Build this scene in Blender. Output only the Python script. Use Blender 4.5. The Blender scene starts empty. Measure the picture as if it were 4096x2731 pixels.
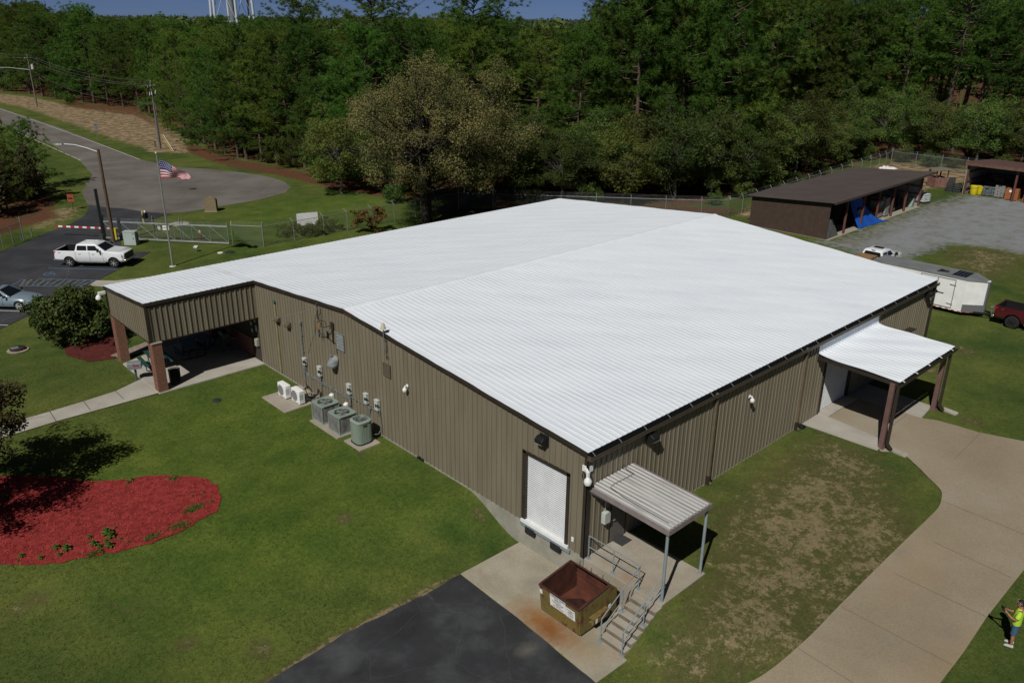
import bpy, bmesh, math, random
import numpy as np
from math import sin, cos, pi, radians, sqrt, atan2
from mathutils import Vector, Matrix

SC = bpy.context.scene
COL = SC.collection

# ---------------------------------------------------------------- camera
cam_d = bpy.data.cameras.new("camera")
cam_d.sensor_fit = 'HORIZONTAL'
cam_d.sensor_width = 36.0
cam_d.lens = 28.6967
cam_d.clip_start = 0.3
cam_d.clip_end = 9000
cam = bpy.data.objects.new("camera", cam_d)
COL.objects.link(cam)
CAMPOS = Vector((-20.195, -17.1783, 19.3138))
CAMROT = Matrix(((0.729095, 0.244277, -0.639335), (-0.684334, 0.274354, -0.675587), (0.010373, 0.930085, 0.367197)))
cam.matrix_world = Matrix.Translation(CAMPOS) @ CAMROT.to_4x4()
SC.camera = cam

# ---------------------------------------------------------------- light
SUN_EL, SUN_AZ = 47.0, 23.5            # shadows run towards +X, 23.5 degrees to +Y
w = bpy.data.worlds.new("World")
SC.world = w
w.use_nodes = True
nt = w.node_tree
sky = nt.nodes.new('ShaderNodeTexSky')
sky.sky_type = 'NISHITA'
sky.sun_disc = False
sky.sun_elevation = radians(SUN_EL)
TO_SUN = Vector((-cos(radians(SUN_EL)) * cos(radians(SUN_AZ)), -cos(radians(SUN_EL)) * sin(radians(SUN_AZ)), sin(radians(SUN_EL))))
sky.sun_rotation = atan2(TO_SUN.x, TO_SUN.y)
sky.altitude = 0
sky.air_density = 0.115
sky.dust_density = 0.3
sky.ozone_density = 3.0
bg = nt.nodes['Background']
bg.inputs['Strength'].default_value = 0.056
nt.links.new(sky.outputs[0], bg.inputs[0])
sun_d = bpy.data.lights.new("sun", 'SUN')
sun_d.energy = 3.6
sun_d.angle = radians(0.53)
sun_d.color = (1.0, 0.96, 0.9)
sun = bpy.data.objects.new("sun", sun_d)
COL.objects.link(sun)
sun.rotation_euler = (-TO_SUN).to_track_quat('-Z', 'Y').to_euler()
sun.location = (-30, -20, 60)
SC.view_settings.view_transform = 'Standard'
SC.view_settings.look = 'None'
SC.view_settings.exposure = 0.0
SC.view_settings.gamma = 1.0
SC.view_settings.use_curve_mapping = False
SC.cycles.max_bounces = 6
SC.cycles.transparent_max_bounces = 24

random.seed(7)
R = random.Random(11)

# ---------------------------------------------------------------- helpers
def link(o, parent=None):
    COL.objects.link(o)
    if parent is not None:
        o.parent = parent
    return o

class MB:
    """collects shapes and links them as ONE mesh object"""
    def __init__(s):
        s.v = []; s.f = []; s.m = []; s.M = Matrix.Identity(4)
    def at(s, loc=(0, 0, 0), rz=0.0, rx=0.0, ry=0.0):
        s.M = Matrix.Translation(loc) @ Matrix.Rotation(rz, 4, 'Z') @ Matrix.Rotation(ry, 4, 'Y') @ Matrix.Rotation(rx, 4, 'X')
        return s
    def add(s, vs, fs, mi=0):
        b = len(s.v)
        s.v += [tuple(s.M @ Vector(q)) for q in vs]
        s.f += [tuple(b + i for i in f) for f in fs]
        s.m += [mi] * len(fs)
        return s
    def box(s, x0, y0, z0, x1, y1, z1, mi=0):
        vs = [(x0, y0, z0), (x1, y0, z0), (x1, y1, z0), (x0, y1, z0), (x0, y0, z1), (x1, y0, z1), (x1, y1, z1), (x0, y1, z1)]
        return s.add(vs, [(3, 2, 1, 0), (4, 5, 6, 7), (0, 1, 5, 4), (1, 2, 6, 5), (2, 3, 7, 6), (3, 0, 4, 7)], mi)
    def bar(s, p0, p1, wd, ht=None, mi=0):
        """square bar between two points"""
        ht = ht or wd
        p0 = Vector(p0); p1 = Vector(p1); d = (p1 - p0).normalized()
        up = Vector((0, 0, 1)) if abs(d.z) < .95 else Vector((1, 0, 0))
        a = d.cross(up).normalized() * wd / 2; b = a.cross(d).normalized() * ht / 2
        vs = [p0 - a - b, p0 + a - b, p0 + a + b, p0 - a + b, p1 - a - b, p1 + a - b, p1 + a + b, p1 - a + b]
        return s.add(vs, [(0, 1, 2, 3), (7, 6, 5, 4), (0, 4, 5, 1), (1, 5, 6, 2), (2, 6, 7, 3), (3, 7, 4, 0)], mi)
    def tube(s, pts, r, n=8, mi=0, cap=True):
        """round tube along points; r a number or one radius per point"""
        pts = [Vector(q) for q in pts]; k = len(pts)
        rs = [r] * k if not isinstance(r, (list, tuple)) else r
        vs = []; prev = None
        for i in range(k):
            d = (pts[min(i + 1, k - 1)] - pts[max(i - 1, 0)]).normalized()
            if prev is None:
                up = Vector((0, 0, 1)) if abs(d.z) < .9 else Vector((1, 0, 0))
                a = d.cross(up).normalized()
            else:
                a = (prev - d * prev.dot(d)).normalized()
            prev = a; b = d.cross(a)
            for j in range(n):
                t = 2 * pi * j / n
                vs.append(pts[i] + (a * cos(t) + b * sin(t)) * rs[i])
        fs = []
        for i in range(k - 1):
            for j in range(n):
                j2 = (j + 1) % n
                fs.append((i * n + j, i * n + j2, (i + 1) * n + j2, (i + 1) * n + j))
        if cap:
            fs.append(tuple(range(n - 1, -1, -1))); fs.append(tuple((k - 1) * n + j for j in range(n)))
        return s.add(vs, fs, mi)
    def cyl(s, p0, p1, r0, r1=None, n=16, mi=0):
        return s.tube([p0, p1], [r0, r0 if r1 is None else r1], n, mi)
    def lathe(s, c, prof, n=20, mi=0, axis='Z'):
        vs = []; fs = []; k = len(prof)
        for (r, z) in prof:
            for j in range(n):
                t = 2 * pi * j / n; q = (r * cos(t), r * sin(t), z)
                if axis == 'Y': q = (q[0], q[2], q[1])
                if axis == 'X': q = (q[2], q[0], q[1])
                vs.append((c[0] + q[0], c[1] + q[1], c[2] + q[2]))
        for i in range(k - 1):
            for j in range(n):
                j2 = (j + 1) % n
                fs.append((i * n + j, i * n + j2, (i + 1) * n + j2, (i + 1) * n + j))
        fs.append(tuple(range(n - 1, -1, -1))); fs.append(tuple((k - 1) * n + j for j in range(n)))
        return s.add(vs, fs, mi)
    def ball(s, c, r, nu=12, nv=8, mi=0):
        r = (r, r, r) if not isinstance(r, (list, tuple)) else r
        vs = [(c[0], c[1], c[2] - r[2])]; fs = []
        for i in range(1, nv):
            ph = -pi / 2 + pi * i / nv
            for j in range(nu):
                t = 2 * pi * j / nu
                vs.append((c[0] + r[0] * cos(ph) * cos(t), c[1] + r[1] * cos(ph) * sin(t), c[2] + r[2] * sin(ph)))
        vs.append((c[0], c[1], c[2] + r[2])); L = len(vs) - 1
        for j in range(nu):
            j2 = (j + 1) % nu
            fs.append((0, 1 + j2, 1 + j)); fs.append((L, L - nu + j, L - nu + j2))
            for i in range(nv - 2):
                a = 1 + i * nu
                fs.append((a + j, a + j2, a + nu + j2, a + nu + j))
        return s.add(vs, fs, mi)
    def prism(s, poly, a, b, axis='Y', mi=0):
        """polygon (two coordinates) pushed along an axis from a to b"""
        def q(u, t):
            return {'Y': (u[0], t, u[1]), 'X': (t, u[0], u[1]), 'Z': (u[0], u[1], t)}[axis]
        n = len(poly); vs = [q(u, a) for u in poly] + [q(u, b) for u in poly]
        fs = [tuple(range(n)), tuple(range(2 * n - 1, n - 1, -1))] + [(i, n + i, n + (i + 1) % n, (i + 1) % n) for i in range(n)]
        return s.add(vs, fs, mi)
    def loft(s, rings, mi=0, cap=True):
        n = len(rings[0]); vs = [q for r_ in rings for q in r_]; fs = []
        for i in range(len(rings) - 1):
            for j in range(n):
                j2 = (j + 1) % n
                fs.append((i * n + j, i * n + j2, (i + 1) * n + j2, (i + 1) * n + j))
        if cap:
            fs.append(tuple(range(n - 1, -1, -1))); fs.append(tuple((len(rings) - 1) * n + j for j in range(n)))
        return s.add(vs, fs, mi)
    def face(s, *vs, mi=0):
        return s.add(list(vs), [tuple(range(len(vs)))], mi)
    def slab(s, vs, th, mi=0):
        """a polygon in space given a thickness along its own normal"""
        vs = [Vector(q) for q in vs]; n = (vs[1] - vs[0]).cross(vs[2] - vs[1]).normalized() * th; k = len(vs)
        return s.add(vs + [q + n for q in vs], [tuple(range(k - 1, -1, -1)), tuple(range(k, 2 * k))] + [(i, (i + 1) % k, k + (i + 1) % k, k + i) for i in range(k)], mi)
    def build(s, name, mat, parent=None, smooth=40, bevel=0, fix=True, seg=2):
        me = bpy.data.meshes.new(name)
        me.from_pydata(s.v, [], s.f)
        for m_ in (mat if isinstance(mat, (list, tuple)) else [mat]):
            me.materials.append(m_)
        me.polygons.foreach_set('material_index', s.m)
        if fix:
            bm = bmesh.new(); bm.from_mesh(me)
            bmesh.ops.recalc_face_normals(bm, faces=bm.faces)
            bm.to_mesh(me); bm.free()
        if smooth:
            me.shade_smooth(); me.set_sharp_from_angle(angle=radians(smooth))
        me.update()
        o = link(bpy.data.objects.new(name, me), parent)
        if bevel:
            b = o.modifiers.new('bevel', 'BEVEL'); b.width = bevel; b.segments = seg; b.limit_method = 'ANGLE'; b.angle_limit = radians(35); b.harden_normals = False
        return o

def thing(name, label, cat, loc=(0, 0, 0), rz=0.0, group=None):
    o = bpy.data.objects.new(name, None)
    o.empty_display_size = 0.3
    COL.objects.link(o)
    o.location = loc; o.rotation_euler = (0, 0, rz)
    return tag(o, label, cat, group)
def tag(o, label, cat, group=None):
    o['label'] = label; o['category'] = cat
    if group: o['group'] = group
    return o
def kind(o, k='structure'):
    o['kind'] = k
    return o
def copy_tree(o, parent=None):
    c = o.copy(); COL.objects.link(c); c.parent = parent
    for ch in list(o.children):
        copy_tree(ch, c)
    return c
def np_mesh(name, V, F, mat, parent=None, smooth=False):
    """mesh object from numpy arrays (all faces with the same corner count)"""
    me = bpy.data.meshes.new(name)
    k = F.shape[1]
    me.vertices.add(len(V)); me.vertices.foreach_set('co', V.astype(np.float32).ravel())
    me.loops.add(F.size); me.loops.foreach_set('vertex_index', F.astype(np.int32).ravel())
    me.polygons.add(len(F)); me.polygons.foreach_set('loop_start', np.arange(0, F.size, k, dtype=np.int32))
    me.polygons.foreach_set('loop_total', np.full(len(F), k, dtype=np.int32))
    for m_ in (mat if isinstance(mat, (list, tuple)) else [mat]):
        me.materials.append(m_)
    me.update(calc_edges=True)
    me.polygons.foreach_set('use_smooth', np.full(len(F), bool(smooth)))
    return link(bpy.data.objects.new(name, me), parent)
def text(name, body, size, mat, parent, M, align='CENTER', depth=0.002, sx=1.0):
    """lettering as a thin mesh; M places its plane (local X right, Y up)"""
    cu = bpy.data.curves.new(name, 'FONT'); cu.body = body; cu.size = size; cu.align_x = align; cu.align_y = 'CENTER'; cu.extrude = depth; cu.space_line = 0.85
    t = bpy.data.objects.new(name, cu); COL.objects.link(t)
    dg = bpy.context.evaluated_depsgraph_get()
    me = bpy.data.meshes.new_from_object(t.evaluated_get(dg))
    bpy.data.objects.remove(t); bpy.data.curves.remove(cu)
    me.transform(M @ Matrix.Diagonal((sx, 1, 1, 1))); me.materials.clear(); me.materials.append(mat); me.name = name
    return link(bpy.data.objects.new(name, me), parent)
def plane_M(o, right, up):
    r_ = Vector(right).normalized(); u_ = Vector(up).normalized(); n_ = r_.cross(u_)
    return Matrix.Translation(o) @ Matrix((r_, u_, n_)).transposed().to_4x4()

# ---------------------------------------------------------------- materials
def mat(name, col, rough=0.7, col2=None, scale=3.0, detail=4.0, metal=0.0, bump=0.0, bscale=None, stretch=(1, 1, 1), lo=0.35, hi=0.65, rnd=0.0, spec=0.3, coat=0.0, transl=0.0):
    m = bpy.data.materials.new(name); m.use_nodes = True
    n = m.node_tree.nodes; l = m.node_tree.links
    b = n['Principled BSDF']
    b.inputs['Roughness'].default_value = rough; b.inputs['Metallic'].default_value = metal
    b.inputs['Specular IOR Level'].default_value = spec
    b.inputs['Coat Weight'].default_value = coat
    b.inputs['Base Color'].default_value = (*col, 1)
    src = None
    if col2 is not None or bump:
        tc = n.new('ShaderNodeTexCoord'); mp = n.new('ShaderNodeMapping'); mp.inputs['Scale'].default_value = stretch
        l.new(tc.outputs['Object'], mp.inputs[0])
    if col2 is not None:
        no = n.new('ShaderNodeTexNoise'); no.inputs['Scale'].default_value = scale; no.inputs['Detail'].default_value = detail
        l.new(mp.outputs[0], no.inputs['Vector'])
        cr = n.new('ShaderNodeValToRGB'); cr.color_ramp.elements[0].position = lo; cr.color_ramp.elements[1].position = hi
        cr.color_ramp.elements[0].color = (*col, 1); cr.color_ramp.elements[1].color = (*col2, 1)
        l.new(no.outputs['Fac'], cr.inputs[0]); src = cr.outputs[0]
    if rnd:
        oi = n.new('ShaderNodeObjectInfo'); hs = n.new('ShaderNodeHueSaturation')
        mr = n.new('ShaderNodeMapRange'); mr.inputs['To Min'].default_value = 1 - rnd; mr.inputs['To Max'].default_value = 1 + rnd
        l.new(oi.outputs['Random'], mr.inputs[0]); l.new(mr.outputs[0], hs.inputs['Value'])
        m2 = n.new('ShaderNodeMath'); m2.operation = 'FRACT'; m3 = n.new('ShaderNodeMath'); m3.operation = 'MULTIPLY'; m3.inputs[1].default_value = 7.31
        l.new(oi.outputs['Random'], m3.inputs[0]); l.new(m3.outputs[0], m2.inputs[0])
        m4 = n.new('ShaderNodeMapRange'); m4.inputs['To Min'].default_value = 0.5 - rnd * 0.10; m4.inputs['To Max'].default_value = 0.5 + rnd * 0.07
        l.new(m2.outputs[0], m4.inputs[0]); l.new(m4.outputs[0], hs.inputs['Hue'])
        if src is not None: l.new(src, hs.inputs['Color'])
        else: hs.inputs['Color'].default_value = (*col, 1)
        src = hs.outputs[0]
    if src is not None: l.new(src, b.inputs['Base Color'])
    if bump:
        nb = n.new('ShaderNodeTexNoise'); nb.inputs['Scale'].default_value = bscale or scale * 4; nb.inputs['Detail'].default_value = 5
        l.new(mp.outputs[0], nb.inputs['Vector'])
        bp = n.new('ShaderNodeBump'); bp.inputs['Strength'].default_value = bump; bp.inputs['Distance'].default_value = 0.02
        l.new(nb.outputs['Fac'], bp.inputs['Height']); l.new(bp.outputs[0], b.inputs['Normal'])
    if transl:
        tr = n.new('ShaderNodeBsdfTranslucent'); mx = n.new('ShaderNodeMixShader'); mx.inputs[0].default_value = transl
        if src is not None: l.new(src, tr.inputs[0])
        else: tr.inputs[0].default_value = (*col, 1)
        l.new(b.outputs[0], mx.inputs[1]); l.new(tr.outputs[0], mx.inputs[2]); l.new(mx.outputs[0], n['Material Output'].inputs[0])
    return m
def metalcol(name, col, rough=0.4): return mat(name, col, rough, metal=0.8, spec=0.5)

M = {}
M['siding'] = mat('tan_siding', (.172, .150, .106), .5, (.205, .180, .130), 1.2, 6, stretch=(2, 2, .25))
M['siding_dark'] = mat('weathered_siding', (.165, .146, .104), .55, (.235, .208, .152), 1.4, 6, stretch=(5, 5, .12), lo=.3, hi=.7)
M['trim'] = mat('bronze_trim', (.030, .024, .019), .45, (.040, .032, .026), 2)
M['gutterin'] = mat('gutter_inside', (.012, .012, .013), .7)
M['roof'] = mat('white_roof_coating', (.715, .775, .84), .6, (.775, .825, .875), .25, 5, bump=.08, bscale=4, lo=.25, hi=.75)
M['white'] = mat('white_paint', (.80, .81, .80), .45, (.72, .73, .72), 2)
M['shutter'] = mat('white_shutter', (.62, .645, .655), .45, (.56, .58, .59), 1.5)
M['galv'] = mat('galvanised_steel', (.22, .245, .24), .5, (.29, .31, .305), 6, metal=.3)
M['galvd'] = mat('dull_galvanised_steel', (.14, .16, .155), .5, (.26, .28, .27), 6, metal=.3)
M['pipe'] = mat('blue_grey_pipe', (.20, .245, .27), .45, (.24, .285, .31), 3)
M['lightgrey'] = mat('light_grey_enamel', (.50, .53, .50), .45, (.44, .47, .44), 3)
M['acgreen'] = mat('grey_green_enamel', (.25, .31, .26), .5, (.20, .25, .21), 2)
M['coil'] = mat('dusty_coil_fins', (.11, .11, .11), .8, (.22, .22, .21), 7, 6, stretch=(1, 1, .4))
M['black'] = mat('black_plastic', (.012, .012, .013), .5)
M['rubber'] = mat('black_rubber', (.016, .016, .017), .85, (.026, .026, .027), 8)
M['conc'] = mat('concrete', (.36, .325, .265), .85, (.28, .25, .205), .8, 8, bump=.15, bscale=30, lo=.3, hi=.7)
M['concw'] = mat('worn_concrete_wall', (.34, .33, .28), .85, (.22, .215, .17), 1.6, 8, bump=.2, bscale=14, lo=.3, hi=.75)
M['brick'] = None
M['wood'] = mat('weathered_wood', (.085, .055, .035), .85, (.13, .09, .06), 3, 6, stretch=(4, 4, .3))
M['redwood'] = mat('red_brown_timber', (.10, .038, .030), .8, (.14, .058, .044), 3, 6, stretch=(4, 4, .4))
M['brownmetal'] = mat('brown_metal', (.060, .040, .033), .5, (.072, .049, .041), 2)
M['shedroof'] = mat('brown_shed_roof', (.080, .066, .062), .6, (.094, .078, .073), .5, 6)
M['glass'] = mat('dark_glass', (.010, .013, .015), .06, spec=.6)
M['chrome'] = metalcol('chrome', (.62, .62, .62), .15)
M['alloy'] = mat('alloy_wheel', (.50, .51, .52), .35, metal=.25, spec=.5)
M['tyre'] = mat('tyre_rubber', (.018, .018, .018), .85)
M['carwhite'] = mat('white_car_paint', (.74, .77, .79), .28, spec=.5, coat=.6)
M['carblue'] = mat('blue_grey_car_paint', (.20, .265, .31), .28, spec=.5, coat=.6)
M['carred'] = mat('dark_red_car_paint', (.075, .008, .014), .25, spec=.5, coat=.6)
M['redlens'] = mat('red_lamp_lens', (.28, .012, .022), .2, spec=.5)
M['lens'] = mat('clear_lamp_lens', (.30, .28, .26), .12, spec=.6)
M['amber'] = mat('amber_lens', (.42, .14, .03), .2)
M['yellow'] = mat('yellow_paint', (.62, .50, .03), .5, (.52, .41, .03), 3)
M['red'] = mat('red_paint', (.42, .03, .03), .5)
M['blueline'] = mat('faded_blue_line_paint', (.105, .19, .30), .8, (.06, .10, .155), 7, 8, lo=.35, hi=.75)
M['whiteline'] = mat('white_line_paint', (.50, .50, .48), .8, (.36, .36, .35), 7, 8)
M['fadeline'] = mat('faded_line_paint', (.17, .165, .125), .85, (.055, .056, .056), 5, 8, lo=.4, hi=.7)
M['yelline'] = mat('worn_yellow_line_paint', (.17, .13, .045), .85, (.08, .072, .06), 4, 8)
M['letter'] = mat('black_lettering', (.01, .01, .01), .6)
M['greentable'] = mat('green_coated_steel', (.014, .055, .045), .45, (.020, .068, .055), 6)
M['blacksteel'] = mat('black_painted_steel', (.014, .015, .015), .4)
M['bark'] = mat('pine_bark', (.115, .082, .062), .9, (.060, .044, .036), 5, 6, stretch=(3, 3, .6), bump=.4, bscale=9)
M['barkgrey'] = mat('grey_bark', (.13, .12, .105), .9, (.062, .056, .05), 4, 6, stretch=(3, 3, .7), bump=.3, bscale=9)
M['needle'] = mat('pine_needles', (.068, .145, .022), .5, (.130, .225, .036), .55, 3, rnd=.36, transl=.5, spec=.25)
M['needle2'] = mat('yellow_green_needles', (.088, .160, .024), .5, (.155, .240, .040), .55, 3, rnd=.28, transl=.5, spec=.25)
M['leaf'] = mat('dark_green_leaves', (.062, .108, .022), .55, (.135, .182, .040), .5, 3, rnd=.40, transl=.45, spec=.3)
M['leafolive'] = mat('olive_leaves', (.092, .100, .032), .6, (.195, .175, .062), .35, 4, rnd=.05, transl=.2, spec=.25)
M['leafbush'] = mat('glossy_bush_leaves', (.030, .050, .011), .55, (.070, .095, .020), 1.2, 3, transl=.12, spec=.2)
M['leaforange'] = mat('orange_brown_leaves', (.125, .110, .025), .6, (.15, .070, .016), .9, 3, transl=.2)
M['leafred'] = mat('dark_reddish_leaves', (.036, .044, .014), .6, (.066, .040, .018), .7, 3, transl=.15)
M['leafyellow'] = mat('yellow_flowering_leaves', (.055, .088, .014), .6, (.24, .175, .02), 3.0, 5, transl=.15, lo=.5, hi=.68)
M['weed'] = mat('bright_weed_leaves', (.055, .125, .018), .5, (.085, .165, .025), 6, transl=.2)
M['skin'] = mat('tanned_skin', (.36, .16, .10), .55)
M['hair'] = mat('dark_hair', (.020, .010, .009), .6)
M['lime'] = mat('lime_yellow_shirt', (.42, .66, .05), .8, (.36, .58, .045), 8)
M['denim'] = mat('blue_shorts', (.050, .105, .185), .85, (.040, .085, .150), 14)
M['bluetarp'] = mat('blue_tarpaulin', (.012, .085, .40), .45, (.012, .070, .33), 2, bump=.3, bscale=5)
M['greytarp'] = mat('grey_tarpaulin', (.085, .090, .088), .5, (.12, .125, .12), 2, bump=.3, bscale=5)
M['block'] = mat('grey_concrete_block', (.20, .205, .195), .9, (.26, .26, .245), 4)
M['bluegrey'] = mat('blue_grey_casting', (.085, .105, .115), .7, (.13, .15, .155), 5)
M['orangeply'] = mat('orange_plywood', (.30, .115, .045), .8, (.24, .09, .035), 5, 6)
M['orangepal'] = mat('orange_painted_wood', (.34, .12, .06), .8)
M['ply'] = mat('red_brown_plywood', (.17, .085, .065), .85, (.25, .14, .115), 3, 6)
M['oldblock'] = mat('dark_plastic_crate', (.032, .034, .033), .8, (.055, .056, .053), 5)
M['ibc'] = mat('translucent_white_tank', (.66, .70, .72), .5)
M['card'] = mat('brown_cardboard', (.26, .15, .07), .8, (.22, .125, .06), 3)
M['trailerroof'] = mat('dirty_trailer_roof', (.20, .215, .225), .6, (.145, .155, .15), .8, 7)
M['solar'] = mat('solar_cells', (.010, .013, .020), .2, spec=.5)
M['tread'] = mat('diamond_plate', (.24, .25, .27), .4, metal=.5)
M['dust'] = None
M['duck'] = mat('dark_grating', (.030, .030, .032), .7)
M['wire'] = mat('overhead_wire', (.16, .16, .155), .5)
M['sheetwhite'] = mat('crumpled_white_sheeting', (.66, .66, .62), .6)
M['rock'] = mat('tan_stone', (.24, .20, .15), .9, (.32, .27, .2), 5)
M['monbrick'] = None
M['flagred'] = mat('flag_red', (.36, .018, .035), .8)
M['flagwhite'] = mat('flag_white', (.52, .50, .52), .8)
M['flagblue'] = mat('flag_blue', (.028, .035, .115), .8)

def node_mat(name):
    m = bpy.data.materials.new(name); m.use_nodes = True
    return m, m.node_tree.nodes, m.node_tree.links, m.node_tree.nodes['Principled BSDF']
def brick_mat(name, c1, c2, mortar, bw=.215, bh=.075):
    m, n, l, b = node_mat(name)
    tc = n.new('ShaderNodeTexCoord'); sp = n.new('ShaderNodeSeparateXYZ'); l.new(tc.outputs['Object'], sp.inputs[0])
    ad = n.new('ShaderNodeMath'); l.new(sp.outputs[0], ad.inputs[0]); l.new(sp.outputs[1], ad.inputs[1])
    cb = n.new('ShaderNodeCombineXYZ'); l.new(ad.outputs[0], cb.inputs[0]); l.new(sp.outputs[2], cb.inputs[1])
    br = n.new('ShaderNodeTexBrick'); l.new(cb.outputs[0], br.inputs['Vector'])
    br.inputs['Scale'].default_value = 1; br.inputs['Brick Width'].default_value = bw; br.inputs['Row Height'].default_value = bh; br.inputs['Mortar Size'].default_value = .009
    br.inputs['Color1'].default_value = (*c1, 1); br.inputs['Color2'].default_value = (*c2, 1); br.inputs['Mortar'].default_value = (*mortar, 1)
    l.new(br.outputs['Color'], b.inputs['Base Color']); b.inputs['Roughness'].default_value = .85
    bp = n.new('ShaderNodeBump'); bp.inputs['Strength'].default_value = .5; bp.inputs['Distance'].default_value = .01; bp.invert = True
    l.new(br.outputs['Fac'], bp.inputs['Height']); l.new(bp.outputs[0], b.inputs['Normal'])
    return m
M['brick'] = brick_mat('red_brick', (.20, .052, .030), (.11, .030, .020), (.30, .21, .145))
M['monbrick'] = brick_mat('buff_brick', (.24, .185, .10), (.19, .145, .08), (.15, .12, .08))

# ---------------------------------------------------------------- ground
def sst(t):
    t = max(0.0, min(1.0, t))
    return t * t * (3 - 2 * t)
def hz(x, y):
    """ground height: level, with a dip for the loading dock"""
    if y >= 3.6:
        s = sst((y - 3.6) / (3.4 + 0.55 * max(0.0, -x - 1)))
        s = max(s, sst((x - .1) / .9))
    else:
        a = sst((x - .1) / .9)
        q = max(0.0, -3.6 - y)
        b = sst((x + 2.15 + .3 * q) / (2.5 + .8 * q))
        k = sst((-3.3 - y) / .3)
        s = a * (1 - k) + b * k
    far = sst((sqrt((x - 20) ** 2 + (y - 20) ** 2) - 420) / 900)
    return -0.12 - 1.09 * (1 - s) * sst((x + 60) / 20) + far * 7 * (.55 + .45 * sin(x * .0021 + 1) * cos(y * .0017))

def inside(px, py, poly):
    r = np.zeros(px.shape, bool); n = len(poly)
    for i in range(n):
        x0, y0 = poly[i][:2]; x1, y1 = poly[(i + 1) % n][:2]
        c = ((y0 > py) != (y1 > py)) & (px < (x1 - x0) * (py - y0) / ((y1 - y0) if y1 != y0 else 1e-9) + x0)
        r ^= c
    return r
def sdist(px, py, poly):
    d = np.full(px.shape, 1e9); n = len(poly)
    for i in range(n):
        x0, y0 = poly[i][:2]; x1, y1 = poly[(i + 1) % n][:2]
        dx, dy = x1 - x0, y1 - y0
        t = np.clip(((px - x0) * dx + (py - y0) * dy) / (dx * dx + dy * dy + 1e-12), 0, 1)
        d = np.minimum(d, np.hypot(px - x0 - t * dx, py - y0 - t * dy))
    return np.where(inside(px, py, poly), d, -d)
def area(poly, soft):
    return np.clip(.5 + sdist(GX, GY, poly) / (2 * soft), 0, 1)

def spaced(a, b, step): return list(np.arange(a, b, step))
xs = [-4000, -2000, -1000, -500, -260, -140, -80, -50] + spaced(-36, -6, 1) + spaced(-6, 6, .25) + spaced(6, 56, .75) + spaced(56, 130, 1) + spaced(130, 260, 5) + spaced(260, 700, 22) + spaced(700, 4600, 150)
ys = [-4000, -2000, -1000, -500, -260, -140, -80, -50] + spaced(-36, -9, 1) + spaced(-9, 12, .25) + spaced(12, 90, .75) + spaced(90, 220, 1.5) + spaced(220, 420, 5) + spaced(420, 800, 22) + spaced(800, 4600, 150)
xs = np.array(xs, float); ys = np.array(ys, float)
GX, GY = np.meshgrid(xs, ys)
GZ = np.array([[hz(x, y) for x in xs] for y in ys])

# pine edge of the wood, from the far road to the big oak and round the back of the yard
EDGE = [(32.251, 254.200, -0.120), (39.813, 233.127, -0.120), (41.911, 204.247, -0.120), (45.225, 187.232, -0.120), (46.002, 164.649, -0.120), (40.094, 132.810, -0.120), (34.654, 107.624, -0.120), (34.381, 96.938, -0.120), (36.064, 84.922, -0.120), (35.747, 76.574, -0.120), (36.688, 68.022, -0.120)]
EDGE = [(q[0], q[1]) for q in EDGE] + [(36, 58), (46, 52), (52, 41), (58, 35.5), (80, 36.5), (100, 37.5), (109, 37), (111, 28), (113, 15), (114, 0), (112, -25)]
WOOD = EDGE + [(330, -60), (330, 150), (230, 330), (120, 420), (30, 420)]

straw = area(WOOD, 2.5)
straw = np.maximum(straw, area([(39.519, 206.024, -0.120), (49.555, 177.808, -0.120), (36.485, 126.021, -0.120), (33.531, 121.539, -0.120), (41.099, 162.198, -0.120), (36.016, 190.469, -0.120)], 2) * .6)
straw = np.maximum(straw, area([(33, 52), (38, 48), (48, 36), (56, 30.5), (60, 31), (50, 44), (40, 56)], 1.5))
straw = np.maximum(straw, area([(3.696, 98.718, -0.120), (5.694, 89.886, -0.120), (2.382, 74.858, -0.120), (-0.970, 72.757, -0.120), (-6.305, 68.546, -0.120), (-0.130, 98.278, -0.120)], 2))
straw = np.maximum(straw, area([(34.691, 119.944, -0.120), (33.890, 105.959, -0.120), (33.188, 95.889, -0.120), (35.134, 82.140, -0.120), (37.098, 67.678, -0.120), (33.942, 60.042, -0.120), (32.016, 70.495, -0.120), (31.370, 82.293, -0.120), (29.482, 93.609, -0.120), (30.364, 108.837, -0.120)], 1.4))
sand = area([(32.877, 238.145, -0.120), (37.079, 222.377, -0.120), (38.848, 190.788, -0.120), (46.130, 171.111, -0.120), (36.109, 124.215, -0.120), (31.774, 110.550, -0.120), (27.526, 113.430, -0.120), (27.001, 128.795, -0.120), (28.212, 155.356, -0.120), (29.590, 192.926, -0.120), (27.679, 214.818, -0.120)], 3.0)
sand = np.maximum(sand, area([(27.885, 119.703, -0.120), (34.211, 114.580, -0.120), (30.511, 107.596, -0.120), (25.856, 112.516, -0.120)], 1.2))
sand = np.maximum(sand, area([(79, 23), (92, 21.5), (104, 20), (108, 24), (107, 34.5), (92, 34), (66, 31.5), (57, 29.5), (57, 28)], 1.8))
sand = np.maximum(sand, area([(75.116, 11.134, -0.120), (79.084, 10.531, -0.120), (82.726, 9.073, -0.120), (83.271, 6.131, -0.120), (74.042, 3.662, -0.120), (70.097, 7.069, -0.120), (72.263, 9.432, -0.120)], 1.0))
sand = np.maximum(sand, .55 * area([(1.890, 80.699, -0.120), (6.941, 79.292, -0.120), (4.371, 73.153, -0.120), (-1.927, 68.994, -0.120), (-0.462, 74.756, -0.120)], 1.5))
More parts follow.
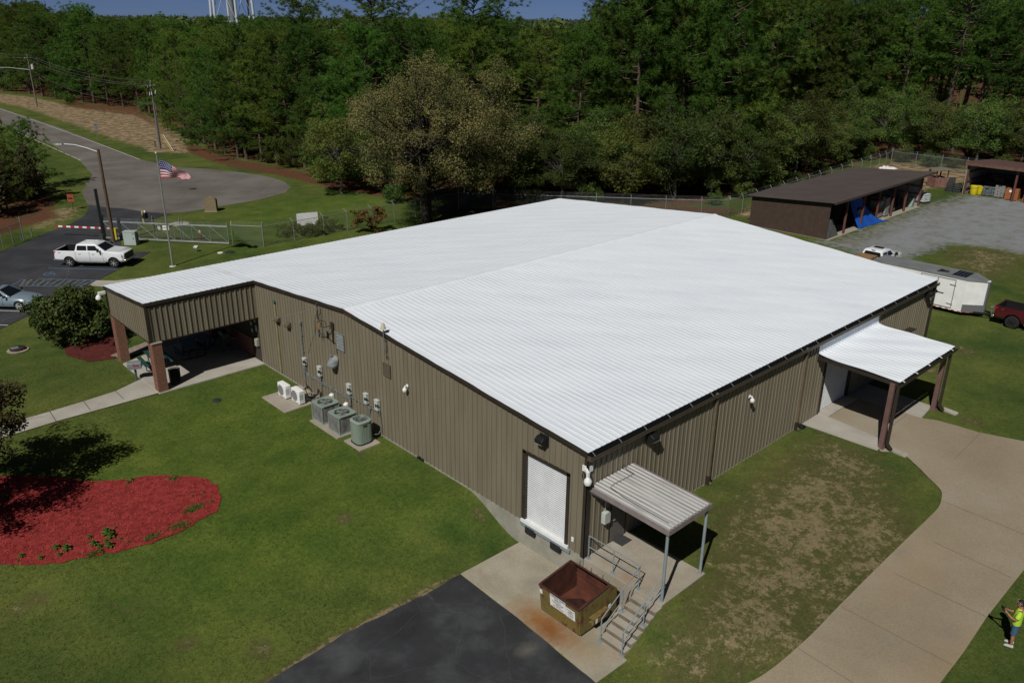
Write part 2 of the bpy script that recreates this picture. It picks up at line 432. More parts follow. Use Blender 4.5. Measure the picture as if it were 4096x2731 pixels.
gravel = area([(54.824, 17.628, -0.120), (76.427, 18.332, -0.120), (88.645, 17.467, -0.120), (89.339, 12.424, -0.120), (89.722, 11.144, -0.120), (88.910, 6.365, -0.120), (67.166, 0.791, -0.120), (63.518, 3.386, -0.120), (63.543, 6.319, -0.120), (62.277, 9.267, -0.120), (55.281, 9.984, -0.120), (51.855, 9.679, -0.120), (50.681, 12.321, -0.120), (53.142, 18.445, -0.120)], 2.2)
dry = area([(1.5, -5.5), (4, -3.0), (7, -1.6), (10, -1.0), (15, -1.0), (16.6, -3), (15, -5.2), (12, -7.2), (6, -8.6), (3, -9), (-1, -6.5), (-1.6, -4.6)], 2.6)
dry = np.maximum(dry, .8 * area([(6, -1.2), (17, -1.0), (17, -4), (12, -8.5), (4, -11), (-2, -7), (-2.4, -4.4), (2.8, -3.2)], 1.5))
dry = np.maximum(dry, .9 * area([(-1.6, -4.4), (2, -5), (4.5, -6.4), (3, -8.6), (0, -7.6), (-2.2, -5.6)], 1.0))
dry = np.maximum(dry, .98 * area([(59.060, 9.190, -0.120), (63.162, 7.386, -0.120), (63.138, 3.271, -0.120), (58.805, 1.988, -0.120), (52.321, 1.982, -0.120), (53.164, 5.732, -0.120)], 3.0))
band = area([(54.308, 17.753, -0.120), (62.253, 17.687, -0.120), (72.479, 17.833, -0.120), (77.105, 17.754, -0.120), (83.050, 17.762, -0.120), (87.626, 16.815, -0.120), (85.157, 13.157, -0.120), (77.330, 14.528, -0.120), (66.567, 14.335, -0.120), (58.769, 13.571, -0.120), (51.510, 12.706, -0.120), (52.739, 15.699, -0.120)], 2.5)
gravel = gravel * (1 - .48 * band); dry = np.maximum(dry, .95 * band)
dry = np.maximum(dry, .5 * area([(8, -14), (14, -11), (30, -12), (30, -24), (4, -24)], 2.0))
def blob(q, r, k): 
    return k * np.clip(1.25 - np.hypot(GX - q[0], GY - q[1]) / r, 0, 1)
for q, r_, k_ in [((-16.451, 11.944, -0.354), .9, .9), ((-12.729, 6.747, -0.947), .6, .9), ((-11.122, 4.988, -1.140), .75, .9), ((-4.291, 22.830, -0.120), .7, .5), ((-5.302, 8.662, -0.165), .55, 1.0), ((-0.539, 5.548, -0.547), .6, .8), ((-3.136, 6.443, -0.470), 1.0, .35), ((-13.901, 9.485, -0.566), 1.3, .45), ((-15.732, 9.715, -0.613), 1.2, .35), ((0.335, 24.677, -0.120), .9, .7), ((-1.739, 13.016, -0.120), .5, 1.0), ((1.297, 5.312, -0.120), .5, .6), ((29.289, -1.656, -0.120), .9, 1.0), ((34.103, -1.858, -0.120), 1.6, .7), ((23.986, -5.802, -0.120), 1.0, .8), ((-7.040, 0.099, -1.210), 1.0, .5), ((-1.337, 18.741, -0.120), 1.2, .3), ((-1.452, 12.808, -0.120), .8, .45)]:
    dry = np.maximum(dry, blob(q, r_, k_))
dry = np.maximum(dry, area([(-3.1, 3.45), (-13, 3.0), (-13, 3.75), (-8.5, 4.05), (-3.1, 3.85)], .22))
# the mown lawn is brighter where it is fed and watered
lush = np.maximum(area([(-12, 6), (-.5, 6), (-.5, 25.5), (-6, 25), (-16, 20)], 3), .8 * area([(8, 50), (34, 51), (36, 66), (18, 68)], 3))

NX, NY = len(xs), len(ys)
V = np.stack([GX, GY, GZ], -1).reshape(-1, 3)
idx = np.arange(NX * NY).reshape(NY, NX)
F = np.stack([idx[:-1, :-1], idx[:-1, 1:], idx[1:, 1:], idx[1:, :-1]], -1).reshape(-1, 4)

def ground_mat():
    m, n, l, b = node_mat('lawn_and_soil')
    tc = n.new('ShaderNodeTexCoord')
    def noise(scale, det=6, rough=.55, vec=None, st=None, w=0):
        if st:
            mp = n.new('ShaderNodeMapping'); mp.inputs['Scale'].default_value = st; mp.inputs['Location'].default_value = (w, w, 0)
            l.new(tc.outputs['Object'], mp.inputs[0]); v = mp.outputs[0]
        else: v = tc.outputs['Object']
        q = n.new('ShaderNodeTexNoise'); q.inputs['Scale'].default_value = scale; q.inputs['Detail'].default_value = det; q.inputs['Roughness'].default_value = rough
        l.new(v, q.inputs['Vector']); return q.outputs['Fac']
    def ramp(f, a, ca, c, cc, mid=None):
        q = n.new('ShaderNodeValToRGB'); e = q.color_ramp.elements
        e[0].position = a; e[0].color = (*ca, 1); e[1].position = c; e[1].color = (*cc, 1)
        if mid: k_ = e.new(mid[0]); k_.color = (*mid[1], 1)
        l.new(f, q.inputs[0]); return q.outputs[0]
    def mix(f, a, c):
        q = n.new('ShaderNodeMix'); q.data_type = 'RGBA'
        if isinstance(f, (int, float)): q.inputs[0].default_value = f
        else: l.new(f, q.inputs[0])
        l.new(a, q.inputs[6]); l.new(c, q.inputs[7]); return q.outputs[2]
    def math_(op, a, c=None, cl=False):
        q = n.new('ShaderNodeMath'); q.operation = op; q.use_clamp = cl
        for i, v in enumerate((a, c)):
            if v is None: continue
            if isinstance(v, (int, float)): q.inputs[i].default_value = v
            else: l.new(v, q.inputs[i])
        return q.outputs[0]
    def attr(s):
        q = n.new('ShaderNodeAttribute'); q.attribute_name = s; return q.outputs['Fac']
    def ragged(a, nz, gain=5.0, amt=1.0):
        # zone weight broken up by noise: clip((a + (noise-.5)*amt - .5)*gain + .5)
        t = math_('ADD', a, math_('MULTIPLY', math_('SUBTRACT', nz, .5), amt))
        return math_('ADD', math_('MULTIPLY', math_('SUBTRACT', t, .5), gain), .5, True)
    n_big = noise(.13, 4, .6); n_mid = noise(.55, 6, .6); n_fine = noise(5.5, 8, .75); n_vf = noise(15, 5, .85); n_str = noise(1.7, 8, .7)
    g1 = ramp(n_mid, .33, (.034, .066, .013), .68, (.112, .132, .030), (.5, (.066, .098, .020)))
    g2 = ramp(n_big, .35, (.032, .062, .015), .65, (.130, .140, .034))
    grass = mix(.55, g1, g2)
    lushc = ramp(n_mid, .35, (.058, .108, .013), .68, (.112, .158, .024))
    grass = mix(math_('MULTIPLY', attr('lush'), .62), grass, lushc)
    # blade-scale light and dark
    hv = n.new('ShaderNodeHueSaturation'); l.new(grass, hv.inputs['Color'])
    fm = n.new('ShaderNodeMapRange'); fm.inputs['From Min'].default_value = .3; fm.inputs['From Max'].default_value = .7; fm.inputs['To Min'].default_value = .38; fm.inputs['To Max'].default_value = 1.60
    l.new(math_('ADD', math_('MULTIPLY', n_fine, .55), math_('MULTIPLY', n_vf, .45)), fm.inputs[0]); l.new(fm.outputs[0], hv.inputs['Value'])
    grass = hv.outputs[0]
    # thin lawn over sand
    drysand = ramp(n_fine, .3, (.18, .140, .078), .7, (.33, .262, .158))
    drytuft = ramp(n_fine, .3, (.052, .054, .020), .7, (.115, .100, .042))
    dr = ragged(math_('MULTIPLY', attr('dry'), .95), math_('ADD', math_('MULTIPLY', n_str, .6), math_('MULTIPLY', n_fine, .4)), 3.0, 2.6)
    dd = ragged(math_('MULTIPLY', attr('dry'), .53), math_('ADD', math_('ADD', math_('MULTIPLY', noise(4.6, 6, .8, st=(1, 1, 1), w=37), .46), math_('MULTIPLY', noise(1.7, 6, .7, st=(1, 1, 1), w=17), .34)), math_('MULTIPLY', noise(.42, 3, .6, st=(1, 1, 1), w=5), .20)), 7.0, 3.0)
    grass = mix(math_('MULTIPLY', dr, .75), grass, drytuft); grass = mix(math_('MULTIPLY', dd, .72), grass, drysand)
    sandc = ramp(n_fine, .28, (.215, .150, .088), .72, (.44, .335, .215))
    sandt = ramp(n_vf, .35, (.085, .062, .030), .65, (.155, .115, .058))
    sandf = mix(ramp(noise(.8, 8, .72, st=(1, 1, 1), w=11), .42, (0, 0, 0), .58, (1, 1, 1)), sandt, sandc)
    c = mix(ragged(attr('sand'), n_str, 4.0, 1.2), grass, sandf)
    gravc = ramp(n_vf, .3, (.15, .165, .175), .7, (.30, .315, .325))
    gravd = ramp(n_fine, .3, (.10, .098, .075), .7, (.20, .172, .125))
    gravf = mix(ramp(math_('ADD', math_('MULTIPLY', n_mid, .6), math_('MULTIPLY', n_str, .4)), .47, (0, 0, 0), .66, (.8, .8, .8)), gravc, gravd)
    c = mix(ragged(attr('gravel'), n_str, 3.0, 1.4), c, gravf)
    strawc = ramp(n_fine, .3, (.060, .026, .014), .7, (.165, .072, .040))
    strawf = mix(ramp(n_mid, .52, (0, 0, 0), .64, (1, 1, 1)), strawc, ramp(n_vf, .3, (.03, .036, .012), .7, (.075, .08, .03)))
    c = mix(ragged(attr('straw'), n_str, 4.0, 1.1), c, strawf)
    l.new(c, b.inputs['Base Color']); b.inputs['Roughness'].default_value = .95; b.inputs['Specular IOR Level'].default_value = .1
    bp = n.new('ShaderNodeBump'); bp.inputs['Strength'].default_value = .55; bp.inputs['Distance'].default_value = .045
    l.new(math_('ADD', n_fine, math_('MULTIPLY', n_vf, .6)), bp.inputs['Height']); l.new(bp.outputs[0], b.inputs['Normal'])
    return m
ground = np_mesh('ground', V, F, ground_mat(), smooth=True)
for nm, a in (('straw', straw), ('sand', sand), ('gravel', gravel), ('dry', dry), ('lush', lush)):
    at_ = ground.data.attributes.new(nm, 'FLOAT', 'POINT'); at_.data.foreach_set('value', a.astype(np.float32).ravel())
kind(ground)

# ---- paved sheets laid on the ground
def sheet(name, poly, mt, lift=.03, th=.0, step=None, z=None, jag=0.0, jstep=.4, parent=None):
    pts = [Vector((q[0], q[1], 0)) for q in poly]
    if jag:
        out = []
        for i, a in enumerate(pts):
            b = pts[(i + 1) % len(pts)]; k = max(1, int((b - a).length / jstep))
            for j in range(k):
                q = a.lerp(b, j / k); out.append(q + Vector((R.uniform(-jag, jag), R.uniform(-jag, jag), 0)))
        pts = out
    bm = bmesh.new()
    f = bm.faces.new([bm.verts.new(q) for q in pts])
    bm.normal_update()
    if f.normal.z < 0: bmesh.ops.reverse_faces(bm, faces=[f])
    bmesh.ops.triangulate(bm, faces=bm.faces[:])
    if step:
        for ax in (0, 1):
            lo = min(q[ax] for q in pts); hi = max(q[ax] for q in pts); t = math.ceil(lo / step) * step
            while t < hi:
                no = [0, 0, 0]; no[ax] = 1; co = [0, 0, 0]; co[ax] = t
                bmesh.ops.bisect_plane(bm, geom=bm.verts[:] + bm.edges[:] + bm.faces[:], plane_co=co, plane_no=no)
                t += step
    for v in bm.verts:
        v.co.z = (hz(v.co.x, v.co.y) if z is None else z) + lift
    if th:
        r_ = bmesh.ops.extrude_face_region(bm, geom=bm.faces[:])
        for e in r_['geom']:
            if isinstance(e, bmesh.types.BMVert): e.co.z -= th
        bmesh.ops.recalc_face_normals(bm, faces=bm.faces[:])
    me = bpy.data.meshes.new(name); bm.to_mesh(me); bm.free(); me.materials.append(mt)
    return kind(link(bpy.data.objects.new(name, me), parent))

def surf_mat(name, cols, scales, rough=.9, bump=.3, bs=60, cracks=None, stains=None, joints=0):
    """paving: three tones of noise, optional cracks and rust stains at fixed places"""
    m, n, l, b = node_mat(name)
    tc = n.new('ShaderNodeTexCoord')
    def noise(s, d=8, r_=.6):
        q = n.new('ShaderNodeTexNoise'); q.inputs['Scale'].default_value = s; q.inputs['Detail'].default_value = d; q.inputs['Roughness'].default_value = r_
        l.new(tc.outputs['Object'], q.inputs['Vector']); return q.outputs['Fac']
    cr = n.new('ShaderNodeValToRGB'); e = cr.color_ramp.elements
    e[0].position = .33; e[0].color = (*cols[0], 1); e[1].position = .68; e[1].color = (*cols[2], 1); e.new(.5).color = (*cols[1], 1)
    l.new(noise(scales[0]), cr.inputs[0]); c = cr.outputs[0]
    hv = n.new('ShaderNodeHueSaturation'); mr = n.new('ShaderNodeMapRange'); mr.inputs['From Min'].default_value = .3; mr.inputs['From Max'].default_value = .7; mr.inputs['To Min'].default_value = .78; mr.inputs['To Max'].default_value = 1.2
    l.new(noise(scales[1], 4, .8), mr.inputs[0]); l.new(mr.outputs[0], hv.inputs['Value']); l.new(c, hv.inputs['Color']); c = hv.outputs[0]
    def mix(f, a, col):
        q = n.new('ShaderNodeMix'); q.data_type = 'RGBA'; l.new(f, q.inputs[0]); l.new(a, q.inputs[6]); q.inputs[7].default_value = (*col, 1); return q.outputs[2]
    if cracks:
        vo = n.new('ShaderNodeTexVoronoi'); vo.feature = 'DISTANCE_TO_EDGE'; vo.inputs['Scale'].default_value = cracks[0]
        nz = n.new('ShaderNodeTexNoise'); nz.inputs['Scale'].default_value = 1.2; nz.inputs['Detail'].default_value = 6; l.new(tc.outputs['Object'], nz.inputs['Vector'])
        av = n.new('ShaderNodeMix'); av.data_type = 'VECTOR'; av.inputs[0].default_value = .35; l.new(tc.outputs['Object'], av.inputs[4]); l.new(nz.outputs['Color'], av.inputs[5])
        l.new(av.outputs[1], vo.inputs['Vector'])
        r2 = n.new('ShaderNodeValToRGB'); r2.color_ramp.elements[0].position = 0; r2.color_ramp.elements[0].color = (cracks[2],) * 3 + (1,); r2.color_ramp.elements[1].position = cracks[1]; r2.color_ramp.elements[1].color = (0, 0, 0, 1)
        l.new(vo.outputs[0], r2.inputs[0]); c = mix(r2.outputs[0], c, cracks[3])
    for (x, y, rx, ry, amt, col) in stains or []:
        mp = n.new('ShaderNodeMapping'); mp.vector_type = 'TEXTURE'; mp.inputs['Location'].default_value = (x, y, 0); mp.inputs['Scale'].default_value = (rx, ry, 50)
        l.new(tc.outputs['Object'], mp.inputs[0])
        ln = n.new('ShaderNodeVectorMath'); ln.operation = 'LENGTH'; l.new(mp.outputs[0], ln.inputs[0])
        ad = n.new('ShaderNodeMath'); ad.operation = 'MULTIPLY_ADD'; ad.inputs[1].default_value = .9; l.new(noise(2.5), ad.inputs[0]); l.new(ln.outputs['Value'], ad.inputs[2])
        r3 = n.new('ShaderNodeMapRange'); r3.inputs['From Min'].default_value = .55; r3.inputs['From Max'].default_value = 1.45; r3.inputs['To Min'].default_value = amt; r3.inputs['To Max'].default_value = 0
        l.new(ad.outputs[0], r3.inputs[0]); c = mix(r3.outputs[0], c, col)
    l.new(c, b.inputs['Base Color']); b.inputs['Roughness'].default_value = rough; b.inputs['Specular IOR Level'].default_value = .2
    bp = n.new('ShaderNodeBump'); bp.inputs['Strength'].default_value = bump; bp.inputs['Distance'].default_value = .008
    l.new(noise(bs, 3, .8), bp.inputs['Height']); l.new(bp.outputs[0], b.inputs['Normal'])
    return m
M['oldasphalt'] = surf_mat('old_asphalt', [(.115, .100, .090), (.145, .131, .119), (.185, .171, .156)], (.18, 14), cracks=(.16, .006, .5, (.055, .05, .045)))
M['asphalt'] = surf_mat('sealed_asphalt', [(.030, .032, .039), (.040, .042, .049), (.056, .059, .066)], (.25, 16), cracks=(.13, .002, .4, (.13, .12, .11)))
M['padasphalt'] = surf_mat('sealed_asphalt_pad', [(.026, .027, .030), (.038, .040, .044), (.068, .072, .076)], (.55, 22), cracks=(.55, .0016, .45, (.10, .105, .11)), stains=[(-4.2, -1.2, .55, .45, .5, (.17, .165, .13)), (-9.3, 2.4, .7, .5, .3, (.14, .15, .15))])
M['drive'] = surf_mat('tan_concrete_drive', [(.245, .202, .138), (.282, .238, .168), (.322, .282, .212)], (.16, 20), bump=.12, stains=[(9, -9, 5, 1.6, .35, (.30, .215, .125)), (4, -12, 5, 1.6, .4, (.30, .215, .13)), (14, -6.5, 5, 1.3, .3, (.30, .215, .13)), (6.2, -11.2, .9, .6, .35, (.20, .175, .145)), (9.5, -8.2, .5, .35, .3, (.19, .17, .145)), (12.6, -6.4, 1.6, .25, .25, (.22, .19, .155)), (4.2, -9.8, .5, .8, .3, (.21, .185, .15)), (16.5, -6.0, 1.2, .2, .25, (.22, .19, .155))])
M['apron'] = surf_mat('dock_apron_concrete', [(.275, .25, .185), (.33, .302, .23), (.375, .35, .28)], (.7, 24), bump=.12, stains=[(-2.8, -.6, 1.0, 2.1, .95, (.27, .13, .04)), (-2.9, -1.1, .8, 1.2, .85, (.20, .078, .022)), (-1.6, -3.4, .9, .5, .7, (.32, .185, .10)), (-2.8, -2.6, 1.0, 1.2, .35, (.34, .22, .10)), (-1.4, 1.2, .8, .7, .35, (.20, .185, .155))])
M['landing'] = surf_mat('landing_concrete', [(.29, .26, .205), (.335, .30, .24), (.38, .35, .285)], (.9, 24), bump=.12, stains=[(.35, -2.0, .5, .7, .55, (.30, .165, .075)), (1.0, -2.9, .9, .5, .4, (.29, .185, .09)), (.5, -.7, .35, .35, .4, (.28, .18, .09))])
M['paleconc'] = surf_mat('pale_concrete', [(.33, .31, .265), (.385, .362, .315), (.43, .41, .36)], (.6, 24), bump=.12)
M['mulch'] = surf_mat('red_dyed_mulch', [(.15, .017, .016), (.24, .028, .025), (.32, .046, .042)], (4.5, 17), bump=.9, bs=14)
M['darkmulch'] = surf_mat('shade_darkened_mulch', [(.06, .014, .012), (.09, .020, .016), (.13, .030, .024)], (6, 20), bump=.9, bs=14)  # mulch by the porch bush, with the bush's shade put into its colour
M['pebble'] = surf_mat('tan_pebbles', [(.16, .13, .10), (.25, .21, .165), (.36, .31, .25)], (9, 26), bump=1.0, bs=12)

road_poly = [(16.251, 312.941, -0.120), (22.872, 226.855, -0.120), (24.997, 195.224, -0.120), (24.577, 150.661, -0.120), (22.389, 106.290, -0.120), (23.578, 97.102, -0.120), (26.450, 92.448, -0.120), (28.801, 86.978, -0.120), (29.900, 81.868, -0.120), (29.757, 77.619, -0.120), (28.635, 74.066, -0.120), (26.358, 71.412, -0.120), (22.455, 69.788, -0.120), (19.058, 69.279, -0.120), (15.397, 68.891, -0.120), (13.040, 68.945, -0.120), (11.226, 69.948, -0.120), (9.763, 72.575, -0.120), (8.977, 74.938, -0.120), (7.798, 76.516, -0.120), (6.758, 78.857, -0.120), (7.023, 80.420, -0.120), (8.668, 87.376, -0.120), (13.179, 97.883, -0.120), (15.341, 109.605, -0.120), (17.232, 129.565, -0.120), (17.537, 162.871, -0.120), (14.115, 227.643, -0.120), (5.608, 313.282, -0.120)]
sheet('road', road_poly, M['oldasphalt'], .02, jag=.10, jstep=1.2)
drive_poly = [(6.832, 79.089, -0.120), (7.798, 76.516, -0.120), (8.977, 74.938, -0.120), (9.686, 72.364, -0.120), (11.328, 69.860, -0.120), (11.876, 68.651, -0.120), (10.603, 68.522, -0.120), (8.228, 66.643, -0.120), (6.241, 64.619, -0.120), (3.966, 61.231, -0.120), (3.162, 58.628, -0.120), (3.431, 56.402, -0.120), (4.511, 55.360, -0.120), (0.469, 51.708, -0.120), (-1.828, 49.665, -0.120), (-2.814, 48.726, -0.120), (-3.957, 47.996, -0.120), (-6.778, 45.314, -0.120), (-10.175, 42.682, -0.120), (-13.245, 40.480, -0.120), (-14.382, 53.395, -0.120), (-8.374, 61.710, -0.120), (-5.287, 63.882, -0.120), (-3.035, 65.517, -0.120), (-0.492, 68.470, -0.120), (2.504, 70.904, -0.120), (4.709, 73.783, -0.120), (6.153, 77.107, -0.120)]
sheet('parking_lot', drive_poly, M['asphalt'], .028, jag=.04, jstep=1.0)
def stripe(name, a, b, wd, mt, lift=.036):
    a = Vector((a[0], a[1], 0)); b = Vector((b[0], b[1], 0)); d = (b - a).normalized(); q = Vector((-d.y, d.x, 0)) * wd / 2
    return [a - q, b - q, b + q, a + q]
def stripes(name, segs, mt, lift=.036):
    k = MB()
    for (a, b, wd) in segs:
        p_ = stripe(name, a, b, wd, mt); z = -.12 + lift
        k.face(*[(q.x, q.y, z) for q in p_])
    return kind(k.build(name, mt, smooth=0))
def chain(pts, wd, dash=None):
    out = []
    for a, b in zip(pts[:-1], pts[1:]):
        if dash:
            a_ = Vector(a[:2]); b_ = Vector(b[:2]); L = (b_ - a_).length; t = 0
            while t < L:
                out.append((a_.lerp(b_, t / L), a_.lerp(b_, min(1, (t + dash[0]) / L)), wd)); t += dash[0] + dash[1]
        else: out.append((a, b, wd))
    return out
stripes('road_edge_line', chain([(25.057, 222.716, -0.120), (24.757, 194.184, -0.120), (24.059, 157.426, -0.120), (23.221, 128.803, -0.120), (22.358, 106.378, -0.120)], .15), M['whiteline'])
stripes('road_edge_line', chain([(16.741, 187.272, -0.120), (17.564, 162.987, -0.120), (16.547, 133.145, -0.120), (15.715, 110.765, -0.120)], .15, (3.0, .5)), M['whiteline'])
stripes('road_center_line', chain([(20.856, 202.226, -0.120), (21.383, 179.552, -0.120), (20.901, 145.888, -0.120), (19.974, 128.671, -0.120), (19.253, 110.854, -0.120)], .13, (4, .8)), M['yelline'])
BL = [((-3.639, 55.749, -0.120), (0.493, 51.643, -0.120), .12), ((-5.085, 53.099, -0.120), (-1.807, 49.729, -0.120), .12), ((-6.703, 52.067, -0.120), (-3.123, 48.684, -0.120), .12), ((-5.950, 53.776, -0.120), (-7.077, 52.671, -0.120), .10)]
a0, a1 = Vector((-5.933, 53.679, -0.120)[:2]), Vector((-1.821, 49.741, -0.120)[:2]); b0, b1 = Vector((-6.670, 52.038, -0.120)[:2]), Vector((-3.116, 48.678, -0.120)[:2])
for t in (.06, .29, .45, .62, .80, .95):
    BL.append((a0.lerp(a1, t + .05), b0.lerp(b1, max(0, t - .10)), .09))
stripes('blue_parking_line', BL, M['blueline'])
stripes('faded_hatch_line', [(a0.lerp(a1, t), b0.lerp(b1, t - .01), .13) for t in (.015, .10, .19, .28, .375, .47, .565, .665, .765, .86, .955)], M['fadeline'], .040)
stripes('white_parking_line', [((-11.582, 49.228, -0.120), (-7.493, 44.884, -0.120), .12), ((-12.201, 45.969, -0.120), (-9.592, 43.111, -0.120), .12), ((-7.835, 49.526, -0.120), (-5.541, 46.570, -0.120), .12)], M['whiteline'])
k = MB(); c_ = Vector((-4.036, 53.991, -0.120)); ax, ay = Vector((.7071, -.7071, 0)), Vector((.7071, .7071, 0))
def pt(u, v_): return tuple(c_ + ax * u + ay * v_ + Vector((0, 0, .036)))
ring = [(cos(t) * .42 - .05, sin(t) * .42) for t in [pi * (.55 + 1.35 * i / 14) for i in range(15)]]
for a, b in zip(ring[:-1], ring[1:]):
    k.face(pt(a[0], a[1]), pt(b[0], b[1]), pt(b[0] * .78, b[1] * .78), pt(a[0] * .78, a[1] * .78))
for seg in ([(-.1, .62), (-.05, .0)], [(-.05, .0), (.42, .0)], [(.42, .0), (.60, -.38)], [(-.08, .3), (.28, .3)]):
    (u0, v0), (u1, v1) = seg; d_ = Vector((u1 - u0, v1 - v0)).normalized() * .05
    k.face(pt(u0 - d_.y, v0 + d_.x), pt(u0 + d_.y, v0 - d_.x), pt(u1 + d_.y, v1 - d_.x), pt(u1 - d_.y, v1 + d_.x))
kind(k.build('wheelchair_bay_symbol', M['blueline'], smooth=0))

# front walk, patio, drive, dock
sheet('sidewalk', [(-0.819, 48.617, -0.120), (-1.841, 49.677, -0.120), (-2.801, 48.715, -0.120), (-2.004, 47.545, -0.120), (2.5, 44.0), (6, 40), (9, 40), (9, 43), (3, 47.5)], M['paleconc'], .05)
SW = [(-6.26, 28.4), (-6.28, 25.85), (-11.489, 25.921, -0.080), (-13.153, 25.833, -0.080), (-15.695, 25.721, -0.080), (-15.999, 27.454, -0.080), (-13.226, 27.295, -0.080), (-11.393, 27.348, -0.080), (-9.690, 27.470, -0.080), (-7.968, 27.669, -0.080)]
sheet('sidewalk', SW, M['paleconc'], .045)
k = MB()
for u0, u1 in (((390, 285), (440, 362)), ((655, 205), (708, 275)), ((905, 125), (972, 190)), ((90, 372), (160, 447))):
    pass
stripes('walk_joint', [((-11.393, 27.348, -0.080), (-11.489, 25.921, -0.080), .03), ((-9.690, 27.470, -0.080), (-9.780, 26.098, -0.080), .03), ((-7.968, 27.669, -0.080), (-8.001, 26.273, -0.080), .03), ((-6.27, 28.4), (-6.28, 25.9), .03)], mat('walk_joint_line', (.06, .055, .045), .9), .056)  # dark joints across the walk
k = MB(); k.prism([(-6.30, 25.72), (0, 25.72), (0, 32.6), (-3.46, 32.3), (-6.30, 31.3)], -.4, -.05, 'Z')
kind(k.build('patio', M['paleconc'], bevel=.01))
sheet('stone_bed', [(-6.1, 32.2), (-3.5, 32.36), (0, 32.7), (0, 34.3), (-4, 34.0), (-6.4, 33.1)], M['pebble'], .05, jag=.06)

DR = [(17.25, -3.80), (17.0, -4.1), (17.571, -4.799, -0.120), (16.996, -5.738, -0.120), (16.280, -6.581, -0.120), (15.570, -7.406, -0.120), (14.983, -7.698, -0.120), (14.018, -7.933, -0.120), (12.726, -7.973, -0.120), (11.221, -7.973, -0.120), (8.134, -7.997, -0.120), (4.651, -8.048, -0.120), (2.424, -8.097, -0.123), (1.093, -7.988, -0.280), (0.167, -7.798, -0.487), (-0.414, -7.573, -0.640), (-1.266, -7.098, -0.881), (-2.172, -6.615, -1.117), (-0.947, -10.005, -0.811), (0.912, -11.823, -0.490), (3.655, -11.954, -0.148), (5.444, -11.958, -0.120), (8.008, -11.861, -0.120), (11.975, -11.875, -0.120), (14.444, -11.941, -0.120), (18.352, -13.093, -0.120), (20.933, -14.684, -0.120), (24.807, -11.828, -0.120), (23.994, -9.486, -0.120), (23.435, -8.482, -0.120), (23.100, -7.587, -0.120), (22.747, -6.577, -0.120), (22.669, -5.440, -0.120), (22.537, -4.590, -0.120), (22.2, -3.95), (22.2, -3.80)]
def smooth_poly(P_, i0, i1, n=5):
    out = []; N = len(P_); P_ = [Vector((q[0], q[1])) for q in P_]
    for i in range(N):
        if not (i0 <= i < i1): out.append(P_[i]); continue
        a, b, c, d = P_[i - 1], P_[i], P_[(i + 1) % N], P_[(i + 2) % N]
        for j in range(n):
            t = j / n; out.append(.5 * (2 * b + (c - a) * t + (2 * a - 5 * b + 4 * c - d) * t * t + (3 * b - a - 3 * c + d) * t ** 3))
    return out
sheet('concrete_drive', smooth_poly(DR, 1, 15), M['drive'], .05, step=1.0)
stripes('drive_joint', [], M['letter']) if False else None
k = MB(); JM = mat('drive_joint_line', (.19, .15, .115), .9)
def on(q, lift=.058): return (q[0], q[1], hz(q[0], q[1]) + lift)
for a, b in (((4.710, -8.102, -0.120), (4.669, -11.900, -0.120)), ((1.722, -8.081, -0.180), (1.699, -10.523, -0.306)), ((8.013, -8.621, -0.120), (7.983, -11.859, -0.120)), ((11.218, -8.798, -0.120), (11.033, -11.715, -0.120)), ((14.627, -7.857, -0.120), (14.523, -11.121, -0.120)), ((22.250, -1.327, -0.120), (22.116, -3.271, -0.120)), ((18.338, -3.287, -0.120), (22.116, -3.271, -0.120)), ((18.917, -6.807, -0.120), (22.839, -6.660, -0.120))):
    A_, B_ = Vector(a[:2]), Vector(b[:2]); n_ = 10
    for i in range(n_):
        p0, p1 = A_.lerp(B_, i / n_), A_.lerp(B_, (i + 1) / n_); d_ = (p1 - p0).normalized() * .015
        k.face(on((p0.x - d_.y, p0.y + d_.x)), on((p1.x - d_.y, p1.y + d_.x)), on((p1.x + d_.y, p1.y - d_.x)), on((p0.x + d_.y, p0.y - d_.x)))
kind(k.build('drive_joint', JM, smooth=0))
k = MB(); k.prism([(18.7, -.02), (22.0, -.02), (22.2, -3.8), (18.2, -3.8)], -.4, -.065, 'Z'); kind(k.build('canopy_floor', M['drive']))
k = MB(); k.prism([(16.9, -.02), (18.7, -.02), (18.2, -3.85), (17.05, -3.9)], -.4, -.045, 'Z'); k.prism([(22.0, -.02), (24.3, -.02), (24.1, -3.75), (22.2, -3.95)], -.4, -.05, 'Z'); kind(k.build('canopy_side_slab', M['paleconc']))

AP = [(0, 3.55), (-3.2, 3.6), (-3.3, 0), (-3.55, -3.85), (-2.0, -3.9), (-.4, -3.9), (0, -3.9)]
k = MB(); k.prism(AP, -1.6, -1.185, 'Z'); kind(k.build('dock_apron', M['apron']))
sheet('asphalt_pad', [(-3.22, 3.6), (-5, 3.55), (-8.5, 3.8), (-11.7, 3.55), (-14, 3.1), (-22, 1), (-24, -8), (-10, -7), (-5, -5.2), (-3.57, -3.9), (-3.32, 0)], M['padasphalt'], .022, jag=.035, jstep=.4)

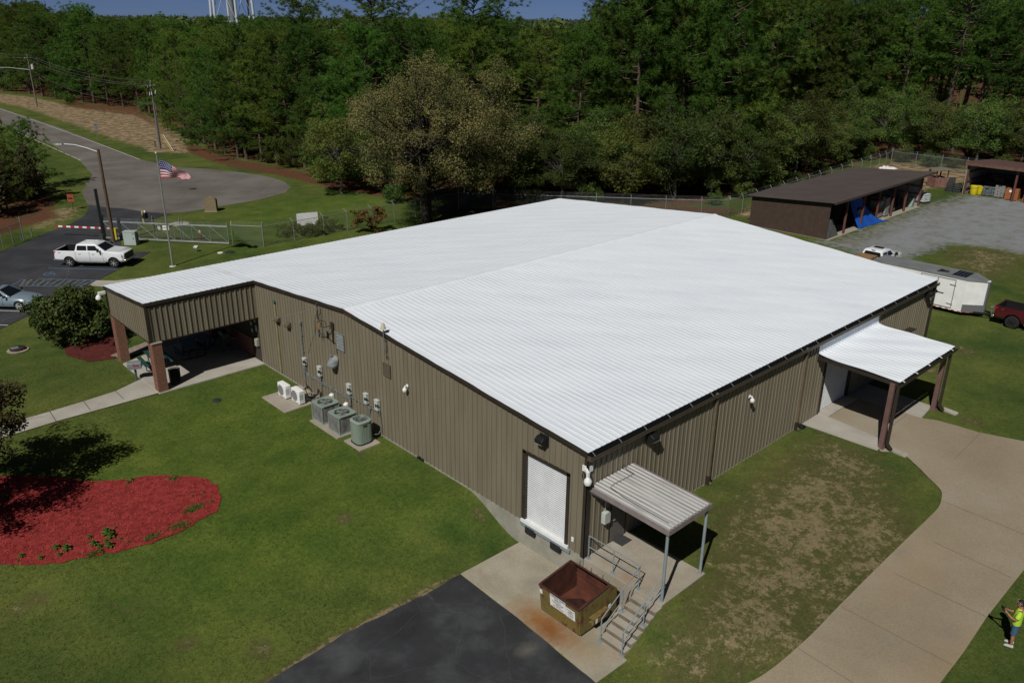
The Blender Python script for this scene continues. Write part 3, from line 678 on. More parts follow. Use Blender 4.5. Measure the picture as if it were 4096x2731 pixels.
MU = [(-13.639, 20.656, -0.120), (-12.838, 19.777, -0.120), (-12.121, 18.648, -0.120), (-10.911, 17.737, -0.120), (-10.113, 17.483, -0.120), (-9.412, 16.944, -0.120), (-8.617, 16.068, -0.120), (-8.224, 15.358, -0.120), (-8.132, 14.525, -0.120), (-8.428, 13.462, -0.120), (-9.007, 12.618, -0.120), (-9.714, 12.504, -0.120), (-10.681, 12.219, -0.120), (-11.901, 12.213, -0.141), (-12.941, 12.555, -0.151), (-13.938, 12.937, -0.158), (-14.901, 13.346, -0.162), (-15.933, 14.058, -0.150), (-16.631, 14.697, -0.137), (-17.991, 16.159, -0.121), (-18.374, 19.749, -0.120), (-16.730, 22.899, -0.120), (-14.970, 21.887, -0.120)]
sheet('mulch_bed', MU, M['mulch'], .03, step=1.0, jag=.06, jstep=.22)
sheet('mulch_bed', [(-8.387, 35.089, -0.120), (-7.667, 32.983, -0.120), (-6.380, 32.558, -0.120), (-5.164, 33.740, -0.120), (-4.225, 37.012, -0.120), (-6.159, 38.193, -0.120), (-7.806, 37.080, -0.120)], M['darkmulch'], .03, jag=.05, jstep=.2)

# ---------------------------------------------------------------- main building
BW, BL_, HE, HR, YR = 32.2, 32.15, 4.6, 5.895, 16.25       # depth, length, eave, ridge, ridge line
YIN, XP, ZF = 25.95, -6.26, 2.83                            # porch: inner side, outer face, fascia bottom
def roofz(y):
    return HE + (HR - HE) * (y / YR) if y <= YR else HE + (HR - HE) * (BW - y) / (BW - YR)
bld = thing('warehouse_building', 'large tan ribbed metal building with a white coated low gable roof', 'building', (0, 0, 0))

def ribwall(name, horiz, a0, a1, zlo, zhi, mt, parent, plane, out=-1, pitch=.3048, rw=.06, rd=.036, breaks=()):
    """ribbed sheet wall. horiz: 'X' or 'Y' run; plane: fixed coordinate; out: direction the ribs stand"""
    prof = []
    n = int((a1 - a0) / pitch)
    t = a0; prof.append((a0, 0))
    for i in range(n + 1):
        c = a0 + (i + .5) * pitch
        if c + rw / 2 >= a1 - .01: break
        prof += [(c - rw / 2, 0), (c - rw / 2 + .004, rd), (c + rw / 2 - .004, rd), (c + rw / 2, 0)]
        for e in (-.05, .05):       # two slight stiffening beads in the pan
            m_ = c + pitch / 2 + e
            if m_ + .012 < a1: prof += [(m_ - .012, 0), (m_, .006), (m_ + .012, 0)]
    prof.append((a1, 0))
    for b_ in breaks: prof += [(b_ - .001, 0), (b_ + .001, 0)]
    prof.sort()
    k = MB(); vs = []; fs = []
    for (s_, o_) in prof:
        l_, h_ = zlo(s_), zhi(s_)
        q = plane + out * o_
        for z in (l_, h_): vs.append((q, s_, z) if horiz == 'Y' else (s_, q, z))
    for i in range(len(prof) - 1):
        fs.append((2 * i, 2 * i + 2, 2 * i + 3, 2 * i + 1))
    k.add(vs, fs)
    return k.build(name, mt, parent, smooth=0, fix=False)

DY0, DY1, DZ0, DZ1 = .90, 3.38, -.02, 3.25
ribwall('gable_wall', 'Y', 0, YIN + .02, lambda y: (DZ1 if DY0 < y < DY1 else -.03), lambda y: roofz(y) - .03, M['siding'], bld, 0, breaks=(DY0, DY1))
ribwall('eave_wall', 'X', 0, 17.45, lambda x: -.1, lambda x: HE - .03, M['siding_dark'], bld, 0)
ribwall('eave_wall', 'X', 17.45, 24.3, lambda x: (2.95 if 18.5 < x < 21.75 else -.05), lambda x: HE - .03, M['siding_dark'], bld, 0, breaks=(18.5, 21.75))
ribwall('eave_wall', 'X', 24.3, BL_, lambda x: -.1, lambda x: HE - .03, M['siding_dark'], bld, 0)
ribwall('end_wall', 'Y', 0, BW, lambda y: -.1, lambda y: roofz(y) - .03, M['siding'], bld, BL_, out=1)
ribwall('rear_wall', 'X', 0, BL_, lambda x: -.1, lambda x: HE - .03, M['siding'], bld, BW, out=1)
# porch fascias
ribwall('porch_fascia', 'Y', YIN, BW, lambda y: ZF, lambda y: roofz(y) - .03, M['siding'], bld, XP, pitch=.3048)
ribwall('porch_fascia', 'X', XP, 0, lambda x: ZF, lambda x: roofz(YIN) - .03, M['siding_dark'], bld, YIN, pitch=.3048, rd=.045)
ribwall('porch_fascia', 'X', XP, 0, lambda x: ZF, lambda x: HE - .03, M['siding'], bld, BW, out=1)
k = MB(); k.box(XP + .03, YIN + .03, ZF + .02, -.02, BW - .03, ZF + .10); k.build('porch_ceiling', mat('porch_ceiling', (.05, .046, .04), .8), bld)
# recessed wall at the back of the porch: brick below, dark cladding above
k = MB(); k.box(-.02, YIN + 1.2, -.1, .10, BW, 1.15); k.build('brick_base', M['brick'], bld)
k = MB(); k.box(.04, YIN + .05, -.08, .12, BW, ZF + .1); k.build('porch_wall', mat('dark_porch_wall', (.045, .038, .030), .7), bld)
# brick piers
for (x0, y0) in ((-6.27, 25.78), (-6.22, 31.75), (-.55, 31.75)):
    k = MB(); k.box(x0, y0, -.3, x0 + .52, y0 + .60, ZF - .06)
    br_ = k.build('brick_pillar', M['brick'], bld)
    k = MB(); k.box(x0 - .03, y0 - .03, ZF - .06, x0 + .55, y0 + .63, ZF - .003); k.build('pillar_cap', M['conc'], br_)

# roof: coated ribs running down both slopes
def roof_panel(name, x0, x1, ya, yb, mt, parent, flat0=.22):
    n = int(round(abs(yb - ya) / .5)) + 1
    ysq = np.linspace(ya, yb, n)
    xsq = [x0, x0 + .06, x0 + flat0]; hh = [0.0, 0.0, 0.0]
    c = x0 + flat0 + .2
    while c < x1 - .12:
        xsq += [c - .052, c - .030, c - .010, c + .010, c + .030, c + .052]; hh += [0, .005, .017, .017, .005, 0]; c += .3048
    xsq += [x1 - .05, x1]; hh += [0, 0]
    XA = np.array(xsq); HA = np.array(hh)
    X, Y = np.meshgrid(XA, ysq)
    from mathutils import noise as mn
    rib = np.round((X - x0) / .3048)
    wob = .008 * np.sin(2 * pi * Y / 1.52 + .6 * np.sin(rib * 1.7)) + .010 * np.sin(2 * pi * Y / 3.1 + rib * .35) + .010 * np.sin(Y * 1.1 + X * .23)
    shift = .013 * np.sin(2 * pi * Y / 1.52 + rib * 2.3) + .010 * np.sin(Y * 2.2 + rib * .9)
    edge = np.clip(np.minimum(np.minimum(abs(Y - ya), abs(Y - yb)) / .6, 1), 0, 1)
    Z = np.array([roofz(y) for y in ysq])[:, None] + HA[None, :] * (.75 + .35 * np.sin(2 * pi * Y / 1.52 + rib) * .6) + wob * edge * .8
    Xs = X + shift * edge * (HA[None, :] > 0)
    Vv = np.stack([Xs, Y, Z], -1).reshape(-1, 3); nx = len(XA)
    ix = np.arange(nx * n).reshape(n, nx)
    Ff = np.stack([ix[:-1, :-1], ix[:-1, 1:], ix[1:, 1:], ix[1:, :-1]], -1).reshape(-1, 4)
    if yb < ya: Ff = Ff[:, ::-1]
    o = np_mesh(name, Vv, Ff, mt, parent, smooth=True)
    return o
roof_panel('roof_slope', -.08, BL_ + .05, -.04, YR, M['roof'], bld)
roof_panel('roof_slope', -.08, BL_ + .05, YR, BW + .05, M['roof'], bld)
roof_panel('porch_roof', XP - .10, -.08, YIN - .06, BW + .05, M['roof'], bld)
k = MB()                                          # low rounded ridge cap
prof = [(-.26, -.012), (-.16, .026), (0, .045), (.16, .026), (.26, -.012)]
n_ = 130; vs = []; fs = []
for i in range(n_ + 1):
    x = -.08 + (BL_ + .13) * i / n_
    for (dy, dz) in prof: vs.append((x, YR + dy + .012 * sin(x * 3.1), HR + dz - abs(dy) * .06 + .008 * sin(x * 4.7) + .006 * sin(x * 1.3)))
for i in range(n_):
    for j in range(4): fs.append((i * 5 + j, i * 5 + 5 + j, i * 5 + 6 + j, i * 5 + 1 + j))
k.add(vs, fs); k.build('ridge_cap', M['roof'], bld, smooth=60)

# dark rake and eave trims
def rake(pts, name='rake_trim', off=(-.10, 0), hgt=.24):
    k = MB()
    for (a, b) in zip(pts[:-1], pts[1:]):
        A_ = Vector(a); B_ = Vector(b)
        k.bar(A_ + Vector((0, 0, -hgt * .35)), B_ + Vector((0, 0, -hgt * .35)), .10, hgt * .55)
        k.bar(A_ + Vector((off[0] * -.25, off[1] * -.25, -hgt * .82)), B_ + Vector((off[0] * -.25, off[1] * -.25, -hgt * .82)), .05, hgt * .4)
    return k.build(name, M['trim'], bld)
rake([(-.06, -.02, HE - .02), (-.06, YR, HR - .02), (-.06, YIN, roofz(YIN) - .02)])
rake([(BL_ + .04, -.02, HE - .02), (BL_ + .04, YR, HR - .02), (BL_ + .04, BW, HE - .02)])
rake([(XP - .06, YIN - .05, roofz(YIN) - .02), (XP - .06, BW + .03, HE - .02)])
rake([(XP - .06, YIN - .05, roofz(YIN) - .025), (-.02, YIN - .05, roofz(YIN) - .025)], hgt=.26, off=(0, -.1))
rake([(XP - .06, BW + .05, HE - .03), (BL_, BW + .05, HE - .03)], off=(0, .1))
k = MB(); k.bar((-.09, 15.5, HR - .16), (-.09, 16.15, HR - .12), .03, .2); k.build('ridge_joint_plate', mat('rusty_plate', (.15, .05, .02), .8, (.09, .04, .02), 6), bld)
# gutter along the front eave, with straps
k = MB()
k.box(-.10, -.20, HE - .31, BL_ + .05, -.046, HE - .295); k.box(-.10, -.225, HE - .31, BL_ + .05, -.2001, HE - .15); k.box(-.10, -.24, HE - .16, BL_ + .05, -.2255, HE - .135)
k.box(-.115, -.225, HE - .31, -.1001, -.046, HE - .10)
gut = k.build('gutter', mat('brown_gutter', (.085, .070, .052), .5, (.07, .058, .044), 3), bld)
k = MB(); k.box(-.09, -.198, HE - .294, BL_ + .04, -.05, HE - .27); k.box(-.09, -.0445, HE - .30, BL_ + .04, -.036, HE - .012); k.build('gutter_bed', M['gutterin'], gut)
k = MB()
for i in range(22):
    x = .12 + i * 1.52
    if x < BL_: k.bar((x, -.04, HE - .008), (x, -.225, HE - .125), .032, .008)
k.build('gutter_strap', M['galv'], gut)
k = MB()                                          # closed rib ends seen above the gutter
for i in range(104):
    x = -.08 + .22 + .2 + i * .3048
    if x < BL_: k.box(x - .03, -.052, HE - .04, x + .03, -.043, HE + .012)
k.build('rib_end', M['black'], bld)
# corner trims
for (x, y, nx_, ny_) in ((0, 0, -1, -1), (BL_, 0, 1, -1), (0, YIN, 0, 0)):
    if nx_ == 0: continue
    k = MB()
    k.box(min(x + nx_ * .045, x - nx_ * .0), y - .045 + (0 if ny_ < 0 else 0), -.06, max(x + nx_ * .045, x), y + .14, HE - .2)
    k.box(min(x - nx_ * .16, x + nx_ * .045), y - .047, -.06, max(x - nx_ * .16, x + nx_ * .045), y - .0005, HE - .205)
    k.build('corner_trim', M['trim'], bld)
k = MB(); k.box(XP - .05, YIN - .06, ZF - .02, XP + .12, YIN + .11, roofz(YIN) - .2); k.build('corner_trim', M['trim'], bld)
k = MB(); k.box(XP - .05, BW - .1, ZF - .02, XP + .12, BW + .06, HE - .2); k.build('corner_trim', M['trim'], bld)
k = MB(); k.box(XP - .04, YIN - .03, ZF - .055, XP + .09, BW + .05, ZF + .0); k.box(XP + .091, YIN - .04, ZF - .055, -.0, YIN + .06, ZF + .0); k.box(XP + .091, BW - .06, ZF - .055, 0, BW + .05, ZF); k.build('fascia_sill', M['trim'], bld)

# foundation
k = MB(); k.prism([(0, -1.5), (YIN, -1.5), (YIN, -.035), (0, -.035)], -.012, .3, 'X'); k.prism([(.3, -1.5), (BL_, -1.5), (BL_, -.10), (.3, -.10)], -.02, .3, 'Y')
k.build('foundation_wall', M['concw'], bld, smooth=0)

# loading door
k = MB()
n_ = 34; vs = []; fs = []; zz_ = []
for i in range(n_):
    z = .10 + (DZ1 - .12) * i / n_; h_ = (DZ1 - .12) / n_; zz_ += [(z, .03), (z + h_ * .18, .03), (z + h_ * .24, .0), (z + h_ * .60, -.016), (z + h_ * .98, .002)]
for (z, dx) in zz_: vs += [(.10 + dx, DY0 + .10, z), (.10 + dx, DY1 - .12, z)]
for i in range(len(zz_) - 1): fs.append((2 * i, 2 * i + 1, 2 * i + 3, 2 * i + 2))
k.add(vs, fs)
door = k.build('roller_door', M['shutter'], bld, smooth=0, fix=False)
k = MB(); k.box(-.045, DY1 - .14, -.03, .14, DY1 + .05, DZ1 + .03); k.box(-.045, DY0 - .05, -.03, .14, DY0 + .10, DZ1 + .03); k.box(-.045, DY0 - .05, DZ1 - .06, .14, DY1 + .05, DZ1 + .06)
k.build('door_frame', M['trim'], bld, smooth=0)
k = MB(); k.box(-.10, DY0 - .12, -.05, .14, DY1 + .05, .10); k.build('dock_sill', M['white'], bld)
k = MB(); k.box(-.13, DY0 - .25, -.16, -.012, DY1 + .05, -.03); k.build('dock_edge_angle', M['pipe'], bld)
for y in (2.84, 1.39):
    k = MB()
    for j in range(4): k.box(-.17, y - .26 + j * .135, -.40, -.02, y - .26 + j * .135 + .115, -.10)
    k.bar((-.10, y - .30, -.18), (-.10, y + .32, -.18), .03); k.bar((-.10, y - .30, -.32), (-.10, y + .32, -.32), .03)
    k.build('dock_bumper', M['rubber'], bld, bevel=.01)
# personnel door under the small canopy, roller door under the large one
k = MB(); k.box(1.42, -.04, -.06, 2.46, -.001, 2.14); fr_ = k.build('door_frame', M['trim'], bld)
k = MB(); k.box(1.50, -.055, -.04, 2.38, -.0405, 2.07); dr_ = k.build('door', mat('grey_brown_door', (.13, .12, .11), .45), bld)
k = MB(); k.box(1.60, -.066, 1.72, 2.05, -.056, 1.90); k.build('door_sign', M['lightgrey'], dr_)
k = MB(); k.cyl((1.58, -.055, .98), (1.58, -.11, .98), .02); k.bar((1.57, -.11, .98), (1.70, -.11, .98), .025); k.build('door_handle', M['galv'], dr_)
k = MB(); vs = []; fs = []; n_ = 37
for i in range(n_ * 4 + 1):
    z = .0 + 2.95 * i / (n_ * 4); vs += [(18.6, .08 + .02 * sin(pi / 2 * i), z), (21.65, .08 + .02 * sin(pi / 2 * i), z)]
for i in range(n_ * 4): fs.append((2 * i, 2 * i + 1, 2 * i + 3, 2 * i + 2))
k.add(vs, fs); k.build('roller_door', M['white'], bld, smooth=60)
k = MB(); k.box(18.42, -.045, -.05, 18.62, .12, 3.0); k.box(21.63, -.045, -.05, 21.83, .12, 3.0); k.box(18.42, -.045, 2.93, 21.83, .12, 3.08); k.build('door_frame', M['trim'], bld, smooth=0)
k = MB(); k.box(18.5, -.6, -.1, 21.75, .1, .02); k.build('door_sill', M['paleconc'], bld)
k = MB(); k.box(28.0, -.05, -.08, 29.0, -.001, 2.1); dr2 = k.build('door', mat('tan_service_door', (.10, .085, .06), .5), bld)
k = MB(); k.box(27.85, -.45, 2.2, 29.15, -.01, 2.24); k.build('door_canopy', M['trim'], bld)
# downspouts on the eave wall
for i, x in enumerate((8.22, 16.05, 31.95)):
    k = MB(); k.box(x - .055, -.15, .05, x + .055, -.04, HE - .19); k.box(x - .075, -.17, .02, x + .075, -.03, .10); k.box(x - .065, -.16, 1.55, x + .065, -.033, 1.60)
    k.bar((x, -.10, .10), (x, -.26, -.06), .10)
    ds_ = k.build('downspout', mat('tan_downspout', (.155, .122, .080), .5, (.125, .10, .066), 4) if i < 2 else M['trim'], bld)
    k = MB(); k.box(x - .09, -.20, -.10, x + .09, -.035, .34); k.build('downspout_boot', M['trim'], ds_)
# pale pipe strip, louvres, hoods and ducts on the gable wall
y = 23.58
k = MB(); k.box(-.09, y - .05, .10, -.033, y + .05, 4.22); k.build('pale_downpipe', mat('pale_straw_paint', (.30, .265, .13), .6, (.25, .215, .11), 3), bld)
k = MB(); k.lathe((-.085, y, 4.42), [(.04, -.05), (.11, -.04), (.11, .0), (.05, .05)], 14, axis='X'); k.build('green_bell', mat('verdigris_bell', (.035, .115, .085), .6, (.07, .16, .12), 8), bld)
for (yy, zz) in ((23.30, 3.46), (22.10, 3.46)):
    k = MB(); k.prism([(-.04, zz - .13), (-.30, zz - .13), (-.30, zz - .06), (-.04, zz + .15)], yy - .17, yy + .17, 'Y'); k.build('vent_hood', mat('brown_vent_hood', (.105, .080, .055), .5), bld)
def louvre(y0, y1, z0, z1, mt, frame, n=5):
    k = MB(); k.box(-.075, y0, z0, -.034, y0 + .05, z1); k.box(-.075, y1 - .05, z0, -.034, y1, z1); k.box(-.075, y0 + .05, z0, -.034, y1 - .05, z0 + .05); k.box(-.075, y0 + .05, z1 - .05, -.034, y1 - .05, z1)
    fr = k.build('louvre_frame', frame, bld)
    k = MB(); st = (z1 - z0 - .12) / n
    for i in range(n):
        z = z0 + .06 + i * st
        k.slab([(-.085, y0 + .05, z), (-.085, y1 - .05, z), (-.04, y1 - .05, z + st * .82), (-.04, y0 + .05, z + st * .82)], .006)
    k.build('louvre_blade', mt, fr, smooth=0)
    k = MB(); k.box(-.038, y0 + .05, z0 + .05, -.034, y1 - .05, z1 - .05); k.build('louvre_gap', M['black'], fr)
louvre(16.46, 17.18, 3.50, 4.42, M['galv'], M['galv'])
louvre(12.46, 13.05, 3.38, 4.06, mat('brown_louvre', (.095, .075, .056), .5), mat('brown_louvre_frame', (.11, .088, .062), .5), 5)
k = MB()                                          # galvanised exhaust hood: a dome turned down
n_ = 18; vs = []; fs = []; yc, zc, hw = 17.42, 2.76, .30
for i in range(9):
    a = pi / 2 * i / 8
    for j in range(n_ + 1):
        t = pi * j / n_
        vs.append((-.04 - .46 * sin(a) * sin(t) - .02, yc + hw * cos(t) * (cos(a) * .15 + .85), zc + .32 * cos(a) * (.35 + .65 * sin(t)) - .16 * sin(a)))
for i in range(8):
    for j in range(n_):
        fs.append((i * (n_ + 1) + j, i * (n_ + 1) + j + 1, (i + 1) * (n_ + 1) + j + 1, (i + 1) * (n_ + 1) + j))
k.add(vs, fs); k.lathe((-.24, yc, zc - .30), [(.26, 0), (.29, .04), (.30, .16), (.26, .18)], 20)
k.tube([(-.06, yc, zc + .05), (-.16, yc, zc + .30), (-.34, yc, zc + .34)], .05, 8)
k.build('exhaust_hood', mat('weathered_duct_steel', (.17, .185, .195), .6, (.23, .245, .25), 3), bld, smooth=50)
# conduits
k = MB()
for dy in (0, .07): k.tube([(-.075, 20.76 + dy, .33), (-.075, 20.74 + dy, 3.86)], .022, 6)
for z in (1.0, 2.2, 3.2): k.box(-.09, 20.68, z, -.033, 20.90, z + .04)
k.box(-.13, 20.68, 3.82, -.033, 20.92, 4.0)
k.build('conduit', M['galvd'], bld)
k = MB()
for dz in (0, .09):
    k.tube([(-.08, 20.54, 1.62), (-.08, 20.54, 1.02 + dz), (-.08, 20.42, .95 + dz), (-.08, 16.3, .92 + dz), (-.08, 16.16, .84 + dz), (-.08, 16.14, .5)], .024, 6)
for y in (20.0, 18.9, 17.9, 16.9): k.box(-.105, y, .86, -.033, y + .05, 1.06)
k.tube([(-.08, 16.15, 1.45), (-.08, 16.08, 1.18), (-.08, 14.5, 1.16), (-.08, 14.38, 1.12), (-.08, 14.4, .9)], .024, 6)
k.tube([(-.08, 14.62, 1.18), (-.08, 13.62, 1.20), (-.08, 13.55, 1.3), (-.08, 13.55, 1.5)], .024, 6)
for y in (15.6, 14.3): k.box(-.105, y, 1.09, -.033, y + .05, 1.24)
k.build('conduit', M['galvd'], bld)
k = MB(); k.tube([(-.10, 18.97, 1.4), (-.11, 19.0, .95), (-.16, 19.0, .55), (-.35, 18.9, .28), (-.9, 18.7, .16)], .022, 6); k.build('flexible_whip', M['galvd'], bld)
k = MB(); k.tube([(-.10, 16.1, 1.3), (-.12, 16.1, .7), (-.2, 16.2, .45), (-.5, 16.3, .3)], .022, 6); k.build('flexible_whip', M['galvd'], bld)
k = MB(); k.tube([(-.09, 14.5, 1.3), (-.09, 14.48, .7), (-.12, 14.5, .4), (-.35, 14.8, .2)], .022, 6); k.build('flexible_whip', M['galvd'], bld)
k = MB(); k.tube([(-.09, 13.5, 1.3), (-.10, 13.42, .6), (-.14, 13.4, .32), (-.35, 13.3, .2), (-.55, 13.4, .22)], .022, 6); k.build('flexible_whip', M['galvd'], bld)
k = MB()
for i in range(4): k.tube([(-.08, 19.4 - .12 * i, .46 - .02 * i), (-.25, 19.2, .28), (-.55, 19.1 + .1 * i, .16), (-.8, 19.0 + .1 * i, .20), (-1.0, 19.35, .26)], .03, 6)
k.tube([(-.12, 20.6, .35), (-.2, 20.3, .24), (-.5, 20.1, .34), (-1.0, 20.25, .30)], .028, 6); k.tube([(-.12, 20.5, .30), (-.25, 20.2, .40), (-.6, 19.9, .50), (-.7, 19.5, .3), (-.3, 19.4, .2)], .026, 6)
k.tube([(-.10, 16.4, .32), (-.12, 15.4, .26), (-.14, 14.6, .22), (-.3, 14.2, .2)], .035, 6); k.tube([(-.10, 18.2, .34), (-.14, 17.4, .30), (-.3, 16.9, .26)], .035, 6)
k.build('refrigerant_line', M['black'], bld)

# ---------------------------------------------------------------- fixtures fastened to the building: each a thing
def wallpack(loc, axis, label):
    t = thing('flood_light', label, 'wall light', loc, 0 if axis == 'X' else pi / 2, 'dark wall flood lights')
    k = MB(); k.prism([(-.03, -.20), (-.03, .20), (-.24, .22), (-.40, .10), (-.36, -.06)], -.20, .20, 'Y'); k.build('housing', M['blacksteel'], t, bevel=.015)
    k = MB(); k.box(-.045, -.24, -.24, -.02, .24, .24); k.build('back_plate', M['blacksteel'], t)
    k = MB(); k.prism([(-.06, -.21), (-.06, -.20), (-.36, -.062), (-.365, -.075)], -.17, .17, 'Y'); k.build('lens', M['lens'], t)
    return t
wallpack((-.03, 2.22, 4.22), 'X', 'black flood light on the gable wall above the white loading door')
wallpack((3.60, -.035, 3.93), 'Y', 'black flood light on the eave wall over the small canopy')
wallpack((30.9, -.035, 3.93), 'Y', 'black flood light at the far end of the eave wall near the trailer')
def camera_(loc, axis, label, long=.16):
    t = thing('security_camera', label, 'camera', loc, 0 if axis == 'X' else pi / 2, 'white security cameras')
    k = MB(); k.box(-.06, -.07, -.07, -.03, .07, .07); k.tube([(-.05, 0, .0), (-.16, 0, .02), (-.20, 0, -.03)], .035, 8); k.build('bracket', M['white'], t)
    k = MB(); k.lathe((-.20, 0, -.16), [(.03, -.10), (.09, -.07), (.11, 0), (.10, .06), (.05, .12)], 16); k.build('dome', M['white'], t)
    return t
camera_((-.03, 11.1, 3.48), 'X', 'white dome camera in the middle of the gable wall')
camera_((11.0, -.035, 3.38), 'Y', 'white dome camera in the middle of the long eave wall')
camera_((BL_ + .02, .10, 3.85), 'X', 'white dome camera at the far corner in front of the trailer doors')
t = thing('security_camera', 'white bracketed camera on the near corner post beside the loading door', 'camera', (-.06, -.06, 3.75), 0, 'white security cameras')
k = MB(); k.box(-.012, .08, .0, .0, .28, .26); k.box(.08, -.012, .0, .28, .0, .26); k.bar((-.01, .10, .12), (-.10, -.10, .06), .10, .12); k.box(-.14, -.14, -.10, -.04, -.04, .12); k.build('bracket', M['white'], t, bevel=.008)
k = MB(); k.lathe((-.12, -.12, -.26), [(.03, -.17), (.12, -.12), (.155, -.02), (.14, .08), (.05, .18)], 18); k.build('dome', M['white'], t)
k = MB(); k.tube([(.02, .22, .02), (-.02, .26, -.2), (0, .22, -.36), (.03, .06, -.4)], .014, 6); k.build('cable', M['black'], t)
t = thing('porch_light', 'white lamp on an arm at the outer porch corner over the bush', 'wall light', (XP - .06, BW - .12, 4.18), 0)
k = MB(); k.box(-.42, -.06, -.05, 0, .06, .14); k.build('arm', M['white'], t, bevel=.02)
k = MB(); k.lathe((-.42, 0, -.16), [(.05, -.16), (.16, -.12), (.17, -.02), (.10, .10), (.04, .14)], 18); k.build('globe', M['white'], t)
k = MB(); k.box(.0, -.05, -1.15, .05, .05, -.10); k.build('conduit', M['trim'], t)

# electrical disconnect boxes
BXL = ['small grey switch box high on the double conduit behind the mini split units', 'tall grey switch box left of the exhaust hood', 'tall grey switch box over the second square condenser', 'grey switch box over the round condenser, left of a pair', 'grey switch box over the round condenser, right of a pair']
for i, (y, z, hgt, wd) in enumerate(((20.58, 1.74, .40, .24), (19.02, 1.66, .56, .27), (16.15, 1.60, .56, .28), (14.60, 1.62, .55, .27), (13.64, 1.60, .56, .28))):
    t = thing('disconnect_box', BXL[i], 'switch box', (-.035, y, z), 0, 'grey electrical boxes on the gable wall')
    k = MB(); k.box(-.17, -wd / 2, -hgt / 2, 0, wd / 2, hgt / 2); k.box(-.185, -wd / 2 - .01, hgt / 2 - .05, .0, wd / 2 + .01, hgt / 2 + .006); k.build('case', M['lightgrey'], t, bevel=.01)
    k = MB(); k.bar((-.20, -wd / 2 - .03, -.02), (-.20, -wd / 2 - .03, .12), .03); k.box(-.20, -wd / 2 - .04, -.04, -.10, -wd / 2 - .0105, .0); k.build('switch_handle', M['black'], t)
    k = MB(); k.box(-.1745, -.07, -.10, -.171, .06, .06); k.build('warning_label', M['black'], t)
    k = MB(); k.tube([(-.09, 0, -hgt / 2), (-.09, 0, -hgt / 2 - .3)], .024, 6); k.build('stub_pipe', M['galvd'], t)
for (y, z, lb) in ((17.95, .45, 'white pipe hood low on the wall behind the first square condenser'), (16.55, .42, 'white pipe hood low on the wall beside the second square condenser')):
    k = MB(); k.prism([(-.04, z), (-.22, z), (-.24, z + .16), (-.12, z + .24), (-.04, z + .24)], y - .12, y + .12, 'Y')
    tag(k.build('pipe_hood', M['white'], None, bevel=.02), lb, 'pipe cover', 'white pipe hoods on the gable wall')
k = MB(); k.box(-.065, .5, .42, -.033, .62, .62); tag(k.build('bell_push', M['white'], None, bevel=.008), 'small white push button box beside the loading door', 'door button')

# antennas on the gable
t = thing('yagi_antenna', 'dark mast with a long thin horizontal boom antenna on the gable wall', 'antenna', (-.26, 18.48, 3.82))
k = MB(); k.cyl((0, 0, 0), (0, 0, 1.75), .032, .028, 8); k.build('mast', M['blacksteel'], t)
k = MB(); k.tube([(0, 0, 1.62), (-1.1, .35, 1.42), (-2.2, .75, 1.30)], .014, 6); k.tube([(-.02, .0, 1.5), (0, 0, 1.62)], .03, 6); k.bar((-.35, .12, 1.42), (-.35, .12, 1.72), .012); k.bar((-.02, .03, 1.48), (-.02, .03, 1.84), .014); k.build('boom', M['galvd'], t)
for z in (.22, .95):
    k = MB(); k.bar((.24, 0, z), (-.06, 0, z), .05, .04); k.bar((-.05, -.12, z), (-.05, .12, z), .03); k.build('clamp', M['galvd'], t)
k = MB(); k.tube([(-.03, .05, 1.3), (-.06, .2, .9), (-.05, .26, .5), (-.05, .30, .05)], .013, 5); k.tube([(0, 0, .18), (.14, -.3, .10), (.18, -.8, .0), (.2, -1.25, -.05), (.2, -1.3, -.6)], .016, 5); k.build('cable', M['black'], t)
t = thing('panel_antenna', 'tan flat panel antenna on an angled arm beside the grey louvre', 'antenna', (-.05, 17.46, 4.74))
k = MB(); k.box(-.04, -.13, -.22, .0, .13, .12); k.bar((-.03, 0, -.05), (-.42, .10, -.08), .035); k.bar((-.42, .10, -.08), (-.60, .26, .0), .03); k.prism([(-.06, -.2), (.05, -.2), (.02, -1.05), (.0, -1.05)], -.05, -.02, 'X'); k.build('bracket', M['trim'], t)
k = MB(); k.slab([(-.68, .18, -.16), (-.62, .40, -.16), (-.60, .40, .16), (-.66, .18, .16)], .04); k.build('panel', mat('tan_antenna_panel', (.30, .19, .09), .6), t)
k = MB(); k.tube([(-.62, .25, .2), (-.5, .15, .28), (-.36, .08, .22), (-.32, .06, 0)], .014, 6); k.build('cable', M['black'], t)
t = thing('siren_mast', 'slim wall mast topped by a small cream beacon rising past the roof edge', 'beacon', (-.16, 12.72, 4.40))
k = MB(); k.cyl((0, 0, .1), (0, 0, 1.45), .026, .026, 8); k.bar((.12, 0, .35), (0, 0, .35), .04); k.bar((.12, 0, .85), (0, 0, .85), .04); k.build('mast', M['galvd'], t)
k = MB(); k.lathe((0, 0, 1.44), [(.06, 0), (.14, .02), (.14, .06), (.10, .12), (.09, .24), (.05, .30)], 16); k.build('beacon', mat('cream_plastic', (.50, .46, .32), .5), t)
k = MB(); k.tube([(.02, -.02, 1.3), (.04, -.10, 1.0), (.04, -.14, .5), (.06, -.06, .2), (.05, -.16, .05), (.06, -.05, -.10), (.06, -.10, .15)], .014, 5); k.build('cable', M['black'], t)

# splash boxes on the grass by the wall
for (q, lb) in (((0.231, 25.296, -0.120), 'black drain box on the grass at the patio corner'), ((0.097, 10.327, -0.120), 'black drain box on the grass along the gable wall past the condensers'), ((16.512, -0.067, -0.120), 'black drain box on the grass beside the second downspout')):
    k = MB(); k.at((q[0], q[1], q[2])); k.box(-.16, -.26, 0, .16, .26, .12); k.box(-.13, -.22, .1201, .13, .22, .15)
    tag(k.build('drain_box', M['black'], None, bevel=.015), lb, 'drain box', 'black drain boxes on the grass')

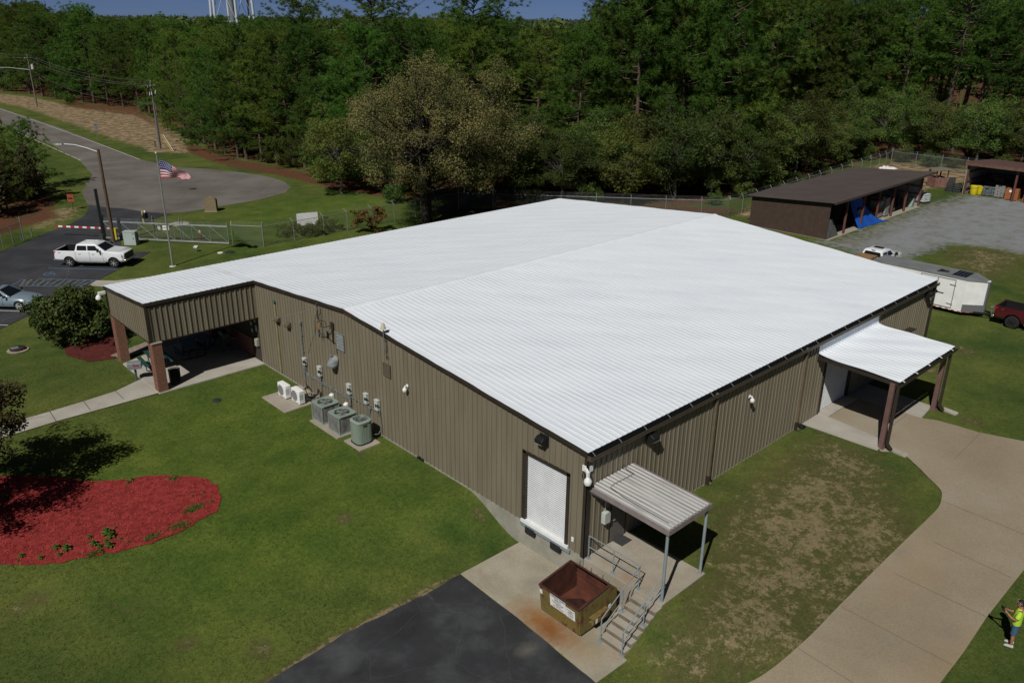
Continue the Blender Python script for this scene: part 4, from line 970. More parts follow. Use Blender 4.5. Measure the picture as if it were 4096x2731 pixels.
# ---------------------------------------------------------------- large white canopy on the eave wall
cz = lambda y: 3.66 + (3.52 - 3.66) * (y / -4.1)
t = thing('loading_canopy', 'large white coated canopy on brown posts against the eave wall', 'canopy', (0, 0, 0))
X0, X1 = 17.42, 24.28
n_ = 20; ysq = np.linspace(0, -4.12, n_)
xsq = [X0, X0 + .15]; hh = [0, 0]; c_ = X0 + .3
while c_ < X1 - .15:
    xsq += [c_ - .052, c_ - .030, c_ - .010, c_ + .010, c_ + .030, c_ + .052]; hh += [0, .008, .028, .028, .008, 0]; c_ += .3048
xsq += [X1 - .05, X1]; hh += [0, 0]
XA, HA = np.array(xsq), np.array(hh); X, Y = np.meshgrid(XA, ysq); rib = np.round(X / .3048)
Z = cz(Y) + HA[None, :] * (.8 + .3 * np.sin(Y * 3 + rib)) + .012 * np.sin(Y * 2.6 + rib * .7) + .01 * np.sin(Y * 1.7)
Z += np.clip((Y + .45) / .45, 0, 1) ** 2 * .05
Xs = X + .016 * np.sin(Y * 3.3 + rib * 1.9)
up = np.stack([X[:1].repeat(4, 0), np.array([[-.034], [-.038], [-.042], [-.05]]) - HA[None, :] * .9, np.array([[4.28], [4.05], [3.9], [3.80]]) + 0 * X[:1]], -1)
Vv = np.concatenate([up.reshape(-1, 3), np.stack([Xs, Y - .05, Z], -1).reshape(-1, 3)]); nx = len(XA); nn = n_ + 4
ix = np.arange(nx * nn).reshape(nn, nx); Ff = np.stack([ix[:-1, :-1], ix[1:, :-1], ix[1:, 1:], ix[:-1, 1:]], -1).reshape(-1, 4)
np_mesh('roof_sheet', Vv, Ff, M['roof'], t, smooth=True)
k = MB(); k.prism([(-.06, 3.60), (-4.14, 3.46), (-4.14, 3.28), (-.06, 3.42)], X0 - .06, X0 - .002, 'X'); k.build('edge_beam', M['trim'], t); k = MB(); k.prism([(-.06, 3.60), (-4.14, 3.46), (-4.14, 3.28), (-.06, 3.42)], X1 + .002, X1 + .06, 'X'); k.build('edge_beam', M['trim'], t)
k = MB(); k.box(X0 - .06, -4.30, 3.30, X1 + .06, -4.16, 3.33); k.box(X0 - .06, -4.31, 3.30, X1 + .06, -4.295, 3.46); k.box(X0 - .06, -4.175, 3.33, X1 + .06, -4.16, 3.46); gt_ = k.build('gutter', M['trim'], t)
k = MB()
for i in range(5): k.bar((X0 + .3 + i * 1.5, -4.15, 3.52), (X0 + .3 + i * 1.5, -4.30, 3.47), .07, .01)
k.build('gutter_strap', M['white'], gt_)
k = MB(); k.box(X0, -4.12, 3.40, X1, -.06, 3.44); k.build('soffit', mat('dark_soffit', (.05, .045, .04), .8), t)
CP = mat('purple_brown_post', (.135, .075, .066), .6, (.16, .095, .085), 2)
for i, x in enumerate((17.36, 23.82)):
    k = MB(); k.box(x - .09, -4.02, -.15, x + .09, -3.80, 3.40); k.box(x - .16, -4.08, -.16, x + .16, -3.76, -.06 + .012); k.build('post', CP, t)
    k = MB(); k.box(x - .06, -4.24, .18, x + .07, -4.12, 3.30); k.bar((x, -4.18, .25), (x + .0, -4.42, .0), .13); k.build('downspout', M['trim'], t)
for q, lb in (((17.55, -4.75), 'concrete splash block at the near post of the white canopy'), ((24.15, -4.65), 'concrete splash block at the far post of the white canopy')):
    k = MB(); k.at((q[0], q[1], -.1), -.15); k.box(-.16, -.40, -.02, .16, .40, .05); k.box(-.16, -.40, .0501, -.11, .40, .09); k.box(.11, -.40, .0501, .16, .40, .09)
    tag(k.build('splash_block', M['paleconc'], None, bevel=.01), lb, 'splash block', 'splash blocks')

# ---------------------------------------------------------------- small rusty-grey canopy over the landing
t = thing('porch_canopy', 'small grey corrugated canopy on two pipe posts over the dock landing', 'canopy', (0, 0, 0))
x0, x1, ya, yb, za, zb = .08, 2.66, -.06, -3.68, 3.06, 2.93
def zc_(y): return za + (zb - za) * (y - ya) / (yb - ya)
CR = mat('stained_corrugated_roof', (.62, .63, .62), .5, (.76, .775, .775), .9, 7, stretch=(1.2, .35, 1), lo=.32, hi=.66, metal=.15)
nt_ = CR.node_tree; b_ = nt_.nodes['Principled BSDF']; src = b_.inputs['Base Color'].links[0].from_socket
tc_ = nt_.nodes.new('ShaderNodeTexCoord'); mp_ = nt_.nodes.new('ShaderNodeMapping'); mp_.inputs['Scale'].default_value = (2.2, .45, 1); nt_.links.new(tc_.outputs['Object'], mp_.inputs[0])
nz_ = nt_.nodes.new('ShaderNodeTexNoise'); nz_.inputs['Scale'].default_value = 1.6; nz_.inputs['Detail'].default_value = 8; nt_.links.new(mp_.outputs[0], nz_.inputs['Vector'])
rp_ = nt_.nodes.new('ShaderNodeValToRGB'); rp_.color_ramp.elements[0].position = .54; rp_.color_ramp.elements[0].color = (0, 0, 0, 1); rp_.color_ramp.elements[1].position = .80; rp_.color_ramp.elements[1].color = (.7, .7, .7, 1); nt_.links.new(nz_.outputs['Fac'], rp_.inputs[0])
mx_ = nt_.nodes.new('ShaderNodeMix'); mx_.data_type = 'RGBA'; mx_.inputs[7].default_value = (.13, .085, .045, 1); nt_.links.new(rp_.outputs[0], mx_.inputs[0]); nt_.links.new(src, mx_.inputs[6]); nt_.links.new(mx_.outputs[2], b_.inputs['Base Color'])
k = MB(); nr = 12; wv = (x1 - x0 - .1) / nr; pr = []
for i in range(nr):
    a = x0 + .05 + i * wv; pr += [(a, .0), (a + wv * .34, .0), (a + wv * .37, .085), (a + wv * .80, .085), (a + wv * .98, .0)]
pr.append((x1 - .05, 0))
vs = []; fs = []
for (x, hgt) in pr: vs += [(x, ya, zc_(ya) + hgt), (x, yb + .02, zc_(yb) + hgt)]
for i in range(len(pr) - 1): fs.append((2 * i, 2 * i + 1, 2 * i + 3, 2 * i + 2))
k.add(vs, fs); k.m = [(1 if i % 5 in (0, 1) else 0) for i in range(len(fs))]; k.build('roof_sheet', [CR, mat('shade_toned_valley', (.28, .27, .25), .7, (.44, .435, .42), 1.5, 6, stretch=(1, .3, 1))], t, smooth=0)  # rib shading put into the colour: valley faces darker than rib tops
k = MB()
PF = mat('purple_grey_frame', (.20, .17, .165), .5, (.26, .225, .22), 3)
k.prism([(ya, zc_(ya) - .12), (yb, zc_(yb) - .12), (yb, zc_(yb) + .08), (ya, zc_(ya) + .08)], x0 - .01, x0 + .035, 'X'); k.prism([(ya, zc_(ya) - .12), (yb, zc_(yb) - .12), (yb, zc_(yb) + .08), (ya, zc_(ya) + .08)], x1 - .035, x1 + .01, 'X')
k.box(x0 - .01, yb - .05, zb - .12, x1 + .01, yb, zb + .08); k.box(x0, ya - .001, za - .1, x1, ya + .03, za + .05)
k.build('frame', PF, t)
k = MB(); k.box(x0 + .04, yb + .01, zb - .10, x1 - .04, ya - .02, zb - .07); k.build('ceiling', mat('canopy_ceiling', (.10, .10, .10), .8), t)
for (x, y) in ((.20, -3.60), (2.56, -3.60)):
    k = MB(); k.cyl((x, y, -.1), (x, y, zb - .1), .058, .058, 14); k.box(x - .13, y - .13, -.098, x + .13, y + .13, -.082); k.build('post', M['pipe'], t)
k = MB(); k.tube([(1.95, -.10, 3.35), (1.95, -.3, 3.24), (2.0, -.62, 3.17), (1.6, -.62, 3.17), (.85, -.60, 3.18), (.55, -.66, 3.18), (.42, -1.4, 3.15), (.40, -2.4, 3.11), (.42, -3.45, 3.06)], .009, 6); k.build('loose_cable', M['blacksteel'], t)
t = thing('meter_box', 'grey box with conduit on the wall under the small canopy, left of the door', 'switch box', (1.06, -.035, 1.42))
k = MB(); k.box(-.17, -.20, -.28, .17, 0, .22); k.build('case', M['lightgrey'], t, bevel=.012)
k = MB(); k.tube([(-.05, -.08, .22), (-.06, -.08, .75), (-.10, -.05, 1.3)], .022, 6); k.tube([(.18, -.08, .05), (.28, -.08, .0), (.26, -.08, -.25), (.17, -.08, -.32)], .02, 6); k.ball((.22, -.09, -.40), .05); k.build('conduit', M['lightgrey'], t)
k = MB(); k.at((2.0, -.27, -.068)); k.box(-.31, -.26, 0, .31, .26, .018)
tag(k.build('door_mat', mat('dark_ribbed_mat', (.035, .035, .035), .9, (.055, .055, .055), 40), None), 'dark ribbed mat on the landing in front of the door', 'door mat')

# landing and stairs
t = thing('dock_landing', 'raised concrete landing and stairs beside the dumpster', 'landing', (0, 0, 0))
k = MB(); k.box(.0, -3.74, -1.45, 2.72, -.02, -.07); k.build('landing_slab', M['landing'], t, bevel=.012)
k = MB(); n_ = 6; rs = (1.19 - .07) / (n_ + 1)
for i in range(n_):
    z = -.07 - (i + 1) * rs; k.box(-.32 * (i + 1), -3.72, -1.45, -.32 * i - (.001 if i else .0), -2.58, z)
st_ = k.build('stairs', [M['landing'], mat('darker_riser', (.19, .165, .125), .9, (.13, .115, .09), 3, 6)], t)  # riser faces take a darker concrete than the treads
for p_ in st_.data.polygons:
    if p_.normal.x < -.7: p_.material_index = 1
k = MB(); k.at((2.55, -3.80, -.3)); k.box(-.22, -.12, -.1, .22, .06, .14); k.build('footing', M['paleconc'], t, bevel=.02)
def rail(name, label, paths, posts):
    t = thing(name, label, 'handrail', posts[0][0], 0, 'blue grey pipe handrails'); o = Vector(posts[0][0])
    for p_ in paths:
        k = MB(); k.tube([Vector(q) - o for q in p_], .024, 8); k.build('rail', M['pipe'], t)
    for (q, z) in posts:
        q = Vector(q) - o; k = MB(); k.cyl(q, (q.x, q.y, z - o.z), .024, .024, 8); k.box(q.x - .09, q.y - .09, q.z + .0, q.x + .09, q.y + .09, q.z + .016); k.build('post', M['pipe'], t)
rz = lambda x: -.07 + .56 * x       # nosing line
rail('handrail', 'grey pipe handrail along the landing edge and down the dumpster side of the stairs', 
     [[(.14, -.12, .95), (.14, -2.60, .95), (-1.95, -2.64, -.23)], [(.14, -.12, .45), (.14, -2.60, .45), (-1.95, -2.64, -.72)]],
     [((.14, -.12, -.07), .95), ((.14, -1.36, -.07), .95), ((.14, -2.58, -.07), .95), ((-.80, -2.62, -.07 - 3 * rs + .001), .41), ((-1.95, -2.64, -1.185), -.23)])
rail('handrail', 'grey pipe handrail on the grass side of the stairs, ending at the canopy post',
     [[(.20, -3.52, .98), (-1.95, -3.62, -.23)], [(.20, -3.52, .48), (-1.95, -3.62, -.72)]],
     [((.30, -3.50, -.07), 1.05), ((-.80, -3.60, -.07 - 3 * rs + .001), .41), ((-1.95, -3.62, -1.185), -.23)])

# dumpster
DU = thing('dumpster', 'rusty yellow green open dumpster on the dock apron beside the stairs', 'dumpster', (-.45, -.11, -1.185), 0); DU.scale = (1.05, 1.03, 1.06)
# local: X 0..-1.98 (towards the yard), Y 0..-1.9
m, n, l, b = node_mat('rusty_green_paint')
tc = n.new('ShaderNodeTexCoord')
def nn(s, d=8, r=.6, st=(1, 1, 1)):
    mp = n.new('ShaderNodeMapping'); mp.inputs['Scale'].default_value = st; l.new(tc.outputs['Object'], mp.inputs[0])
    q = n.new('ShaderNodeTexNoise'); q.inputs['Scale'].default_value = s; q.inputs['Detail'].default_value = d; q.inputs['Roughness'].default_value = r; l.new(mp.outputs[0], q.inputs['Vector']); return q.outputs['Fac']
def rr(f, a, ca, c, cc):
    q = n.new('ShaderNodeValToRGB'); q.color_ramp.elements[0].position = a; q.color_ramp.elements[0].color = (*ca, 1); q.color_ramp.elements[1].position = c; q.color_ramp.elements[1].color = (*cc, 1); l.new(f, q.inputs[0]); return q.outputs[0]
def mm(f, a, c):
    q = n.new('ShaderNodeMix'); q.data_type = 'RGBA'; l.new(f, q.inputs[0]); l.new(a, q.inputs[6]); l.new(c, q.inputs[7]); return q.outputs[2]
base = rr(nn(1.3), .35, (.185, .135, .030), .66, (.135, .120, .040))
base = mm(rr(nn(2.0, 8, .7, (1.4, 1.4, .5)), .53, (0, 0, 0), .60, (1, 1, 1)), base, rr(nn(6), .4, (.12, .035, .016), .6, (.07, .022, .012)))
base = mm(rr(nn(9, 8, .75, (1.5, 1.5, .4)), .55, (0, 0, 0), .62, (1, 1, 1)), base, rr(nn(3), .4, (.13, .042, .02), .6, (.08, .03, .018)))
l.new(base, b.inputs['Base Color']); b.inputs['Roughness'].default_value = .7
M['rustgreen'] = m
M['rustin'] = mat('rusted_inside', (.135, .040, .024), .85, (.040, .018, .013), 2.2, 8, lo=.3, hi=.7)
M['rustedge'] = mat('rusty_rim', (.085, .030, .022), .8, (.05, .022, .018), 6)
W_, D_, HF, HB = 1.92, 1.98, 1.22, 1.62      # width along Y, depth along X, front and back heights
# side outline (x towards the yard negative): the front leans out a little, the back has a sloped lid shelf
side = [(0.0, .12), (-1.86, .12), (-1.98, HF), (-.52, HF + .17), (-.38, HF + .22), (-.02, HF - .12)]
k = MB()
for y in (0, -W_ + .05): k.prism(side, y, y - .05, 'Y')
k.slab([(-1.86, -.05, .12), (-1.86, -W_ + .05, .12), (-1.98, -W_ + .05, HF), (-1.98, -.05, HF)], .03)
k.box(-.04, -W_ + .05, .12, -.0, -.05, HF - .13)
k.slab([(-.40, -.05, HF + .21), (-.40, -W_ + .05, HF + .21), (-.02, -W_ + .05, HF - .12), (-.02, -.05, HF - .12)], -.03)
body = k.build('body', M['rustgreen'], DU)
k = MB(); k.slab([(-1.83, -.052, .16), (-.045, -.052, .16), (-.045, -W_ + .052, .16), (-1.83, -W_ + .052, .16)], .02)
k.slab([(-1.828, -.052, .181), (-1.828, -W_ + .052, .181), (-1.945, -W_ + .052, HF - .02), (-1.945, -.052, HF - .02)], -.004)
k.box(-.060, -W_ + .055, .181, -.045, -.055, HF - .14)
for y in (-.0505, -W_ + .0465): k.prism([(-.07, .181), (-1.82, .181), (-1.94, HF - .03), (-.52, HF + .13), (-.07, HF - .13)], y, y - .004 if y > -1 else y + .004, 'Y')
k.add([(-.9 + .40 * cos(a_) * (1 + .15 * sin(3 * a_)), -.95 + .55 * sin(a_) * (1 + .12 * cos(4 * a_)), .2035) for a_ in [6.283 * i / 24 for i in range(24)]], [tuple(range(24))], 1)
k.bar((-.09, -.06, .75), (-.09, -W_ + .06, .75), .05); k.build('interior', [M['rustin'], mat('oily_stain', (.018, .012, .010), .6, (.05, .02, .014), 5), mat('flaked_pale_paint', (.24, .17, .13), .8, (.12, .04, .025), 7, 7, lo=.42, hi=.58)], DU)
k = MB()
k.bar((-1.99, .0, HF), (-1.99, -W_, HF), .07, .05); k.bar((-1.98, -.025, HF + .012), (-.45, -.025, HF + .195), .08, .04); k.bar((-1.98, -W_ + .025, HF + .012), (-.45, -W_ + .025, HF + .195), .08, .04); k.bar((-.42, .0, HF + .215), (-.42, -W_, HF + .215), .05, .03); k.build('rim', M['rustedge'], DU)
for s_, y in ((1, 0.0), (-1, -W_)):
    k = MB(); k.box(-1.45, min(y, y + s_ * .20), .42, -.60, max(y, y + s_ * .20), .47); k.box(-1.45, min(y, y + s_ * .20), .62, -.60, max(y, y + s_ * .20), .66); k.prism([(-1.45, .4701), (-1.25, .4701), (-1.25, .6199), (-1.45, .6199)], y + s_ * .19, y + s_ * .20, 'Y'); k.prism([(-1.25, .4701), (-.60, .4701), (-.60, .6199), (-1.25, .6199)], y + s_ * .19, y + s_ * .201, 'Y')
    k.build('fork_pocket', M['rustgreen'], DU)
k = MB()
for x, y in ((-1.7, -.25), (-1.7, -W_ + .25), (-.2, -.25), (-.2, -W_ + .25)): k.box(x - .07, y - .05, .0, x + .07, y + .05, .12)
k.build('skid', M['rustedge'], DU)
k = MB()
for y in (-.4, -.95, -1.5): k.tube([(-.30, y, HF + .16), (-.33, y + .02, HF + .26), (-.24, y + .05, HF + .28)], .012, 5)
k.build('lid_hinge_rod', M['blacksteel'], DU)
# placards on the front (plane leaning out)
FM = lambda y, z: plane_M((-1.878 - .12 * (z - .12) / 1.10 - .008, y, z), (0, -1, 0), (-.105, 0, 1))
def placard(name, y, z, wd, hg, lines):
    k = MB(); Mx = FM(y, z); vs = [Mx @ Vector(q) for q in ((-wd / 2, -hg / 2, 0), (wd / 2, -hg / 2, 0), (wd / 2, hg / 2, 0), (-wd / 2, hg / 2, 0))]
    k.slab(vs, .006); o = k.build(name, M['white'], DU)
    for (s_, sz, dy) in lines:
        text('lettering', s_, sz, M['letter'], o, FM(y, z) @ Matrix.Translation((0, dy, .012)), sx=.92)
    return o
placard('placard', -.92, .92, .76, .52, [('HOUSEHOLD GARBAGE', .090, .205), ('ONLY!', .125, .10), ('Hazardous material such as paint', .045, .005), ('oil and chemicals or liquids', .045, -.055), ('in this container', .045, -.115), ('Violators will be prosecuted', .050, -.185)])
placard('placard', -1.52, .84, .42, .40, [('No scavenging in this', .044, .13), ('dumpster', .044, .075), ('No trespassing', .044, .02), ('Violators will be', .044, -.06), ('prosecuted', .044, -.12)])
placard('sticker', -.10, .98, .13, .20, [])
k = MB(); k.box(-.45, -W_ - .010, .42, -.32, -W_ - .0005, .62); k.box(-1.33, -W_ - .208, .44, -1.24, -W_ - .2015, .62); k.build('sticker', M['white'], DU)

# ---------------------------------------------------------------- trees and plants
def tri_fan(C, D, L, W, rng, lift=0.0):
    """one slim triangle per row: base point C, direction D, length L, width W"""
    n = len(C)
    A = rng.normal(size=(n, 3)); S = np.cross(D, A); S /= np.linalg.norm(S, axis=1)[:, None] + 1e-9
    V = np.stack([C - S * W[:, None] / 2, C + S * W[:, None] / 2, C + D * L[:, None]], 1).reshape(-1, 3)
    return V, np.arange(3 * n).reshape(n, 3)
def unit(a): return a / (np.linalg.norm(a, axis=-1, keepdims=True) + 1e-9)

def pine_parts(seed, h, cr, cb, ntuft=1300, nneed=30, nl=.46, nw=.050):
    """(trunk MB, crown vertices, crown faces): whorled limbs ending in round needle tufts"""
    rng = np.random.default_rng(seed); rr_ = random.Random(seed)
    k = MB(); bend = rr_.uniform(-.5, .5), rr_.uniform(-.5, .5)
    def axis(t): return Vector((bend[0] * t * t + .15 * sin(t * 5 + seed), bend[1] * t * t + .12 * cos(t * 4 + seed), h * t))
    r0 = .013 * h
    k.tube([axis(t) - Vector((0, 0, .3 if t == 0 else 0)) for t in (0, .1, .25, .45, .65, .82, .94)], [r0 * q for q in (1.25, 1, .88, .72, .5, .28, .1)], 7)
    C = []; Dn = []
    nb = 58; gold = 2.39996; ph = rr_.uniform(0, 6.28)
    side = rr_.uniform(0, 6.28)
    for i in range(nb):
        u = (i + rr_.uniform(-.4, .4)) / nb
        t = cb + (1 - cb) * max(0, min(1, u)) ** .85
        a = ph + i * gold + rr_.uniform(-.5, .5)
        s_ = (t - cb) / (1 - cb)
        prof = sqrt(max(.03, 1 - ((s_ - .40) / .63) ** 2))
        L = cr * (prof * rr_.uniform(.55, 1.12) + .12) * (1 + .18 * cos(a - side))
        el = -.12 + .95 * s_ ** 1.6 + rr_.uniform(-.15, .2)
        p0 = axis(t); d = Vector((cos(a) * cos(el), sin(a) * cos(el), sin(el)))
        mid = p0 + d * L * .55 + Vector((0, 0, -.05 * L)); tip = p0 + d * L + Vector((0, 0, .10 * L))
        if L > .5: k.tube([p0, mid, tip], [.028 + .013 * L, .02 + .006 * L, .012], 4, cap=False)
        nt = max(3, int(ntuft / nb * (.35 + L / cr)))
        for j in range(nt):
            q = rr_.uniform(.30, 1.03) ** .7
            base = p0.lerp(mid, q / .55) if q < .55 else mid.lerp(tip, (q - .55) / .45)
            off = Vector((rr_.gauss(0, 1), rr_.gauss(0, 1), rr_.gauss(0, .55))) * (.16 + .15 * L * q * .6)
            C.append(base + off); Dn.append((d * .55 + off * .5 + Vector((0, 0, .7))).normalized())
    for j in range(10):
        C.append(axis(.96) + Vector((rr_.gauss(0, .3), rr_.gauss(0, .3), rr_.uniform(-.2, .5)))); Dn.append(Vector((0, 0, 1)))
    C = np.array([tuple(c) for c in C]); Dn = np.array([tuple(c) for c in Dn])
    n = len(C)
    sz = rng.uniform(.75, 1.25, n)
    CC = np.repeat(C, nneed, 0); D0 = np.repeat(Dn, nneed, 0)
    D = unit(D0 * .75 + unit(rng.normal(size=CC.shape)) * 1.0)
    LL = np.repeat(sz, nneed) * rng.uniform(.7, 1.1, len(CC)) * nl
    V, F = tri_fan(CC + D * .03, D, LL, np.full(len(CC), nw) * np.repeat(sz, nneed), rng)
    return k, V, F
def leaf_quads(C, N, size, rng, droop=0.0):
    """small pointed leaves (two triangles folded as a quad) at points C facing roughly N"""
    n = len(C)
    T = unit(np.cross(N, rng.normal(size=(n, 3)))); B = unit(np.cross(N, T))
    s = size[:, None]
    V = np.stack([C - T * s * .5, C - B * s * .30 + T * s * .05 - N * s * .06, C + T * s * .55 + np.array([0, 0, -droop]) * s, C + B * s * .30 + T * s * .05 - N * s * .06], 1).reshape(-1, 3)
    return V, np.arange(4 * n).reshape(n, 4)
def clumps(rng, ncl, shape, r0, r1, inner=.25):
    """clump centres through an uneven crown; shape(dir) scales the crown along a direction"""
    d = unit(rng.normal(size=(ncl, 3))); rad = rng.uniform(inner, 1, ncl) ** .45
    return d * rad[:, None] * np.array([shape(q) for q in d])[:, None], rng.uniform(r0, r1, ncl)
def broadleaf_parts(seed, h, cr, ch, cz, ncl, npl, lsize, r0=.55, r1=1.1, trunks=((0, 0),), flat=.75, tr=.16, lower=.55, branch=True, twig=1.0, nlim=60, off=(0, 0)):
    """(trunk MB, leaf V, leaf F): crown radius cr, half height ch, centre height cz"""
    rng = np.random.default_rng(seed); rr_ = random.Random(seed)
    ph = rng.uniform(0, 6.28, 6)
    def shape(q):
        a = atan2(q[1], q[0]); e = 1 + .16 * sin(3 * a + ph[0]) + .10 * sin(5 * a + ph[1]) + .12 * sin(4 * q[2] * 2 + ph[2] + a)
        return e
    c, r = clumps(rng, ncl, shape, r0, r1)
    c = c * np.array([cr, cr, ch]); c[:, 2] = np.where(c[:, 2] < 0, c[:, 2] * lower, c[:, 2]); c[:, 2] += cz; c[:, 0] += off[0]; c[:, 1] += off[1]
    k = MB()
    for (tx, ty) in trunks:
        top = Vector((tx * 2.2, ty * 2.2, cz * .75))
        k.tube([(tx, ty, -.3), (tx * 1.0, ty * 1.0, cz * .18), (tx * 1.3, ty * 1.3, cz * .42), top, (tx * 2.6, ty * 2.6, cz + ch * .35)], [tr * 1.3, tr, tr * .85, tr * .62, tr * .16], 8)
    if branch:
        order = list(range(ncl)); rr_.shuffle(order)
        for i in order[:nlim]:
            tx, ty = trunks[i % len(trunks)]
            q = Vector(c[i]); f = rr_.uniform(.35, .85); s0 = Vector((tx * 1.6, ty * 1.6, cz * (.38 + .55 * f)))
            if s0.z > q.z + .3 * ch: s0.z = max(cz * .35, q.z - .2 * ch)
            m1 = s0.lerp(q, .5) + Vector((rr_.gauss(0, .06) * cr, rr_.gauss(0, .06) * cr, .05 * ch))
            k.tube([s0, m1, q], [tr * .34, tr * .2, tr * .05], 5, cap=False)
            for j in range(2):
                e = q + Vector((rr_.gauss(0, 1), rr_.gauss(0, 1), rr_.gauss(0, .6))) * r1 * .8
                k.tube([m1.lerp(q, .6), e], [tr * .12, tr * .03], 4, cap=False)
    n = ncl * npl
    CC = np.repeat(c, npl, 0); RR = np.repeat(r, npl)
    d = unit(rng.normal(size=(n, 3))); rad = rng.uniform(.15, 1, n) ** .5
    P_ = CC + d * (rad * RR)[:, None] * np.array([1, 1, flat])
    N = unit(d * .5 + np.array([0, 0, .55]) + rng.normal(size=(n, 3)) * .55)
    V, F = leaf_quads(P_, N, rng.uniform(.7, 1.3, n) * lsize, rng, .1)
    keep = V.reshape(n, 4, 3)[:, :, 2].min(1) > .05
    V = V.reshape(n, 4, 3)[keep].reshape(-1, 3); F = np.arange(len(V)).reshape(-1, 4)
    return k, V, F

def make_tree(name, label, cat, parts, leafmat, barkmat, loc, group=None, rz=0, sc=1.0, crown='crown', trunk='trunk'):
    t = thing(name, label, cat, loc, rz, group); t.scale = (sc, sc, sc)
    k, V, F = parts
    k.build(trunk, barkmat, t, smooth=60, fix=False)
    np_mesh(crown, V, F, leafmat, t)
    return t

PROTO = {}
def place(kindkey, loc, label, group, rz=None, sc=1.0, sz=None):
    """first call builds the tree of that kind, later calls copy it with its parts"""
    name, cat, fn, lm, bm_ = KINDS[kindkey]
    if kindkey not in PROTO:
        o = make_tree(name, label, cat, fn(), lm, bm_, loc, group); PROTO[kindkey] = o
    else:
        o = copy_tree(PROTO[kindkey])
    o.location = loc; o.rotation_euler = (0, 0, R.uniform(0, 6.28) if rz is None else rz); o.scale = (sc, sc, sz or sc)
    tag(o, label, cat, group)
    return o
KINDS = {}
for i, (h, cr_, cb) in enumerate(((20, 4.9, .18), (20, 4.4, .26), (20, 5.2, .14), (20, 4.6, .36), (20, 4.7, .08))):
    KINDS['pine%d' % i] = ('pine_tree', 'pine', (lambda i=i, h=h, cr_=cr_, cb=cb: pine_parts(40 + i, h, cr_, cb)), M['needle'] if i != 2 else M['needle2'], M['bark'])
KINDS['tallpine'] = ('pine_tree', 'pine', lambda: pine_parts(71, 24, 4.7, .54, 900), M['needle'], M['bark'])
KINDS['youngpine'] = ('pine_tree', 'pine', lambda: pine_parts(77, 7, 2.0, .10, 380, 24, .34, .045), M['needle2'], M['bark'])
for i, (h, cr_, ch_, cz_) in enumerate(((9, 3.4, 3.6, 5.2), (8, 3.0, 3.2, 4.6), (10, 3.8, 4.0, 5.6))):
    KINDS['broad%d' % i] = ('broadleaf_tree', 'tree', (lambda i=i, cr_=cr_, ch_=ch_, cz_=cz_: broadleaf_parts(20 + i, 9, cr_, ch_, cz_, 95, 215, .17, .6, 1.2, lower=.98, nlim=50)), M['leaf'], M['barkgrey'])
KINDS['shrub'] = ('broadleaf_shrub', 'shrub', lambda: broadleaf_parts(31, 3, 1.5, 1.3, 1.4, 34, 90, .20, .35, .7, tr=.05, lower=.95, nlim=16), M['leaf'], M['barkgrey'])
KINDS['redshrub'] = ('broadleaf_shrub', 'shrub', lambda: broadleaf_parts(33, 3, 1.8, 1.9, 2.2, 40, 90, .20, .4, .75, tr=.06, lower=.95, nlim=20), M['leafred'], M['barkgrey'])

# the big oak in front of the wood, two trunks
make_tree('oak_tree', 'wide olive leaved oak with two dark trunks behind the white roof', 'tree', broadleaf_parts(5, 16, 8.2, 6.2, 9.7, 270, 310, .16, .75, 1.6, trunks=((-.45, -.08), (.5, .10)), tr=.42, lower=.92, nlim=120, off=(.9, -.85)), M['leafolive'], mat('dark_oak_bark', (.055, .045, .036), .95, (.030, .025, .021), 4, bump=.4), (29.15, 47.75, -.12), rz=.4)

# pines: front row stands where the photo shows their feet, the rest fill the wood behind
pines = []
def ok(x, y, dmin):
    return all((x - a) ** 2 + (y - b) ** 2 > dmin * dmin for a, b, _ in pines)
FRONT = [(39.969, 229.726, -0.120), (40.419, 219.930, -0.120), (41.362, 213.234, -0.120), (42.249, 205.392, -0.120), (43.277, 199.119, -0.120), (44.452, 194.241, -0.120), (45.225, 187.232, -0.120), (46.712, 182.389, -0.120), (47.969, 176.621, -0.120), (46.002, 164.649, -0.120), (46.017, 158.399, -0.120), (44.087, 148.301, -0.120), (40.589, 133.988, -0.120), (38.994, 126.167, -0.120), (36.300, 116.046, -0.120), (34.890, 108.598, -0.120), (34.418, 104.404, -0.120), (34.043, 99.294, -0.120), (34.189, 97.096, -0.120), (35.093, 94.321, -0.120), (35.716, 90.360, -0.120), (35.765, 87.006, -0.120), (36.518, 84.545, -0.120), (36.001, 79.697, -0.120), (35.999, 76.773, -0.120), (36.298, 73.306, -0.120), (37.576, 70.289, -0.120)]
for q in FRONT: pines.append((q[0], q[1], 'front'))
rnd = random.Random(5)
wp = np.array([(q[0], q[1]) for q in EDGE])
def edge_dist(x, y):
    return float(sdist(np.array([x]), np.array([y]), WOOD)[0])
cand = 0
VIEW = Vector((cos(.813), sin(.813)))
while cand < 14000 and len(pines) < 286:
    cand += 1
    x = rnd.uniform(22, 215); y = rnd.uniform(-30, 330)
    dd = edge_dist(x, y)
    if dd < 2.5 or dd > 62: continue
    v = Vector((x - CAMPOS.x, y - CAMPOS.y)); ang = math.degrees(atan2(v.y, v.x)) - math.degrees(.813)
    if abs(ang) > 34.5: continue
    if x > 50 and y < 60 and dd < 5.0: continue
    dmin = 4.6 if dd < 16 else 6.3 if dd < 32 else 8.6
    if v.length > 190: dmin *= 1.35
    if not ok(x, y, dmin): continue
    pines.append((x, y, 'wood'))
